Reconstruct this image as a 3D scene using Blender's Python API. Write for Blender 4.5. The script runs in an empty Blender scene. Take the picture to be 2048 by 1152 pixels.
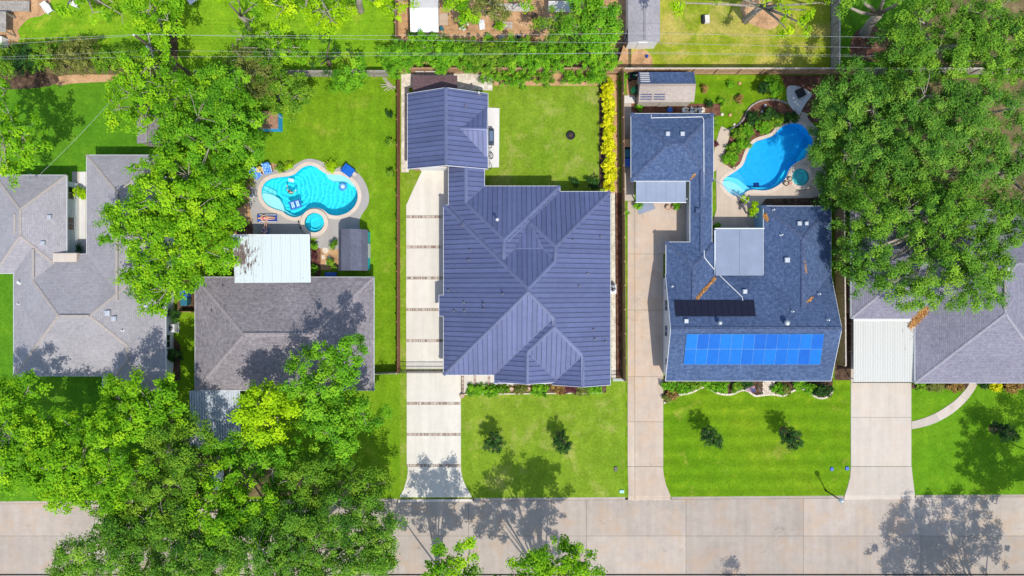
import bpy, bmesh, math, random
import numpy as np
from mathutils import Vector, Matrix
from mathutils.geometry import tessellate_polygon

# ------------------------------------------------------------------ camera, sky, sun, exposure
scene = bpy.context.scene
COL = scene.collection
CAM_H = 68.0            # drone height in metres, looking straight down
GS = 0.05               # metres on the ground for one unit of the site plan
cam_data = bpy.data.cameras.new('camera')
cam = bpy.data.objects.new('camera', cam_data)
COL.objects.link(cam)
cam.location = (0, 0, CAM_H)
cam.rotation_euler = (0, 0, 0)
cam_data.sensor_width = 36.0
cam_data.lens = 36.0 * CAM_H / (2048 * GS)
cam_data.clip_start = 0.5
cam_data.clip_end = 2000.0
scene.camera = cam

SUN_DIR = Vector((0.26, -0.52, 1.0)).normalized()
SUN_EL = math.asin(SUN_DIR.z)
SUN_AZ = math.atan2(SUN_DIR.x, SUN_DIR.y)
world = bpy.data.worlds.new('World')
scene.world = world
world.use_nodes = True
wnt = world.node_tree
wnt.nodes.clear()
w_out = wnt.nodes.new('ShaderNodeOutputWorld')
w_bg = wnt.nodes.new('ShaderNodeBackground')
w_sky = wnt.nodes.new('ShaderNodeTexSky')
w_sky.sky_type = 'NISHITA'
w_sky.sun_disc = False
w_sky.sun_elevation = SUN_EL
w_sky.sun_rotation = SUN_AZ
w_sky.air_density = 1.0
w_sky.dust_density = 1.0
w_bg.inputs['Strength'].default_value = 0.15
wnt.links.new(w_sky.outputs[0], w_bg.inputs[0])
wnt.links.new(w_bg.outputs[0], w_out.inputs[0])
sun_data = bpy.data.lights.new('sun', 'SUN')
sun_data.energy = 2.8
sun_data.angle = math.radians(0.53)
sun_data.color = (1.0, 0.955, 0.87)
sun = bpy.data.objects.new('sun', sun_data)
COL.objects.link(sun)
sun.location = SUN_DIR * 120
sun.rotation_euler = SUN_DIR.to_track_quat('Z', 'Y').to_euler()
scene.view_settings.view_transform = 'Standard'
scene.view_settings.look = 'None'
scene.view_settings.exposure = 0.66
scene.view_settings.gamma = 1.0
scene.view_settings.use_curve_mapping = False
scene.cycles.max_bounces = 8
scene.cycles.transparent_max_bounces = 16
scene.cycles.use_denoising = True

# ------------------------------------------------------------------ helpers
rng = random.Random(7)

def P(px, py, z=0.0):
    """site-plan point as surveyed from the air -> world metres at height z"""
    k = (CAM_H - z) / CAM_H
    return Vector(((px - 1024) * GS * k, (576 - py) * GS * k, z))

ORG = {}

def _link(o, parent):
    COL.objects.link(o)
    org = Vector((0, 0, 0))
    if parent is not None:
        o.parent = parent
        org = ORG[parent.name]
    ORG[o.name] = org
    return org

def thing(name, label, cat, loc, group=None, rz=0.0):
    o = bpy.data.objects.new(name, None)
    COL.objects.link(o)
    o.empty_display_size = 0.3
    o.location = loc
    o.rotation_euler = (0, 0, rz)
    o['label'] = label
    o['category'] = cat
    if group:
        o['group'] = group
    ORG[o.name] = Vector(loc)
    return o

def tag(o, label=None, cat=None, group=None, kind=None):
    if label: o['label'] = label
    if cat: o['category'] = cat
    if group: o['group'] = group
    if kind: o['kind'] = kind
    return o

class MB:
    """collects shapes and builds ONE mesh object"""
    def __init__(self):
        self.v = []; self.f = []; self.uv = {}
    def add(self, verts, faces):
        n = len(self.v)
        self.v.extend([tuple(p) for p in verts])
        self.f.extend([tuple(i + n for i in f) for f in faces])
        return n
    def box(self, c, s, rz=0.0, rx=0.0, ry=0.0, taper=1.0):
        hx, hy, hz = s[0]/2, s[1]/2, s[2]/2
        M = Matrix.Translation(c) @ Matrix.Rotation(rz, 4, 'Z') @ Matrix.Rotation(ry, 4, 'Y') @ Matrix.Rotation(rx, 4, 'X')
        vs = []
        for z in (-hz, hz):
            t = taper if z > 0 else 1.0
            for x, y in ((-hx*t, -hy*t), (hx*t, -hy*t), (hx*t, hy*t), (-hx*t, hy*t)):
                vs.append(M @ Vector((x, y, z)))
        self.add(vs, [(0,3,2,1), (4,5,6,7), (0,1,5,4), (1,2,6,5), (2,3,7,6), (3,0,4,7)])
        return self
    def cbox(self, c, s, rz=0.0, b=0.03):
        """box with chamfered top edges"""
        hx, hy, hz = s[0]/2, s[1]/2, s[2]/2
        M = Matrix.Translation(c) @ Matrix.Rotation(rz, 4, 'Z')
        vs = []
        for z, d in ((-hz, 0), (hz-b, 0), (hz, b)):
            for x, y in ((-hx+d, -hy+d), (hx-d, -hy+d), (hx-d, hy-d), (-hx+d, hy-d)):
                vs.append(M @ Vector((x, y, z)))
        fs = [(0,3,2,1), (8,9,10,11)]
        for k in (0, 4):
            for i in range(4):
                j = (i+1) % 4
                fs.append((k+i, k+j, k+4+j, k+4+i))
        self.add(vs, fs)
        return self
    def cyl(self, c, r, h, n=12, r2=None, cap=True):
        r2 = r if r2 is None else r2
        vs = []
        for z, rr in ((0, r), (h, r2)):
            for i in range(n):
                a = 2*math.pi*i/n
                vs.append((c[0]+rr*math.cos(a), c[1]+rr*math.sin(a), c[2]+z))
        fs = [(i, (i+1) % n, n+(i+1) % n, n+i) for i in range(n)]
        if cap:
            fs.append(tuple(range(n-1, -1, -1))); fs.append(tuple(range(n, 2*n)))
        self.add(vs, fs)
        return self
    def lathe(self, c, prof, n=14, rz=0):
        """prof: list of (r, z)"""
        vs = []
        for r, z in prof:
            for i in range(n):
                a = 2*math.pi*i/n
                vs.append((c[0]+r*math.cos(a), c[1]+r*math.sin(a), c[2]+z))
        fs = []
        for k in range(len(prof)-1):
            for i in range(n):
                j = (i+1) % n
                fs.append((k*n+i, k*n+j, (k+1)*n+j, (k+1)*n+i))
        fs.append(tuple(range(n-1, -1, -1)))
        m = (len(prof)-1)*n
        fs.append(tuple(range(m, m+n)))
        self.add(vs, fs)
        return self
    def tube(self, pts, rad, n=6, cap=True):
        pts = [Vector(p) for p in pts]
        if not isinstance(rad, (list, tuple)):
            rad = [rad]*len(pts)
        vs = []
        for i, p in enumerate(pts):
            d = (pts[min(i+1, len(pts)-1)] - pts[max(i-1, 0)])
            if d.length < 1e-6: d = Vector((0, 0, 1))
            d.normalize()
            a = d.orthogonal().normalized() if abs(d.z) > 0.95 else d.cross(Vector((0, 0, 1))).normalized()
            b = d.cross(a)
            for k in range(n):
                t = 2*math.pi*k/n
                vs.append(p + (a*math.cos(t) + b*math.sin(t))*rad[i])
        fs = []
        for i in range(len(pts)-1):
            for k in range(n):
                j = (k+1) % n
                fs.append((i*n+k, i*n+j, (i+1)*n+j, (i+1)*n+k))
        if cap:
            fs.append(tuple(range(n-1, -1, -1)))
            m = (len(pts)-1)*n
            fs.append(tuple(range(m, m+n)))
        self.add(vs, fs)
        return self
    def sheet(self, outer, z, holes=()):
        """flat polygon (xy points), optional holes; z number or function"""
        zf = z if callable(z) else (lambda x, y: z)
        loops = [[Vector((p[0], p[1], 0)) for p in outer]] + [[Vector((p[0], p[1], 0)) for p in h] for h in holes]
        tris = tessellate_polygon(loops)
        flat = [p for l in loops for p in l]
        vs = [(p.x, p.y, zf(p.x, p.y)) for p in flat]
        fs = []
        for a, b, c in tris:
            n = (flat[b]-flat[a]).cross(flat[c]-flat[a]).z
            fs.append((a, b, c) if n > 0 else (a, c, b))
        self.add(vs, fs)
        return self
    def prism(self, outer, z0, z1, holes=(), bottom=False):
        """sheet on top with vertical sides; z1 may be function"""
        zf = z1 if callable(z1) else (lambda x, y: z1)
        self.sheet(outer, z1, holes)
        for loop in [outer] + list(holes):
            n = len(loop)
            vs = [(p[0], p[1], z0) for p in loop] + [(p[0], p[1], zf(p[0], p[1])) for p in loop]
            self.add(vs, [(i, (i+1) % n, n+(i+1) % n, n+i) for i in range(n)])
        if bottom:
            self.sheet(outer, z0, holes)
        return self
    def slab(self, poly, up, thick):
        """planar 3d polygon extruded down along -up by thick"""
        n = len(poly)
        top = [Vector(p) for p in poly]
        bot = [p - Vector(up)*thick for p in top]
        self.add(top+bot, [tuple(range(n)), tuple(range(2*n-1, n-1, -1))] + [(i, n+i, n+(i+1) % n, (i+1) % n) for i in range(n)])
        return self
    def mesh(self, name):
        me = bpy.data.meshes.new(name)
        me.from_pydata(self.v, [], self.f)
        return me
    def build(self, name, mat, parent=None, smooth=False, fix=True):
        org = ORG[parent.name] if parent is not None else Vector((0, 0, 0))
        me = bpy.data.meshes.new(name)
        if org.length > 0:
            vs = [(p[0]-org.x, p[1]-org.y, p[2]-org.z) for p in self.v]
        else:
            vs = self.v
        me.from_pydata(vs, [], self.f)
        if fix:
            bm = bmesh.new(); bm.from_mesh(me)
            bmesh.ops.recalc_face_normals(bm, faces=bm.faces)
            bm.to_mesh(me); bm.free()
        if smooth:
            me.shade_smooth()
        for m in (mat if isinstance(mat, (list, tuple)) else [mat]):
            me.materials.append(m)
        o = bpy.data.objects.new(name, me)
        _link(o, parent)
        return o

def solo(name, mb, mat, label, cat, group=None, kind=None, smooth=False, base=None):
    """a thing that is one mesh; its origin is set at its base"""
    if base is None:
        xs = [p[0] for p in mb.v]; ys = [p[1] for p in mb.v]; zs = [p[2] for p in mb.v]
        base = ((min(xs)+max(xs))/2, (min(ys)+max(ys))/2, min(zs))
    b = Vector(base)
    mb.v = [(p[0]-b.x, p[1]-b.y, p[2]-b.z) for p in mb.v]
    o = mb.build(name, mat, None, smooth)
    o.location = b
    ORG[o.name] = b
    return tag(o, label, cat, group, kind)

def structure(name, mb, mat, parent=None):
    o = mb.build(name, mat, parent, fix=False)
    if parent is None:
        o['kind'] = 'structure'
    return o

def copy_tree(o, parent=None):
    c = o.copy()
    COL.objects.link(c)
    c.parent = parent
    ORG[c.name] = ORG.get(o.name, Vector((0, 0, 0)))
    for ch in list(o.children):
        copy_tree(ch, c)
    return c

def smooth_loop(pts, n=6, closed=True):
    """Catmull-Rom through plan points"""
    out = []
    m = len(pts)
    rngi = range(m) if closed else range(m-1)
    for i in rngi:
        if closed:
            p0, p1, p2, p3 = pts[i-1], pts[i], pts[(i+1) % m], pts[(i+2) % m]
        else:
            p0, p1, p2, p3 = pts[max(i-1, 0)], pts[i], pts[i+1], pts[min(i+2, m-1)]
        for k in range(n):
            t = k/n
            q = []
            for d in (0, 1):
                q.append(0.5*((2*p1[d]) + (-p0[d]+p2[d])*t + (2*p0[d]-5*p1[d]+4*p2[d]-p3[d])*t*t + (-p0[d]+3*p1[d]-3*p2[d]+p3[d])*t**3))
            out.append(tuple(q))
    if not closed:
        out.append(tuple(pts[-1][:2]))
    return out

def area2(l):
    return sum(l[i-1][0]*l[i][1]-l[i][0]*l[i-1][1] for i in range(len(l)))

def offset_loop(l, d):
    """offset closed loop outwards by d (approx)"""
    s = 1 if area2(l) > 0 else -1
    n = len(l); out = []
    for i in range(n):
        a = Vector(l[i-1]).to_2d(); b = Vector(l[i]).to_2d(); c = Vector(l[(i+1) % n]).to_2d()
        t = (c-a)
        if t.length < 1e-9: t = Vector((1, 0))
        t.normalize()
        out.append((b.x + s*t.y*d, b.y - s*t.x*d))
    return out

def G(pts, z=0.0):
    return [tuple(P(x, y, z)[:2]) for x, y in pts]

def circ(cx, cy, r, n=32):
    return [(cx+r*math.cos(2*math.pi*i/n), cy+r*math.sin(2*math.pi*i/n)) for i in range(n)]

# ------------------------------------------------------------------ materials
MATS = {}

class NT:
    def __init__(self, name):
        self.m = bpy.data.materials.new(name)
        self.m.use_nodes = True
        self.nt = self.m.node_tree
        self.b = self.nt.nodes['Principled BSDF']
        self.out = self.nt.nodes['Material Output']
        self._pos = None
        MATS[name] = self.m
    def n(self, t, **kw):
        nd = self.nt.nodes.new('ShaderNode'+t)
        for k, v in kw.items():
            if k in nd.inputs:
                nd.inputs[k].default_value = v
            else:
                setattr(nd, k, v)
        return nd
    def l(self, a, b):
        self.nt.links.new(a, b)
    @property
    def pos(self):
        if self._pos is None:
            self._pos = self.n('NewGeometry').outputs['Position']
        return self._pos
    def noise(self, scale, detail=4, rough=0.6, vec=None, dist=0.0):
        nd = self.n('TexNoise')
        nd.inputs['Scale'].default_value = scale
        nd.inputs['Detail'].default_value = detail
        nd.inputs['Roughness'].default_value = rough
        nd.inputs['Distortion'].default_value = dist
        self.l(self.pos if vec is None else vec, nd.inputs['Vector'])
        return nd.outputs['Fac']
    def mapv(self, sx, sy, sz, vec=None, rz=0):
        nd = self.n('Mapping')
        nd.inputs['Scale'].default_value = (sx, sy, sz)
        nd.inputs['Rotation'].default_value = (0, 0, rz)
        self.l(self.pos if vec is None else vec, nd.inputs['Vector'])
        return nd.outputs[0]
    def ramp(self, fac, stops, interp='LINEAR'):
        nd = self.n('ValToRGB')
        cr = nd.color_ramp
        cr.interpolation = interp
        while len(cr.elements) < len(stops):
            cr.elements.new(0.5)
        for e, (p, c) in zip(cr.elements, stops):
            e.position = p
            e.color = (c[0], c[1], c[2], 1) if isinstance(c, (tuple, list)) else (c, c, c, 1)
        self.l(fac, nd.inputs[0])
        return nd.outputs[0]
    def mix(self, fac, a, b, mode='MIX'):
        nd = self.n('MixRGB')
        nd.blend_type = mode
        for i, v in enumerate((fac, a, b)):
            if isinstance(v, (int, float)):
                nd.inputs[i].default_value = v if i == 0 else (v, v, v, 1)
            elif isinstance(v, (tuple, list)):
                nd.inputs[i].default_value = (v[0], v[1], v[2], 1)
            else:
                self.l(v, nd.inputs[i])
        return nd.outputs[0]
    def math(self, op, a, b=0.0):
        nd = self.n('Math'); nd.operation = op
        for i, v in enumerate((a, b)):
            if isinstance(v, (int, float)): nd.inputs[i].default_value = v
            else: self.l(v, nd.inputs[i])
        return nd.outputs[0]
    def bump(self, h, strength=0.3, dist=0.02):
        nd = self.n('Bump')
        nd.inputs['Strength'].default_value = strength
        nd.inputs['Distance'].default_value = dist
        self.l(h, nd.inputs['Height'])
        self.l(nd.outputs[0], self.b.inputs['Normal'])
    def col(self, c):
        if isinstance(c, (tuple, list)):
            self.b.inputs['Base Color'].default_value = (c[0], c[1], c[2], 1)
        else:
            self.l(c, self.b.inputs['Base Color'])
    def rough(self, r, spec=0.3, metal=0.0):
        self.b.inputs['Roughness'].default_value = r
        self.b.inputs['Specular IOR Level'].default_value = spec
        self.b.inputs['Metallic'].default_value = metal

def M_plain(name, c, rough=0.6, spec=0.3, metal=0.0, var=0.15, scale=3.0):
    if name in MATS: return MATS[name]
    t = NT(name)
    n1 = t.noise(scale, 5, 0.65)
    d = [max(0, x*(1-var)) for x in c]; u = [min(1, x*(1+var)) for x in c]
    t.col(t.ramp(n1, [(0.3, d), (0.7, u)]))
    t.rough(rough, spec, metal)
    return t.m

def M_concrete(name, c, stain=0.25, dark=0.5, mottle=0.18, warm=0.0):
    t = NT(name)
    big = t.noise(0.22, 5, 0.6); mid = t.noise(1.3, 6, 0.7); fine = t.noise(14, 3, 0.6)
    streak = t.noise(1.0, 4, 0.6, vec=t.mapv(1.6, 0.12, 1))
    a = [x*(1-stain) for x in c]; b = [min(1, x*1.08) for x in c]
    c1 = t.ramp(big, [(0.35, a), (0.55, c), (0.7, b)])
    c2 = t.mix(0.5, c1, t.ramp(mid, [(0.32, [x*(1-mottle) for x in c]), (0.68, [min(1, x*(1+mottle*0.5)) for x in c])]))
    c2 = t.mix(0.35, c2, t.ramp(streak, [(0.35, [x*0.75 for x in c]), (0.65, b)]))
    c3 = t.mix(0.18, c2, t.ramp(fine, [(0.3, [x*0.6 for x in c]), (0.7, b)]))
    oil = t.noise(0.9, 3, 0.5)
    c4 = t.mix(t.math('MULTIPLY', t.ramp(oil, [(0.66, 0.0), (0.78, 1.0)]), dark), c3, [x*0.55 for x in c])
    if warm > 0:
        wz = t.noise(0.45, 5, 0.7, None, 0.6)
        c4 = t.mix(t.math('MULTIPLY', t.ramp(wz, [(0.48, 0.0), (0.66, 1.0)]), warm), c4, (c[0]*0.98, c[1]*0.84, c[2]*0.70))
    vo = t.n('TexVoronoi'); vo.feature = 'DISTANCE_TO_EDGE'; vo.inputs['Scale'].default_value = 0.16
    wv = t.n('VectorMath'); wv.operation = 'ADD'
    nz = t.n('TexNoise'); nz.inputs['Scale'].default_value = 0.9; nz.inputs['Detail'].default_value = 5; t.l(t.pos, nz.inputs['Vector'])
    sc_ = t.n('VectorMath'); sc_.operation = 'SCALE'; sc_.inputs['Scale'].default_value = 3.0
    t.l(nz.outputs['Color'], sc_.inputs[0]); t.l(t.pos, wv.inputs[0]); t.l(sc_.outputs[0], wv.inputs[1]); t.l(wv.outputs[0], vo.inputs['Vector'])
    crack = t.math('MULTIPLY', t.ramp(vo.outputs['Distance'], [(0.0, 1.0), (0.0055, 0.0)]), t.ramp(t.noise(0.12, 2, 0.5), [(0.55, 0.0), (0.66, 1.0)]))
    c4 = t.mix(t.math('MULTIPLY', crack, dark), c4, [x*0.5 for x in c])
    drip = t.noise(2.6, 2, 0.5)
    c4 = t.mix(t.math('MULTIPLY', t.ramp(drip, [(0.74, 0.0), (0.8, 1.0)]), dark*0.8), c4, [x*0.4 for x in c])
    t.col(c4); t.rough(0.9, 0.15)
    t.bump(fine, 0.15, 0.01)
    return t.m

def M_grass(name, base, warm, dry, stripe=0.0, dryness=0.55, seed=0.0, stripe_dir='Y'):
    """lawn: base green, warm green patches, dry straw patches, mowing bands"""
    t = NT(name)
    kg = (0.96, 1.0, 1.0)
    base, warm, dry = [[x*k for x, k in zip(c_, kg)] for c_ in (base, warm, dry)]
    off = t.n('Mapping'); off.inputs['Location'].default_value = (seed, seed*1.7, 0)
    t.l(t.pos, off.inputs['Vector']); v = off.outputs[0]
    big = t.noise(0.16, 4, 0.6, v); mid = t.noise(0.75, 5, 0.65, v); fine = t.noise(5.0, 4, 0.75, v); blade = t.noise(24.0, 2, 0.7, v)
    dk = [x*0.62 for x in base]
    c = t.ramp(big, [(0.3, base), (0.55, [(x+y)/2 for x, y in zip(base, warm)]), (0.72, warm)])
    c = t.mix(0.5, c, t.ramp(mid, [(0.32, dk), (0.55, base), (0.72, warm)]))
    if stripe > 0:
        sep = t.n('SeparateXYZ'); t.l(t.pos, sep.inputs[0])
        wob = t.math('MULTIPLY', t.noise(0.5, 3, 0.5), 0.8)
        s = t.math('SINE', t.math('MULTIPLY', t.math('ADD', sep.outputs['Y' if stripe_dir == 'Y' else 'X'], wob), 2*math.pi/1.45))
        c = t.mix(t.math('MULTIPLY', t.math('ADD', t.math('MULTIPLY', s, 0.5), 0.5), stripe), c, dk)
    dr = t.noise(0.33, 6, 0.7, v, 0.4)
    c = t.mix(t.math('MULTIPLY', t.ramp(dr, [(dryness, 0.0), (dryness+0.16, 1.0)]), 0.55), c, dry)
    c = t.mix(0.55, c, t.mix(1.0, c, t.ramp(fine, [(0.3, 0.5), (0.5, 0.95), (0.7, 1.4)]), 'MULTIPLY'))
    c = t.mix(0.5, c, t.mix(1.0, c, t.ramp(blade, [(0.3, 0.5), (0.7, 1.5)]), 'MULTIPLY'))
    t.col(c); t.rough(0.95, 0.05)
    t.bump(t.math('ADD', fine, t.math('MULTIPLY', blade, 0.6)), 0.6, 0.05)
    return t.m

def M_soil(name, a, b, c, scale=1.5):
    t = NT(name)
    n1 = t.noise(scale, 6, 0.7); n2 = t.noise(scale*9, 4, 0.75)
    x = t.ramp(n1, [(0.3, a), (0.52, b), (0.72, c)])
    x = t.mix(0.6, x, t.mix(1.0, x, t.ramp(n2, [(0.3, 0.45), (0.7, 1.5)]), 'MULTIPLY'))
    t.col(x); t.rough(0.95, 0.1); t.bump(n2, 0.8, 0.05)
    return t.m

def M_shingle(name, a, b, c, mortar=0.5, tab=(0.32, 0.15), blotch=0.3):
    """asphalt shingles laid in courses (uv: metres along the eave / up the slope)"""
    t = NT(name)
    uv = t.n('UVMap'); uv.uv_map = 'roof'
    br = t.n('TexBrick')
    br.inputs['Scale'].default_value = 1.0
    br.inputs['Brick Width'].default_value = tab[0]
    br.inputs['Row Height'].default_value = tab[1]
    br.inputs['Mortar Size'].default_value = 0.014
    br.inputs['Mortar Smooth'].default_value = 0.3
    br.inputs['Bias'].default_value = 0.0
    br.inputs['Color1'].default_value = (*a, 1); br.inputs['Color2'].default_value = (*b, 1)
    br.inputs['Mortar'].default_value = (*[x*mortar for x in a], 1)
    br.offset = 0.37
    t.l(uv.outputs[0], br.inputs['Vector'])
    n0 = t.noise(0.35, 5, 0.6); n1 = t.noise(3.0, 4, 0.7, vec=uv.outputs[0]); n2 = t.noise(26, 3, 0.7)
    x = t.mix(0.45, br.outputs['Color'], t.ramp(n1, [(0.33, a), (0.5, b), (0.68, c)]))
    x = t.mix(blotch, x, t.mix(1.0, x, t.ramp(n0, [(0.3, 0.55), (0.7, 1.45)]), 'MULTIPLY'))
    x = t.mix(0.6, x, t.mix(1.0, x, t.ramp(n2, [(0.3, 0.6), (0.7, 1.4)]), 'MULTIPLY'))
    t.col(x); t.rough(0.9, 0.2)
    t.bump(t.math('ADD', br.outputs['Fac'], t.math('MULTIPLY', n2, -0.6)), -0.5, 0.02)
    return t.m

def M_leaf(name, dark, mid, light, transl=0.35):
    """leaves: colour varies from clump to clump and leaf to leaf ('tint' on the mesh)"""
    t = NT(name)
    at = t.n('Attribute'); at.attribute_name = 'tint'
    c = t.ramp(at.outputs['Fac'], [(0.0, dark), (0.5, mid), (1.0, light)])
    t.col(c); t.rough(0.75, 0.12)
    tr = t.n('BsdfTranslucent')
    t.l(t.mix(1.0, c, (1.25, 1.2, 0.6), 'MULTIPLY'), tr.inputs['Color'])
    mx = t.n('MixShader'); mx.inputs[0].default_value = transl
    t.l(t.b.outputs[0], mx.inputs[1]); t.l(tr.outputs[0], mx.inputs[2])
    t.l(mx.outputs[0], t.out.inputs['Surface'])
    return t.m
# ------------------------------------------------------------------ palette
m_road = M_concrete('road concrete', (0.405, 0.345, 0.29), 0.36, 0.8, 0.36, 0.75)
m_drive = M_concrete('pale driveway concrete', (0.58, 0.54, 0.465), 0.12, 0.22)
m_drive_tan = M_concrete('tan driveway concrete', (0.475, 0.385, 0.305), 0.32, 0.6, 0.34, 0.7)
m_drive_e = M_concrete('broom finished concrete', (0.49, 0.43, 0.365), 0.2, 0.35, 0.22, 0.3)
m_deck = M_concrete('grey pool deck', (0.36, 0.335, 0.31), 0.14, 0.3)
m_deck_d = M_concrete('cream pool deck', (0.50, 0.405, 0.32), 0.16, 0.3)
m_coping = M_plain('pale coping stone', (0.54, 0.445, 0.36), 0.8, 0.2, var=0.1, scale=2.5)
m_patio = M_concrete('white patio slab', (0.60, 0.585, 0.56), 0.06, 0.15)
m_joint = M_plain('dark joint sand', (0.10, 0.07, 0.05), 0.95, 0.05, var=0.4, scale=4)
m_gravel = M_soil('pale gravel', (0.38, 0.33, 0.27), (0.62, 0.56, 0.47), (0.78, 0.73, 0.65), 2.2)
m_mulch = M_soil('dark mulch', (0.035, 0.022, 0.016), (0.09, 0.055, 0.035), (0.20, 0.13, 0.08), 2.5)
m_redmulch = M_soil('red brown mulch', (0.07, 0.03, 0.02), (0.15, 0.07, 0.045), (0.26, 0.14, 0.09), 2.2)
m_dirt = M_soil('tan dirt', (0.26, 0.16, 0.08), (0.46, 0.27, 0.14), (0.55, 0.36, 0.20), 0.9)
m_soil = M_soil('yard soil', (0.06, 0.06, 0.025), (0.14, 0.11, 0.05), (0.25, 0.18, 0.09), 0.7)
m_far = M_grass('far ground', (0.07, 0.15, 0.02), (0.11, 0.2, 0.03), (0.25, 0.22, 0.1))
m_lawn_a = M_grass('lawn of the far left yard', (0.07, 0.2, 0.01), (0.15, 0.28, 0.014), (0.26, 0.27, 0.05), 0.0, 0.62, 3.1)
m_lawn_b = M_grass('lawn of the pool yard', (0.125, 0.25, 0.008), (0.225, 0.32, 0.016), (0.34, 0.33, 0.05), 0.18, 0.56, 11.0, 'X')
m_lawn_c = M_grass('lawn of the metal roofed house', (0.15, 0.25, 0.014), (0.265, 0.325, 0.032), (0.38, 0.34, 0.1), 0.12, 0.52, 23.0, 'X')
m_lawn_d = M_grass('striped front lawn', (0.11, 0.235, 0.006), (0.245, 0.31, 0.014), (0.36, 0.29, 0.06), 0.42, 0.56, 35.0, 'Y')
m_lawn_e = M_grass('lawn of the far right yard', (0.095, 0.235, 0.008), (0.19, 0.3, 0.014), (0.3, 0.29, 0.05), 0.12, 0.60, 47.0, 'X')
m_lawn_back = M_grass('bright back lawn', (0.135, 0.29, 0.01), (0.265, 0.385, 0.016), (0.46, 0.4, 0.05), 0.0, 0.57, 59.0)
m_lawn_dry = M_grass('yellowing back lawn', (0.19, 0.25, 0.014), (0.4, 0.38, 0.03), (0.55, 0.37, 0.13), 0.0, 0.46, 71.0)
m_white = M_plain('white paint', (0.64, 0.64, 0.63), 0.5, 0.3, var=0.05)
m_offwhite = M_plain('off white siding', (0.62, 0.66, 0.68), 0.7, 0.2, var=0.06)
m_brickwall = M_plain('pinkish brick wall', (0.42, 0.27, 0.20), 0.9, 0.1, var=0.2, scale=6)
m_darkmetal = M_plain('dark metal', (0.03, 0.03, 0.035), 0.45, 0.5, 0.3)
m_black = M_plain('black plastic', (0.012, 0.012, 0.014), 0.5, 0.4)
m_galv = M_plain('galvanised metal', (0.48, 0.50, 0.52), 0.4, 0.5, 0.6)
m_glass = M_plain('dark window glass', (0.02, 0.025, 0.03), 0.08, 0.6, var=0.05)
m_plaster_b = M_plain('turquoise pool plaster', (0.05, 0.82, 0.96), 0.7, 0.2, var=0.05)
m_plaster_pale = M_plain('pale aqua plaster', (0.66, 0.92, 0.94), 0.7, 0.2, var=0.04)
m_plaster_step = M_plain('aqua plaster steps', (0.30, 0.86, 0.92), 0.7, 0.2, var=0.04)
m_plaster_d = M_plain('blue pool plaster', (0.03, 0.56, 0.94), 0.7, 0.2, var=0.06)

def M_tint(name, stops, rough=0.8, spec=0.2):
    t = NT(name)
    at = t.n('Attribute'); at.attribute_name = 'tint'
    c = t.ramp(at.outputs['Fac'], stops)
    n1 = t.noise(9, 4, 0.7)
    t.col(t.mix(0.5, c, t.mix(1.0, c, t.ramp(n1, [(0.3, 0.6), (0.7, 1.4)]), 'MULTIPLY')))
    t.rough(rough, spec)
    return t.m
m_bandbrick = M_tint('band brick', [(0, (0.22, 0.15, 0.12)), (0.45, (0.37, 0.28, 0.23)), (1, (0.52, 0.46, 0.40))])

def M_water(name, tint):
    """clear refracting water; its waves are in the mesh, so sunlight really focuses on the floor"""
    t = NT(name)
    t.nt.nodes.remove(t.b)
    rf = t.n('BsdfRefraction'); gl = t.n('BsdfGlossy'); fr = t.n('Fresnel'); mx = t.n('MixShader')
    rf.inputs['IOR'].default_value = 1.33; rf.inputs['Roughness'].default_value = 0.0; rf.inputs['Color'].default_value = (*tint, 1)
    fr.inputs['IOR'].default_value = 1.33; gl.inputs['Roughness'].default_value = 0.03
    t.l(fr.outputs[0], mx.inputs[0]); t.l(rf.outputs[0], mx.inputs[1]); t.l(gl.outputs[0], mx.inputs[2])
    t.l(mx.outputs[0], t.out.inputs['Surface'])
    return t.m
m_water_b = M_water('turquoise pool water', (0.80, 0.99, 1.0))
m_water_d = M_water('deep blue pool water', (0.72, 0.96, 1.0))
sun_data.cycles.is_caustics_light = True

def in_loop(X, Y, lp):
    c = np.zeros(X.shape, bool)
    n = len(lp)
    for i in range(n):
        x1, y1 = lp[i-1]; x2, y2 = lp[i]
        if y1 == y2: continue
        k = ((y1 > Y) != (y2 > Y)) & (X < (x2-x1)*(Y-y1)/(y2-y1)+x1)
        c ^= k
    return c

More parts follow.
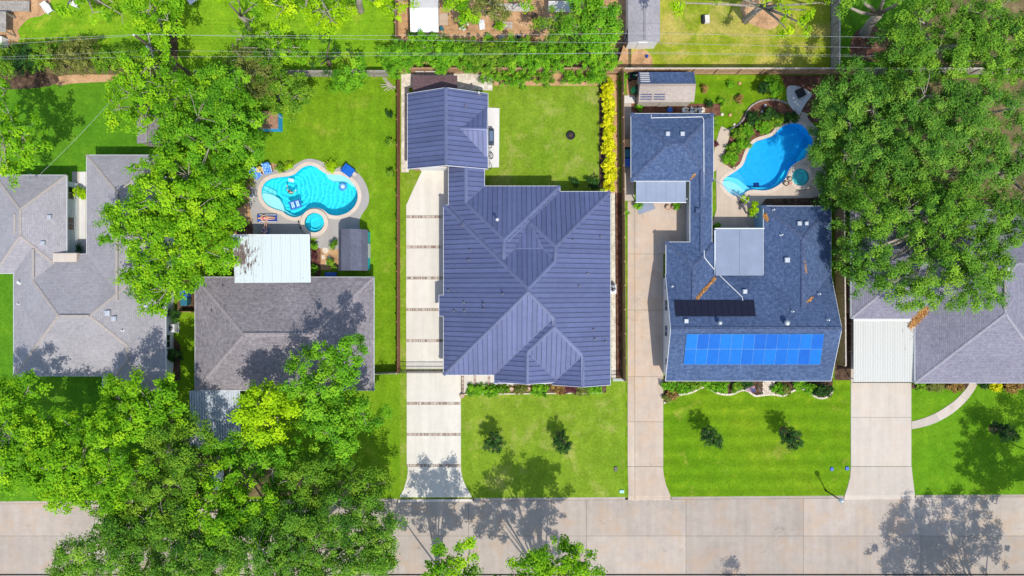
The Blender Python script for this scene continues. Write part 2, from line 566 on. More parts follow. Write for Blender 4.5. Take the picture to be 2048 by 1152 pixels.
def water_sheet(loop, z, m, parent, amp=0.016, centre=None, ring=0.012, step=0.065, seed=0.0):
    from mathutils import noise
    lp = offset_loop(loop, 0.10)
    X0, X1 = min(p[0] for p in lp), max(p[0] for p in lp); Y0, Y1 = min(p[1] for p in lp), max(p[1] for p in lp)
    nx, ny = int((X1-X0)/step)+1, int((Y1-Y0)/step)+1
    gx, gy = np.meshgrid((np.arange(nx)+0.5)*step+X0, (np.arange(ny)+0.5)*step+Y0, indexing='ij')
    ok = in_loop(gx, gy, lp)
    ids, vs, fs = {}, [], []
    def vv(i, j):
        k = (i, j)
        if k not in ids:
            x, y = X0+i*step, Y0+j*step
            h = amp*noise.noise((x*1.5+seed, y*1.5, 3.1)) + amp*0.42*noise.noise((x*3.7, y*3.7+seed, 7.7))
            if centre is not None:
                d = math.hypot(x-centre[0], y-centre[1]); dn = d+0.30*noise.noise((x*0.9, y*0.9, 0.3))
                h += ring*math.sin(dn*2*math.pi/0.46)*math.exp(-d/3.2)*min(1, d/0.3)
                h += ring*0.45*noise.noise((x*5.5, y*5.5, 1.7))*math.exp(-(d/2.6)**2)
            ids[k] = len(vs); vs.append((x, y, z+h))
        return ids[k]
    for i, j in zip(*np.nonzero(ok)):
        i, j = int(i), int(j)
        fs.append((vv(i, j), vv(i+1, j), vv(i+1, j+1), vv(i, j+1)))
    mb = MB(); mb.add(vs, fs)
    w = mb.build('water', m, parent, smooth=True, fix=False)
    w.cycles.is_caustics_caster = True
    for c in parent.children:
        if c is not w: c.cycles.is_caustics_receiver = True
    return w

# ------------------------------------------------------------------ pool outlines
POOL_B = smooth_loop([(524.5,380),(530,367),(541,359),(558,355),(577,353),(591,348),(603,337.5),(617,331.6),(631,334),(643,342),(656,349),(672,350),(686,352),(697,358),(708,369),(715,383),(716,398),(709,414),(695,426),(676,431.5),(659,429),(648,420.5),(633,416),(619,418),(610,426),(602,432),(589,435),(575,430),(565,423),(549,418),(535,410),(525.6,396)], 4)
POOL_D = smooth_loop([(1449,357),(1472,342),(1485,330),(1493,309),(1501,294),(1511,284),(1529,278),(1545,271.5),(1556,260),(1569,251),(1587,247),(1603,251),(1614,262),(1623,277),(1624,289),(1616,303),(1607,317),(1589,327),(1577,340),(1571,355),(1558,369),(1540,379),(1524,381.5),(1506,380),(1493,383),(1482,391.5),(1466,391),(1450,379),(1444.5,367)], 4)
SPA_B = (631, 446, 27.0); SPA_D = (1599, 355, 18.5)
pool_b = G(POOL_B); pool_d = G(POOL_D)

def union_hole(pool, i_from, i_to, spa, a0, a1, off, r):
    """opening in the ground shared by a pool and its spa: the pool edge, then round the far side of the spa"""
    o = offset_loop(pool, off)
    n = len(o)
    out = []
    i = i_to
    while i % n != i_from % n:
        out.append(o[i % n]); i += 1
    out.append(o[i_from % n])
    c = P(spa[0], spa[1])
    for k in range(17):
        a = math.radians(a0 + (a1-a0)*k/16)
        out.append((c.x + r*math.cos(a), c.y + r*math.sin(a)))
    return out
hole_b = union_hole(pool_b, 20*4, 25*4+1, SPA_B, 33, -213, 0.18, 1.2)
hole_d = [p for p in offset_loop(pool_d, 0.18)]
spa_d_hole = [(p[0], p[1]) for p in G(circ(*SPA_D))]

# ------------------------------------------------------------------ ground, yards, lawns
Z_SOIL, Z_LAWN, Z_BED, Z_SLAB = 0.10, 0.125, 0.15, 0.17
def rect_px(x0, y0, x1, y1):
    return G([(x0, y1), (x1, y1), (x1, y0), (x0, y0)])
far = [(-400, -400), (400, -400), (400, 400), (-400, 400)]
structure('ground', MB().sheet(far, -0.16, [hole_b, hole_d, spa_d_hole]), m_far)
yard_edge = lambda x: 1004 - 0.0068*x
structure('yard_soil', MB().prism(G([(-700, yard_edge(-700)), (2900, yard_edge(2900)), (2900, -500), (-700, -500)]), -0.15, Z_SOIL, [hole_b, hole_d, spa_d_hole]), m_soil)
structure('verge_soil', MB().prism(G([(-700, 1700), (2900, 1700), (2900, 1156), (-700, 1156)]), -0.15, Z_SOIL), m_lawn_e)

def lawn(name, pts, m, holes=(), z=Z_LAWN):
    return structure(name, MB().sheet(G(pts), z, holes), m)
e = yard_edge
lawn('lawn', [(-300, e(-300)-2), (338, e(338)-2), (338, 158), (-300, 158)], m_lawn_a)
lawn('lawn', [(338, e(338)-2), (800, e(800)-2), (800, 152), (338, 152)], m_lawn_b, [hole_b])
lawn('lawn', [(800, e(800)-2), (1250.2, e(1250)-2), (1250.2, 150), (800, 150)], m_lawn_c)
lawn('lawn', [(1250.2, e(1250)-2), (1698, e(1698)-2), (1698, 150), (1250.2, 150)], m_lawn_d, [hole_d, spa_d_hole])
lawn('lawn', [(1698, e(1698)-2), (2400, e(2400)-2), (2400, 150), (1698, 150)], m_lawn_e)
lawn('lawn', [(-200, 120), (350, 120), (350, -160), (-200, -160)], m_lawn_back)
lawn('lawn', [(356, 148), (792, 148), (792, -160), (356, -160)], m_lawn_back)
lawn('lawn', [(1262, 138), (1660, 138), (1660, -160), (1262, -160)], m_lawn_dry)
lawn('lawn', [(1664, 138), (2300, 138), (2300, -160), (1664, -160)], m_lawn_a)
lawn('dirt_yard', [(796, 140), (1256, 140), (1256, -160), (796, -160)], m_dirt)

def bed(name, pts, m, z=Z_BED, smooth=0):
    p = smooth_loop(pts, smooth) if smooth else pts
    return structure(name, MB().sheet(G(p), z), m)
# beds, gravel and bare earth
bed('gravel_strip', [(803, 345), (818, 345), (818, 176), (985, 182), (985, 160), (968, 148), (803, 148)], m_gravel)
bed('gravel_strip', [(1222, 756), (1233, 756), (1231, 386), (1222, 386)], m_gravel)
bed('mulch_bed', [(1231.5, 756), (1244, 756), (1243, 386), (1229.5, 386)], m_redmulch)
bed('mulch_bed', [(1198, 378), (1210, 378), (1206, 160), (1198, 170)], m_mulch)
bed('mulch_bed', [(1210.3, 390), (1238, 390), (1236, 150), (1206.5, 150)], m_dirt, 0.147)
bed('dirt_strip', [(985.3, 172), (1205, 172), (1205, 148), (985.3, 148)], m_dirt, 0.146)
bed('mulch_bed', [(476, 500), (470, 440), (480, 405), (492, 380), (505, 352), (520, 338), (540, 326), (562, 334), (575, 350), (548, 352), (520, 372), (512, 400), (514, 430), (524, 450), (522, 480)], m_dirt, 0.148, 3)
bed('mulch_bed', [(474, 472), (523, 472), (523, 447), (476, 444)], m_redmulch, 0.156)
bed('mulch_bed', [(616, 570), (642, 570), (642, 488), (616, 480)], m_redmulch)
bed('sand_patch', [(642, 540), (700, 540), (700, 494), (642, 494)], m_dirt, 0.15)
bed('mulch_bed', [(366, 620), (392, 620), (392, 560), (366, 560)], m_mulch)
bed('bare_patch', [(118, 172), (145, 168), (200, 165), (270, 162), (270, 152), (150, 150), (112, 158)], m_dirt, 0.14, 3)
bed('bare_patch', [(-20, 175), (60, 178), (115, 168), (110, 150), (40, 140), (-20, 140)], m_mulch, 0.143, 3)
bed('bare_patch', [(-20, 100), (25, 96), (42, 76), (38, 62), (60, 38), (92, 28), (98, -20), (-20, -20)], m_dirt, 0.14, 3)
bed('dirt_patch', [(1255, 245), (1283, 245), (1283, 150), (1252, 150)], m_dirt, 0.148)
bed('bare_patch', [(1258, 238), (1440, 232), (1440, 208), (1262, 208)], m_redmulch, 0.149)
bed('bare_patch', [(1495, 45), (1540, 60), (1560, 40), (1548, 12), (1510, -10), (1480, 10)], m_dirt, 0.14, 4)
bed('bare_patch', [(1700, 110), (1760, 125), (1800, 100), (1770, 60), (1715, 60)], m_redmulch, 0.14, 4)
bed('bare_patch', [(1265, 136), (1300, 136), (1302, 112), (1280, 100), (1264, 110)], m_dirt, 0.14, 3)
bed('mulch_bed', [(1668, 760), (1706, 760), (1706, 400), (1668, 400)], m_mulch, 0.14)
bed('mulch_bed', [(928, 788), (1212, 785), (1212, 764), (940, 764)], m_mulch, 0.148)
bed('mulch_bed', [(1822, 777), (1935, 777), (1935, 762), (1822, 762)], m_mulch, 0.15)
bed('mulch_bed', [(1960, 777), (2100, 775), (2100, 762), (1960, 762)], m_mulch, 0.15)
bed('mulch_bed', smooth_loop([(1446, 325), (1440, 305), (1450, 285), (1468, 262), (1488, 226), (1505, 208), (1540, 200), (1575, 212), (1602, 232), (1598, 246), (1565, 248), (1545, 268), (1510, 280), (1496, 300), (1488, 325), (1470, 340)], 4), m_redmulch, 0.146)
bed('mulch_bed', [(1520, 412), (1640, 412), (1640, 396), (1530, 398)], m_mulch, 0.19)
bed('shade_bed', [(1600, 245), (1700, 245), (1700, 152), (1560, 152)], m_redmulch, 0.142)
bed('bare_patch', [(332, 760), (362, 760), (362, 690), (338, 660), (338, 560), (326, 560)], m_mulch, 0.14)
bed('shade_bed', [(1690, 400), (1720, 330), (1700, 260), (1720, 190), (1780, 156), (2100, 156), (2100, 425), (1700, 425)], m_soil, 0.1415)  # brown dirt, kept dark here and on the next sheet to imitate canopy shade
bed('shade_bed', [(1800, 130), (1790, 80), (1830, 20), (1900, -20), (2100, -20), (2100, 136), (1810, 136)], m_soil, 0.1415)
bed('shade_bed', smooth_loop([(270, 985), (300, 900), (350, 830), (400, 905), (480, 910), (540, 930), (620, 950), (690, 960), (740, 985), (600, 990), (430, 993)], 4), m_soil, 0.1415)  # soil sheet whose dark colour also stands in for shade under these trees
for x_, y_, r_m, m_ in ((1566, 861, 8, m_redmulch), (1985, 857, 10, m_mulch), (1408, 862, 6, m_redmulch), (1117, 867, 5, m_redmulch), (984, 868, 5, m_redmulch)):
    bed('mulch_ring', [(x_+r_m*(1+0.12*math.sin(3*k))*math.cos(k*0.35), y_+r_m*(1+0.12*math.cos(4*k))*math.sin(k*0.35)) for k in range(18)], m_, 0.145)
FRONT_D = smooth_loop([(1327,806),(1340,795),(1352,790),(1370,787),(1385,783),(1402,774),(1415,774),(1430,784),(1445,788),(1463,788),(1475,782),(1486,779),(1496,782),(1508,791),(1520,790),(1545,788),(1565,791),(1580,783),(1597,777),(1612,779),(1626,791),(1640,796),(1655,792),(1664,780)], 5, False)
bed('flower_bed', FRONT_D + [(1664, 752), (1327, 752)], m_mulch, 0.148)

# ------------------------------------------------------------------ road of concrete slabs
road = structure('road', MB().sheet(G([(-700, 1154.5), (2900, 1154.5), (2900, yard_edge(2900)+3), (-700, yard_edge(-700)+3)]), -0.11), m_joint)
def slab(parent, pts, m, z0, z1, gap=0.012, name='slab'):
    p = G(pts)
    if area2(p) < 0: p = p[::-1]
    p = offset_loop_sharp(p, -gap)
    mb = MB().prism(p, z0, z1)
    o = mb.build(name, m, parent, fix=False)
    return o
def offset_loop_sharp(l, d):
    n = len(l); out = []
    for i in range(n):
        a = Vector(l[i-1]).to_2d(); b = Vector(l[i]).to_2d(); c = Vector(l[(i+1) % n]).to_2d()
        e1 = (b-a).normalized(); e2 = (c-b).normalized()
        n1 = Vector((e1.y, -e1.x)); n2 = Vector((e2.y, -e2.x))
        m = n1+n2
        k = m.dot(n1)
        if abs(k) < 0.2: k = 0.2
        m = m*(d/k)
        out.append((b.x+m.x, b.y+m.y))
    return out
def road_var(m):
    nt = m.node_tree
    b = nt.nodes['Principled BSDF']
    src = b.inputs['Base Color'].links[0].from_socket
    oi = nt.nodes.new('ShaderNodeObjectInfo'); mr = nt.nodes.new('ShaderNodeMapRange')
    mr.inputs['To Min'].default_value = 0.90; mr.inputs['To Max'].default_value = 1.08
    nt.links.new(oi.outputs['Random'], mr.inputs['Value'])
    mx = nt.nodes.new('ShaderNodeMixRGB'); mx.blend_type = 'MULTIPLY'; mx.inputs[0].default_value = 1
    nt.links.new(src, mx.inputs[1]); nt.links.new(mr.outputs[0], mx.inputs[2])
    nt.links.new(mx.outputs[0], b.inputs['Base Color'])
for m in (m_road, m_drive, m_drive_tan, m_drive_e): road_var(m)
xs = [-700, -475, -240, -5, 230, 465, 700, 937, 1173, 1372, 1607, 1842, 2077, 2312, 2550]
for a, b in zip(xs[:-1], xs[1:]):
    slab(road, [(a, e(a)+4), (b, e(b)+4), (b, 1072), (a, 1072)], m_road, -0.10, 0.0)
    slab(road, [(a, 1072), (b, 1072), (b, 1148), (a, 1148)], m_road, -0.10, 0.0)
def kerb(x0, x1):
    mb = MB()
    pts = [(x0, e(x0)-2), (x1, e(x1)-2), (x1, e(x1)+3), (x0, e(x0)+3)]
    mb.prism(G(pts), -0.10, 0.13)
    structure('kerb', mb, m_road)
for a, b in ((-700, 795), (948, 1250), (1342, 1686), (1830, 2900)):
    kerb(a, b)
mb = MB().prism(G([(-700, 1156), (2900, 1156), (2900, 1150), (-700, 1150)]), -0.10, 0.13)
structure('kerb', mb, m_road)

# ------------------------------------------------------------------ driveways
def ramp_to_road(y_top):
    y_w = P(0, 991).y; y_b = P(0, 1000).y
    def f(x, y):
        t = min(1, max(0, (y_w - y)/(y_w - y_b)))
        return Z_SLAB*(1-t) + 0.012*t
    return f
def set_tint(o, per_island, seed=0):
    """per_island: vertices in each piece"""
    me = o.data
    n = len(me.vertices)
    r = np.random.default_rng(seed)
    k = (n + per_island - 1)//per_island
    t = np.repeat(r.random(k), per_island)[:n].astype(np.float32)
    at = me.attributes.new('tint', 'FLOAT', 'POINT')
    at.data.foreach_set('value', t)
def brick_band(parent, x0, x1, y, horizontal=True, w=5.0, seed=1):
    mb = MB()
    a = P(x0, y) if horizontal else P(y, x0)
    b = P(x1, y) if horizontal else P(y, x1)
    L = (b-a).length; n = max(1, int(L/0.112)); r = random.Random(seed)
    for i in range(n):
        c = a.lerp(b, (i+0.5)/n)
        s = (L/n-0.012, w*GS*0.92, 0.08) if horizontal else (w*GS*0.92, L/n-0.012, 0.08)
        mb.box((c.x + r.uniform(-.004, .004), c.y + r.uniform(-.008, .008), Z_SLAB-0.045+r.uniform(-.004, .004)), s)
    o = mb.build('brick_band', m_bandbrick, parent)
    set_tint(o, 8, seed)
    o['kind'] = 'stuff'
    return o
drive_c = structure('driveway', MB().sheet(G([(815, 998), (922, 998), (922, 742), (900, 742), (900, 342), (848, 342), (824, 392), (815, 412)]), 0.11), m_joint)
slab(drive_c, [(845,341),(900,341),(900,431),(813,431),(813,411),(822,390)], m_drive, 0.09, Z_SLAB, 0.002)
ys = [436.5, 494, 556, 619, 681, 740]
for i in range(5):
    slab(drive_c, [(813, ys[i]+(0 if i == 0 else 2.7)), (901, ys[i]+(0 if i == 0 else 2.7)), (901, ys[i+1]-2.7), (813, ys[i+1]-2.7)], m_drive, 0.09, Z_SLAB, 0.002)
for y in (433.7, 494, 556, 619, 681, 741): brick_band(drive_c, 813, 900, y, seed=int(y))
for y0, y1 in ((743.8, 803.4), (808.8, 865.4), (870.8, 927.4)):
    slab(drive_c, [(814, y0), (922, y0), (922, y1), (814, y1)], m_drive, 0.09, Z_SLAB, 0.002)
for y in (806.1, 868.1, 930.1): brick_band(drive_c, 814, 922, y, seed=int(y))
fl = [(816, 932.8), (922, 932.8), (923, 945), (926, 958), (932, 972), (943, 991), (945, 996), (945, 1003), (797, 1004), (797, 998), (800, 992), (808, 978), (814, 958), (816, 945)]
p = G(fl)
mb = MB(); mb.prism(p, -0.1, ramp_to_road(960)); mb.build('apron', m_drive, drive_c, fix=False)
walk_c = structure('front_walk', MB().sheet(G([(922.5, 790), (925, 788), (940, 777), (960, 772), (1102, 770), (1102, 742), (922.5, 742)]), 0.135), m_joint)
wx = [925.5, 950, 978, 1006, 1033.5, 1061, 1089]
for i in range(6):
    if i == 0: pp = [(928, 745), (947.7, 745), (947.7, 774), (938, 779), (928, 785.5)]
    else: pp = [(wx[i]+2.3, 745), (wx[i+1]-2.3, 745), (wx[i+1]-2.3, 771.5), (wx[i]+2.3, 771.5)]
    slab(walk_c, pp, m_drive, 0.11, Z_SLAB, 0.002)
for i, x in enumerate(wx): brick_band(walk_c, 745, 788 if i == 0 else 771, x, False, 4.2, seed=40+i)

drive_d = structure('driveway', MB().sheet(G([(1256, 992), (1324, 992), (1324, 500), (1382, 482), (1382, 400), (1254, 400)]), 0.11), m_joint)
yd = [403, 508, 620, 753, 843, 932]
for i in range(5):
    slab(drive_d, [(1254.5, yd[i]), (1269, yd[i]), (1269, yd[i+1]), (1254.5, yd[i+1])], m_drive_tan, 0.09, Z_SLAB, 0.014)
    x1 = 1384 if i == 0 else 1326
    slab(drive_d, [(1269, yd[i]), (x1, yd[i]), (x1, yd[i+1]), (1269, yd[i+1])], m_drive_tan, 0.09, Z_SLAB, 0.014)
MB().prism(G([(1255, 932.5), (1269, 932.5), (1269, 991), (1269, 1001), (1256, 1001), (1256, 991)]), -0.1, ramp_to_road(955)).build('apron', m_drive_tan, drive_d, fix=False)
MB().prism(G([(1269.6, 932.5), (1325, 932.5), (1327, 950), (1331, 968), (1340, 990), (1341, 1000), (1269.6, 1001), (1269.6, 991)]), -0.1, ramp_to_road(955)).build('apron', m_drive_tan, drive_d, fix=False)
walk_d = structure('side_walk', MB().prism(G([(1248, 402), (1268, 402), (1268, 236), (1262, 236), (1262, 193), (1248, 193)]), 0.1, Z_SLAB-0.01), m_drive_e)
slab(walk_d, [(1248.5, 192), (1270, 192), (1270, 207), (1248.5, 207)], m_patio, 0.1, Z_SLAB+0.01, 0.002)

drive_e = structure('driveway', MB().sheet(G([(1702, 990), (1820, 990), (1820, 760), (1702, 700)]), 0.11), m_joint)
ye = [640, 765, 834, 932]
for i in range(3):
    slab(drive_e, [(1700, ye[i]), (1821, ye[i]), (1821, ye[i+1]), (1700, ye[i+1])], m_drive_e, 0.09, Z_SLAB, 0.014)
MB().prism(G([(1700, 932.6), (1821.5, 932.6), (1823, 950), (1828, 989), (1828, 998), (1688, 999), (1688, 990), (1694, 972), (1699, 952)]), -0.1, ramp_to_road(955)).build('apron', m_drive_e, drive_e, fix=False)
walk_e = structure('curved_walk', MB().sheet(G([(1823, 853), (1850, 840), (1850, 838), (1823, 850)]), 0.11), m_joint)
arc_o = smooth_loop([(1821, 858), (1842, 854), (1862, 848), (1882, 839), (1902, 827), (1920, 812), (1936, 795), (1950, 774), (1958, 755)], 4, False)
arc_i = smooth_loop([(1821, 842), (1838, 838), (1855, 832), (1872, 824), (1890, 813), (1908, 800), (1922, 786), (1934, 771), (1940, 755)], 4, False)
cuts = [0, 11, 23, 32]
for a, b in zip(cuts[:-1], cuts[1:]):
    slab(walk_e, arc_o[a:b+1] + arc_i[a:b+1][::-1], m_drive_e, 0.1, Z_SLAB, 0.010)

# ------------------------------------------------------------------ patio and courtyard paving
structure('patio_slab', MB().prism(G([(970, 336), (998, 335), (999, 217), (970, 216)]), 0.1, Z_SLAB), m_patio)
court = structure('courtyard_paving', MB().prism(G([(130, 528), (180, 528), (180, 344), (146, 344), (146, 372), (130, 372)]), 0.1, 0.15), m_drive_e)
slab(court, [(161, 344), (173, 344), (173, 520), (161, 520)], m_patio, 0.12, 0.166, 0.002)
structure('shed_slab', MB().prism(G([(879, 52), (896, 52), (896, 29), (884, 28), (879, 32)]), 0.1, 0.19), m_drive_tan)

# ------------------------------------------------------------------ pools
def wall_down(loop, zt, zf):
    n = len(loop)
    vs = [(p[0], p[1], zt) for p in loop] + [(p[0], p[1], zf(p[0], p[1])) for p in loop]
    return vs, [(i, n+i, n+(i+1) % n, (i+1) % n) for i in range(n)]
def pool(label, loop, fl, m_pl, m_w, m_cop, ledges, cop_w, z_cop, coping_n, ripple=(), cat='pool', name='swimming_pool'):
    cx = sum(p[0] for p in loop)/len(loop); cy = sum(p[1] for p in loop)/len(loop)
    root = thing(name, label, cat, (cx, cy, 0.1))
    mb = MB()
    wl = offset_loop(loop, 0.03)
    mb.add(*wall_down(wl, z_cop-0.06, fl)); mb.sheet(wl, fl)
    mb.build('basin', m_pl, root, fix=False)
    for nm, pts, zt, mt in ledges:
        MB().prism(G(pts), -2.0 if zt > -1.5 else -3.0, zt).build(nm, mt, root, fix=False)
    # coping stones one by one
    outer = offset_loop(loop, cop_w)
    n = len(loop)
    step = max(1, n//coping_n)
    for i in range(0, n, step):
        idx = [j % n for j in range(i, min(i+step, n)+1)]
        quad_in = [Vector((*loop[j], 0)) for j in idx]; quad_out = [Vector((*outer[j], 0)) for j in idx]
        if i + step > n: idx = idx
        t0 = 0.004
        if len(idx) >= 2:
            d = (quad_in[1]-quad_in[0]);
            if d.length: quad_in[0] = quad_in[0] + d.normalized()*t0; quad_out[0] = quad_out[0] + d.normalized()*t0
        poly = [(v.x, v.y) for v in quad_in] + [(v.x, v.y) for v in reversed(quad_out)]
        if area2(poly) < 0: poly = poly[::-1]
        MB().prism(poly, z_cop-0.1, z_cop, bottom=True).build('coping_stone', m_cop, root)
    water_sheet(loop, z_cop-0.12, m_w, root, *ripple)
    return root
xb0, xb1 = P(560, 0).x, P(690, 0).x
def floor_b(x, y):
    t = min(1, max(0, (x-xb0)/(xb1-xb0)))
    return -0.95 - 0.9*t
def floor_b_lin(x, y): return -1.0 - 0.85*(x-xb0)/(xb1-xb0)
shelf_b = smooth_loop([(524, 388), (530, 386), (545, 390), (556, 396), (563, 405), (567, 415), (568, 424), (560, 425), (548, 421), (533, 412), (523, 398)], 3)
step1 = smooth_loop([(520, 384), (526, 380), (540, 386), (548, 389), (545, 392), (530, 388), (522, 390)], 3)
step2 = smooth_loop([(520, 376), (528, 371), (545, 379), (551, 384), (548, 391), (535, 388), (522, 388)], 3)
seat_b = smooth_loop([(652, 346), (672, 346), (690, 350), (702, 360), (712, 373), (704, 372), (694, 364), (680, 362), (665, 361), (656, 356)], 3)
bench_b = smooth_loop([(566, 420), (572, 422), (584, 429), (597, 431), (594, 438), (580, 437), (566, 430)], 3)
pool_deck = MB()
deck_out = smooth_loop([(508, 470), (507, 452), (503, 430), (500, 405), (500, 385), (504, 366), (512, 356), (522, 352), (548, 340), (575, 337), (597, 326), (617, 318), (640, 322), (655, 331), (668, 338), (682, 334), (692, 332), (706, 339), (722, 352), (734, 372), (739, 396), (735, 414), (724, 430), (719, 446), (719, 468), (690, 470), (690, 496), (640, 497), (632, 480), (632, 476), (520, 476)], 3)
structure('pool_deck', MB().prism(G(deck_out), 0.1, Z_SLAB, [hole_b]), m_deck)
pool('freeform turquoise swimming pool with a swimmer and floats', pool_b, floor_b_lin, m_plaster_b, m_water_b, m_coping,
     [('sun_shelf', shelf_b, -0.12, m_plaster_pale), ('step', step1, -0.30, m_plaster_step), ('step', step2, -0.52, m_plaster_step), ('seat', seat_b, -0.28, m_plaster_pale), ('bench', bench_b, -0.42, m_plaster_step)], 0.37, Z_SLAB+0.02, 32, (0.013, P(579, 385), 0.012))
def spa(label, c, r_out, r_in, z_top, m_pl, m_w, m_cop):
    ctr = P(c[0], c[1])
    root = thing('spa', label, 'spa', (ctr.x, ctr.y, 0.1))
    n = 40
    ring = lambda r: [(ctr.x+r*math.cos(2*math.pi*i/n), ctr.y+r*math.sin(2*math.pi*i/n)) for i in range(n)]
    lp, lo = ring(r_in), ring(r_out)
    for i in range(0, n, 4):
        idx = [(i+j) % n for j in range(5)]
        poly = [lo[j] for j in idx] + [lp[j] for j in reversed(idx)]
        MB().prism(poly, z_top-0.1, z_top, bottom=True).build('coping_stone', m_cop, root)
    MB().prism(ring(r_out-0.03), -0.1, z_top-0.1, [ring(r_in+0.02)]).build('wall', m_cop, root, fix=False)
    mb = MB(); mb.add(*wall_down(ring(r_in+0.02), z_top-0.1, lambda x, y: z_top-1.0)); mb.sheet(ring(r_in+0.02), z_top-1.0)
    mb.build('basin', m_pl, root, fix=False)
    MB().prism(ring(r_in+0.01), z_top-1.2, z_top-0.55, [ring(r_in*0.62)]).build('bench', m_pl, root, fix=False)
    water_sheet(ring(r_in-0.06), z_top-0.13, m_w, root, 0.010, None, 0, 0.05, 4.0)
    return root
spa('round raised spa at the edge of the turquoise pool', SPA_B, 1.38, 0.98, 0.42, m_plaster_b, m_water_b, m_coping)
# blue pool of the right yard
yd0, yd1 = P(0, 380).y, P(0, 270).y
def floor_d(x, y): return -1.15 - 0.55*(y-yd0)/(yd1-yd0)
step_d1 = smooth_loop([(1436, 372), (1450, 361), (1470, 366), (1486, 378), (1494, 386), (1482, 398), (1462, 398), (1442, 384)], 3)
step_d2 = smooth_loop([(1438, 362), (1450, 353), (1474, 356), (1492, 370), (1502, 379), (1490, 388), (1470, 370), (1445, 372)], 3)
step_d3 = smooth_loop([(1446, 350), (1470, 338), (1487, 352), (1494, 368), (1500, 378), (1492, 376), (1474, 362), (1448, 358)], 3)
bench_d = smooth_loop([(1494, 378), (1510, 374), (1540, 374), (1556, 364), (1568, 345), (1574, 338), (1582, 342), (1572, 362), (1556, 376), (1540, 386), (1510, 386), (1494, 388)], 3)
bench_d2 = smooth_loop([(1604, 326), (1601, 317), (1608, 304), (1616, 292), (1628, 290), (1618, 312)], 3)
hole_d_deck = hole_d
deck_d = smooth_loop([(1432, 420), (1432, 340), (1447, 329), (1465, 338), (1483, 325), (1489, 305), (1497, 290), (1510, 277), (1528, 271), (1542, 266), (1551, 254), (1566, 244), (1587, 239), (1596, 234), (1600, 225), (1612, 228), (1616, 240), (1640, 270), (1650, 330), (1646, 380), (1630, 398), (1600, 410), (1530, 410), (1527, 440), (1527, 470), (1424, 470)], 3)
structure('pool_deck', MB().prism(G(deck_d), 0.1, Z_SLAB, [hole_d, spa_d_hole]), m_deck_d)
structure('garden_path', MB().prism(G([(1425, 345), (1446, 332), (1446, 318), (1455, 285), (1460, 262), (1442, 253), (1438, 262), (1430, 290), (1425, 318)]), 0.1, Z_SLAB-0.006), m_deck_d)
pool('freeform deep blue swimming pool beside the leafy garden bed', pool_d, floor_d, m_plaster_d, m_water_d, m_coping,
     [('step', step_d1, -0.14, m_plaster_pale), ('step', step_d2, -0.32, m_plaster_step), ('step', step_d3, -0.55, M_plain('light blue plaster', (0.08, 0.55, 0.80), 0.7, 0.2, var=0.05)), ('bench', bench_d, -0.45, m_plaster_b), ('bench', bench_d2, -0.45, m_plaster_b)], 0.33, Z_SLAB+0.02, 29, (0.007, None, 0, 0.08, 9.0))
spa('small round spa beside the deep blue pool', SPA_D, 1.25, 0.86, Z_SLAB+0.10, M_plain('teal spa plaster', (0.22, 0.86, 0.92), 0.7, 0.2), m_water_b, m_coping)
structure('fire_pit_pad', MB().prism(G(smooth_loop([(1572, 190), (1573, 176), (1580, 172), (1600, 175), (1617, 184), (1622, 192), (1612, 205), (1600, 225), (1600, 232), (1588, 224), (1576, 208)], 4)), 0.1, Z_SLAB), m_patio)
# ------------------------------------------------------------------ roof geometry: wings of sloping planes
def clip_poly(poly, A, B, C):
    out = []
    n = len(poly)
    for i in range(n):
        p, q = poly[i], poly[(i+1) % n]
        dp = A*p[0]+B*p[1]+C; dq = A*q[0]+B*q[1]+C
        if dp >= 0: out.append(p)
        if (dp > 0 and dq < 0) or (dp < 0 and dq > 0):
            t = dp/(dp-dq)
            out.append((p[0]+(q[0]-p[0])*t, p[1]+(q[1]-p[1])*t))
    res = []
    for p in out:
        if not res or (abs(p[0]-res[-1][0])+abs(p[1]-res[-1][1])) > 1e-5: res.append(p)
    if len(res) > 1 and (abs(res[0][0]-res[-1][0])+abs(res[0][1]-res[-1][1])) < 1e-5: res.pop()
    return res

def sub_convex(polys, C):
    if len(C) < 3 or abs(area2(C)) < 1e-4: return polys
    if area2(C) < 0: C = C[::-1]
    out = []
    for poly in polys:
        rem = poly
        for i in range(len(C)):
            a, b = C[i], C[(i+1) % len(C)]
            A, B = -(b[1]-a[1]), (b[0]-a[0]); K = -(A*a[0]+B*a[1])
            o = clip_poly(rem, -A, -B, -K)
            if len(o) > 2 and abs(area2(o)) > 2e-3: out.append(o)
            rem = clip_poly(rem, A, B, K)
            if len(rem) < 3: break
    return out

def wing(xw, yn, xe, ys, ze=2.7, s=0.42, sides='NSEW', walls=True, planes=None, inset=0.45):
    a = P(xw, yn, ze); b = P(xe, ys, ze)
    x0, x1, y0, y1 = a.x, b.x, b.y, a.y
    w = dict(x0=x0, x1=x1, y0=y0, y1=y1, ze=ze, s=s, sides=sides, walls=walls, inset=inset)
    pl = []
    if planes is not None:
        pl = planes
    else:
        if 'W' in sides: pl.append((s, 0, ze-s*x0, 'W'))
        if 'E' in sides: pl.append((-s, 0, ze+s*x1, 'E'))
        if 'S' in sides: pl.append((0, s, ze-s*y0, 'S'))
        if 'N' in sides: pl.append((0, -s, ze+s*y1, 'N'))
    w['pl'] = pl
    return w

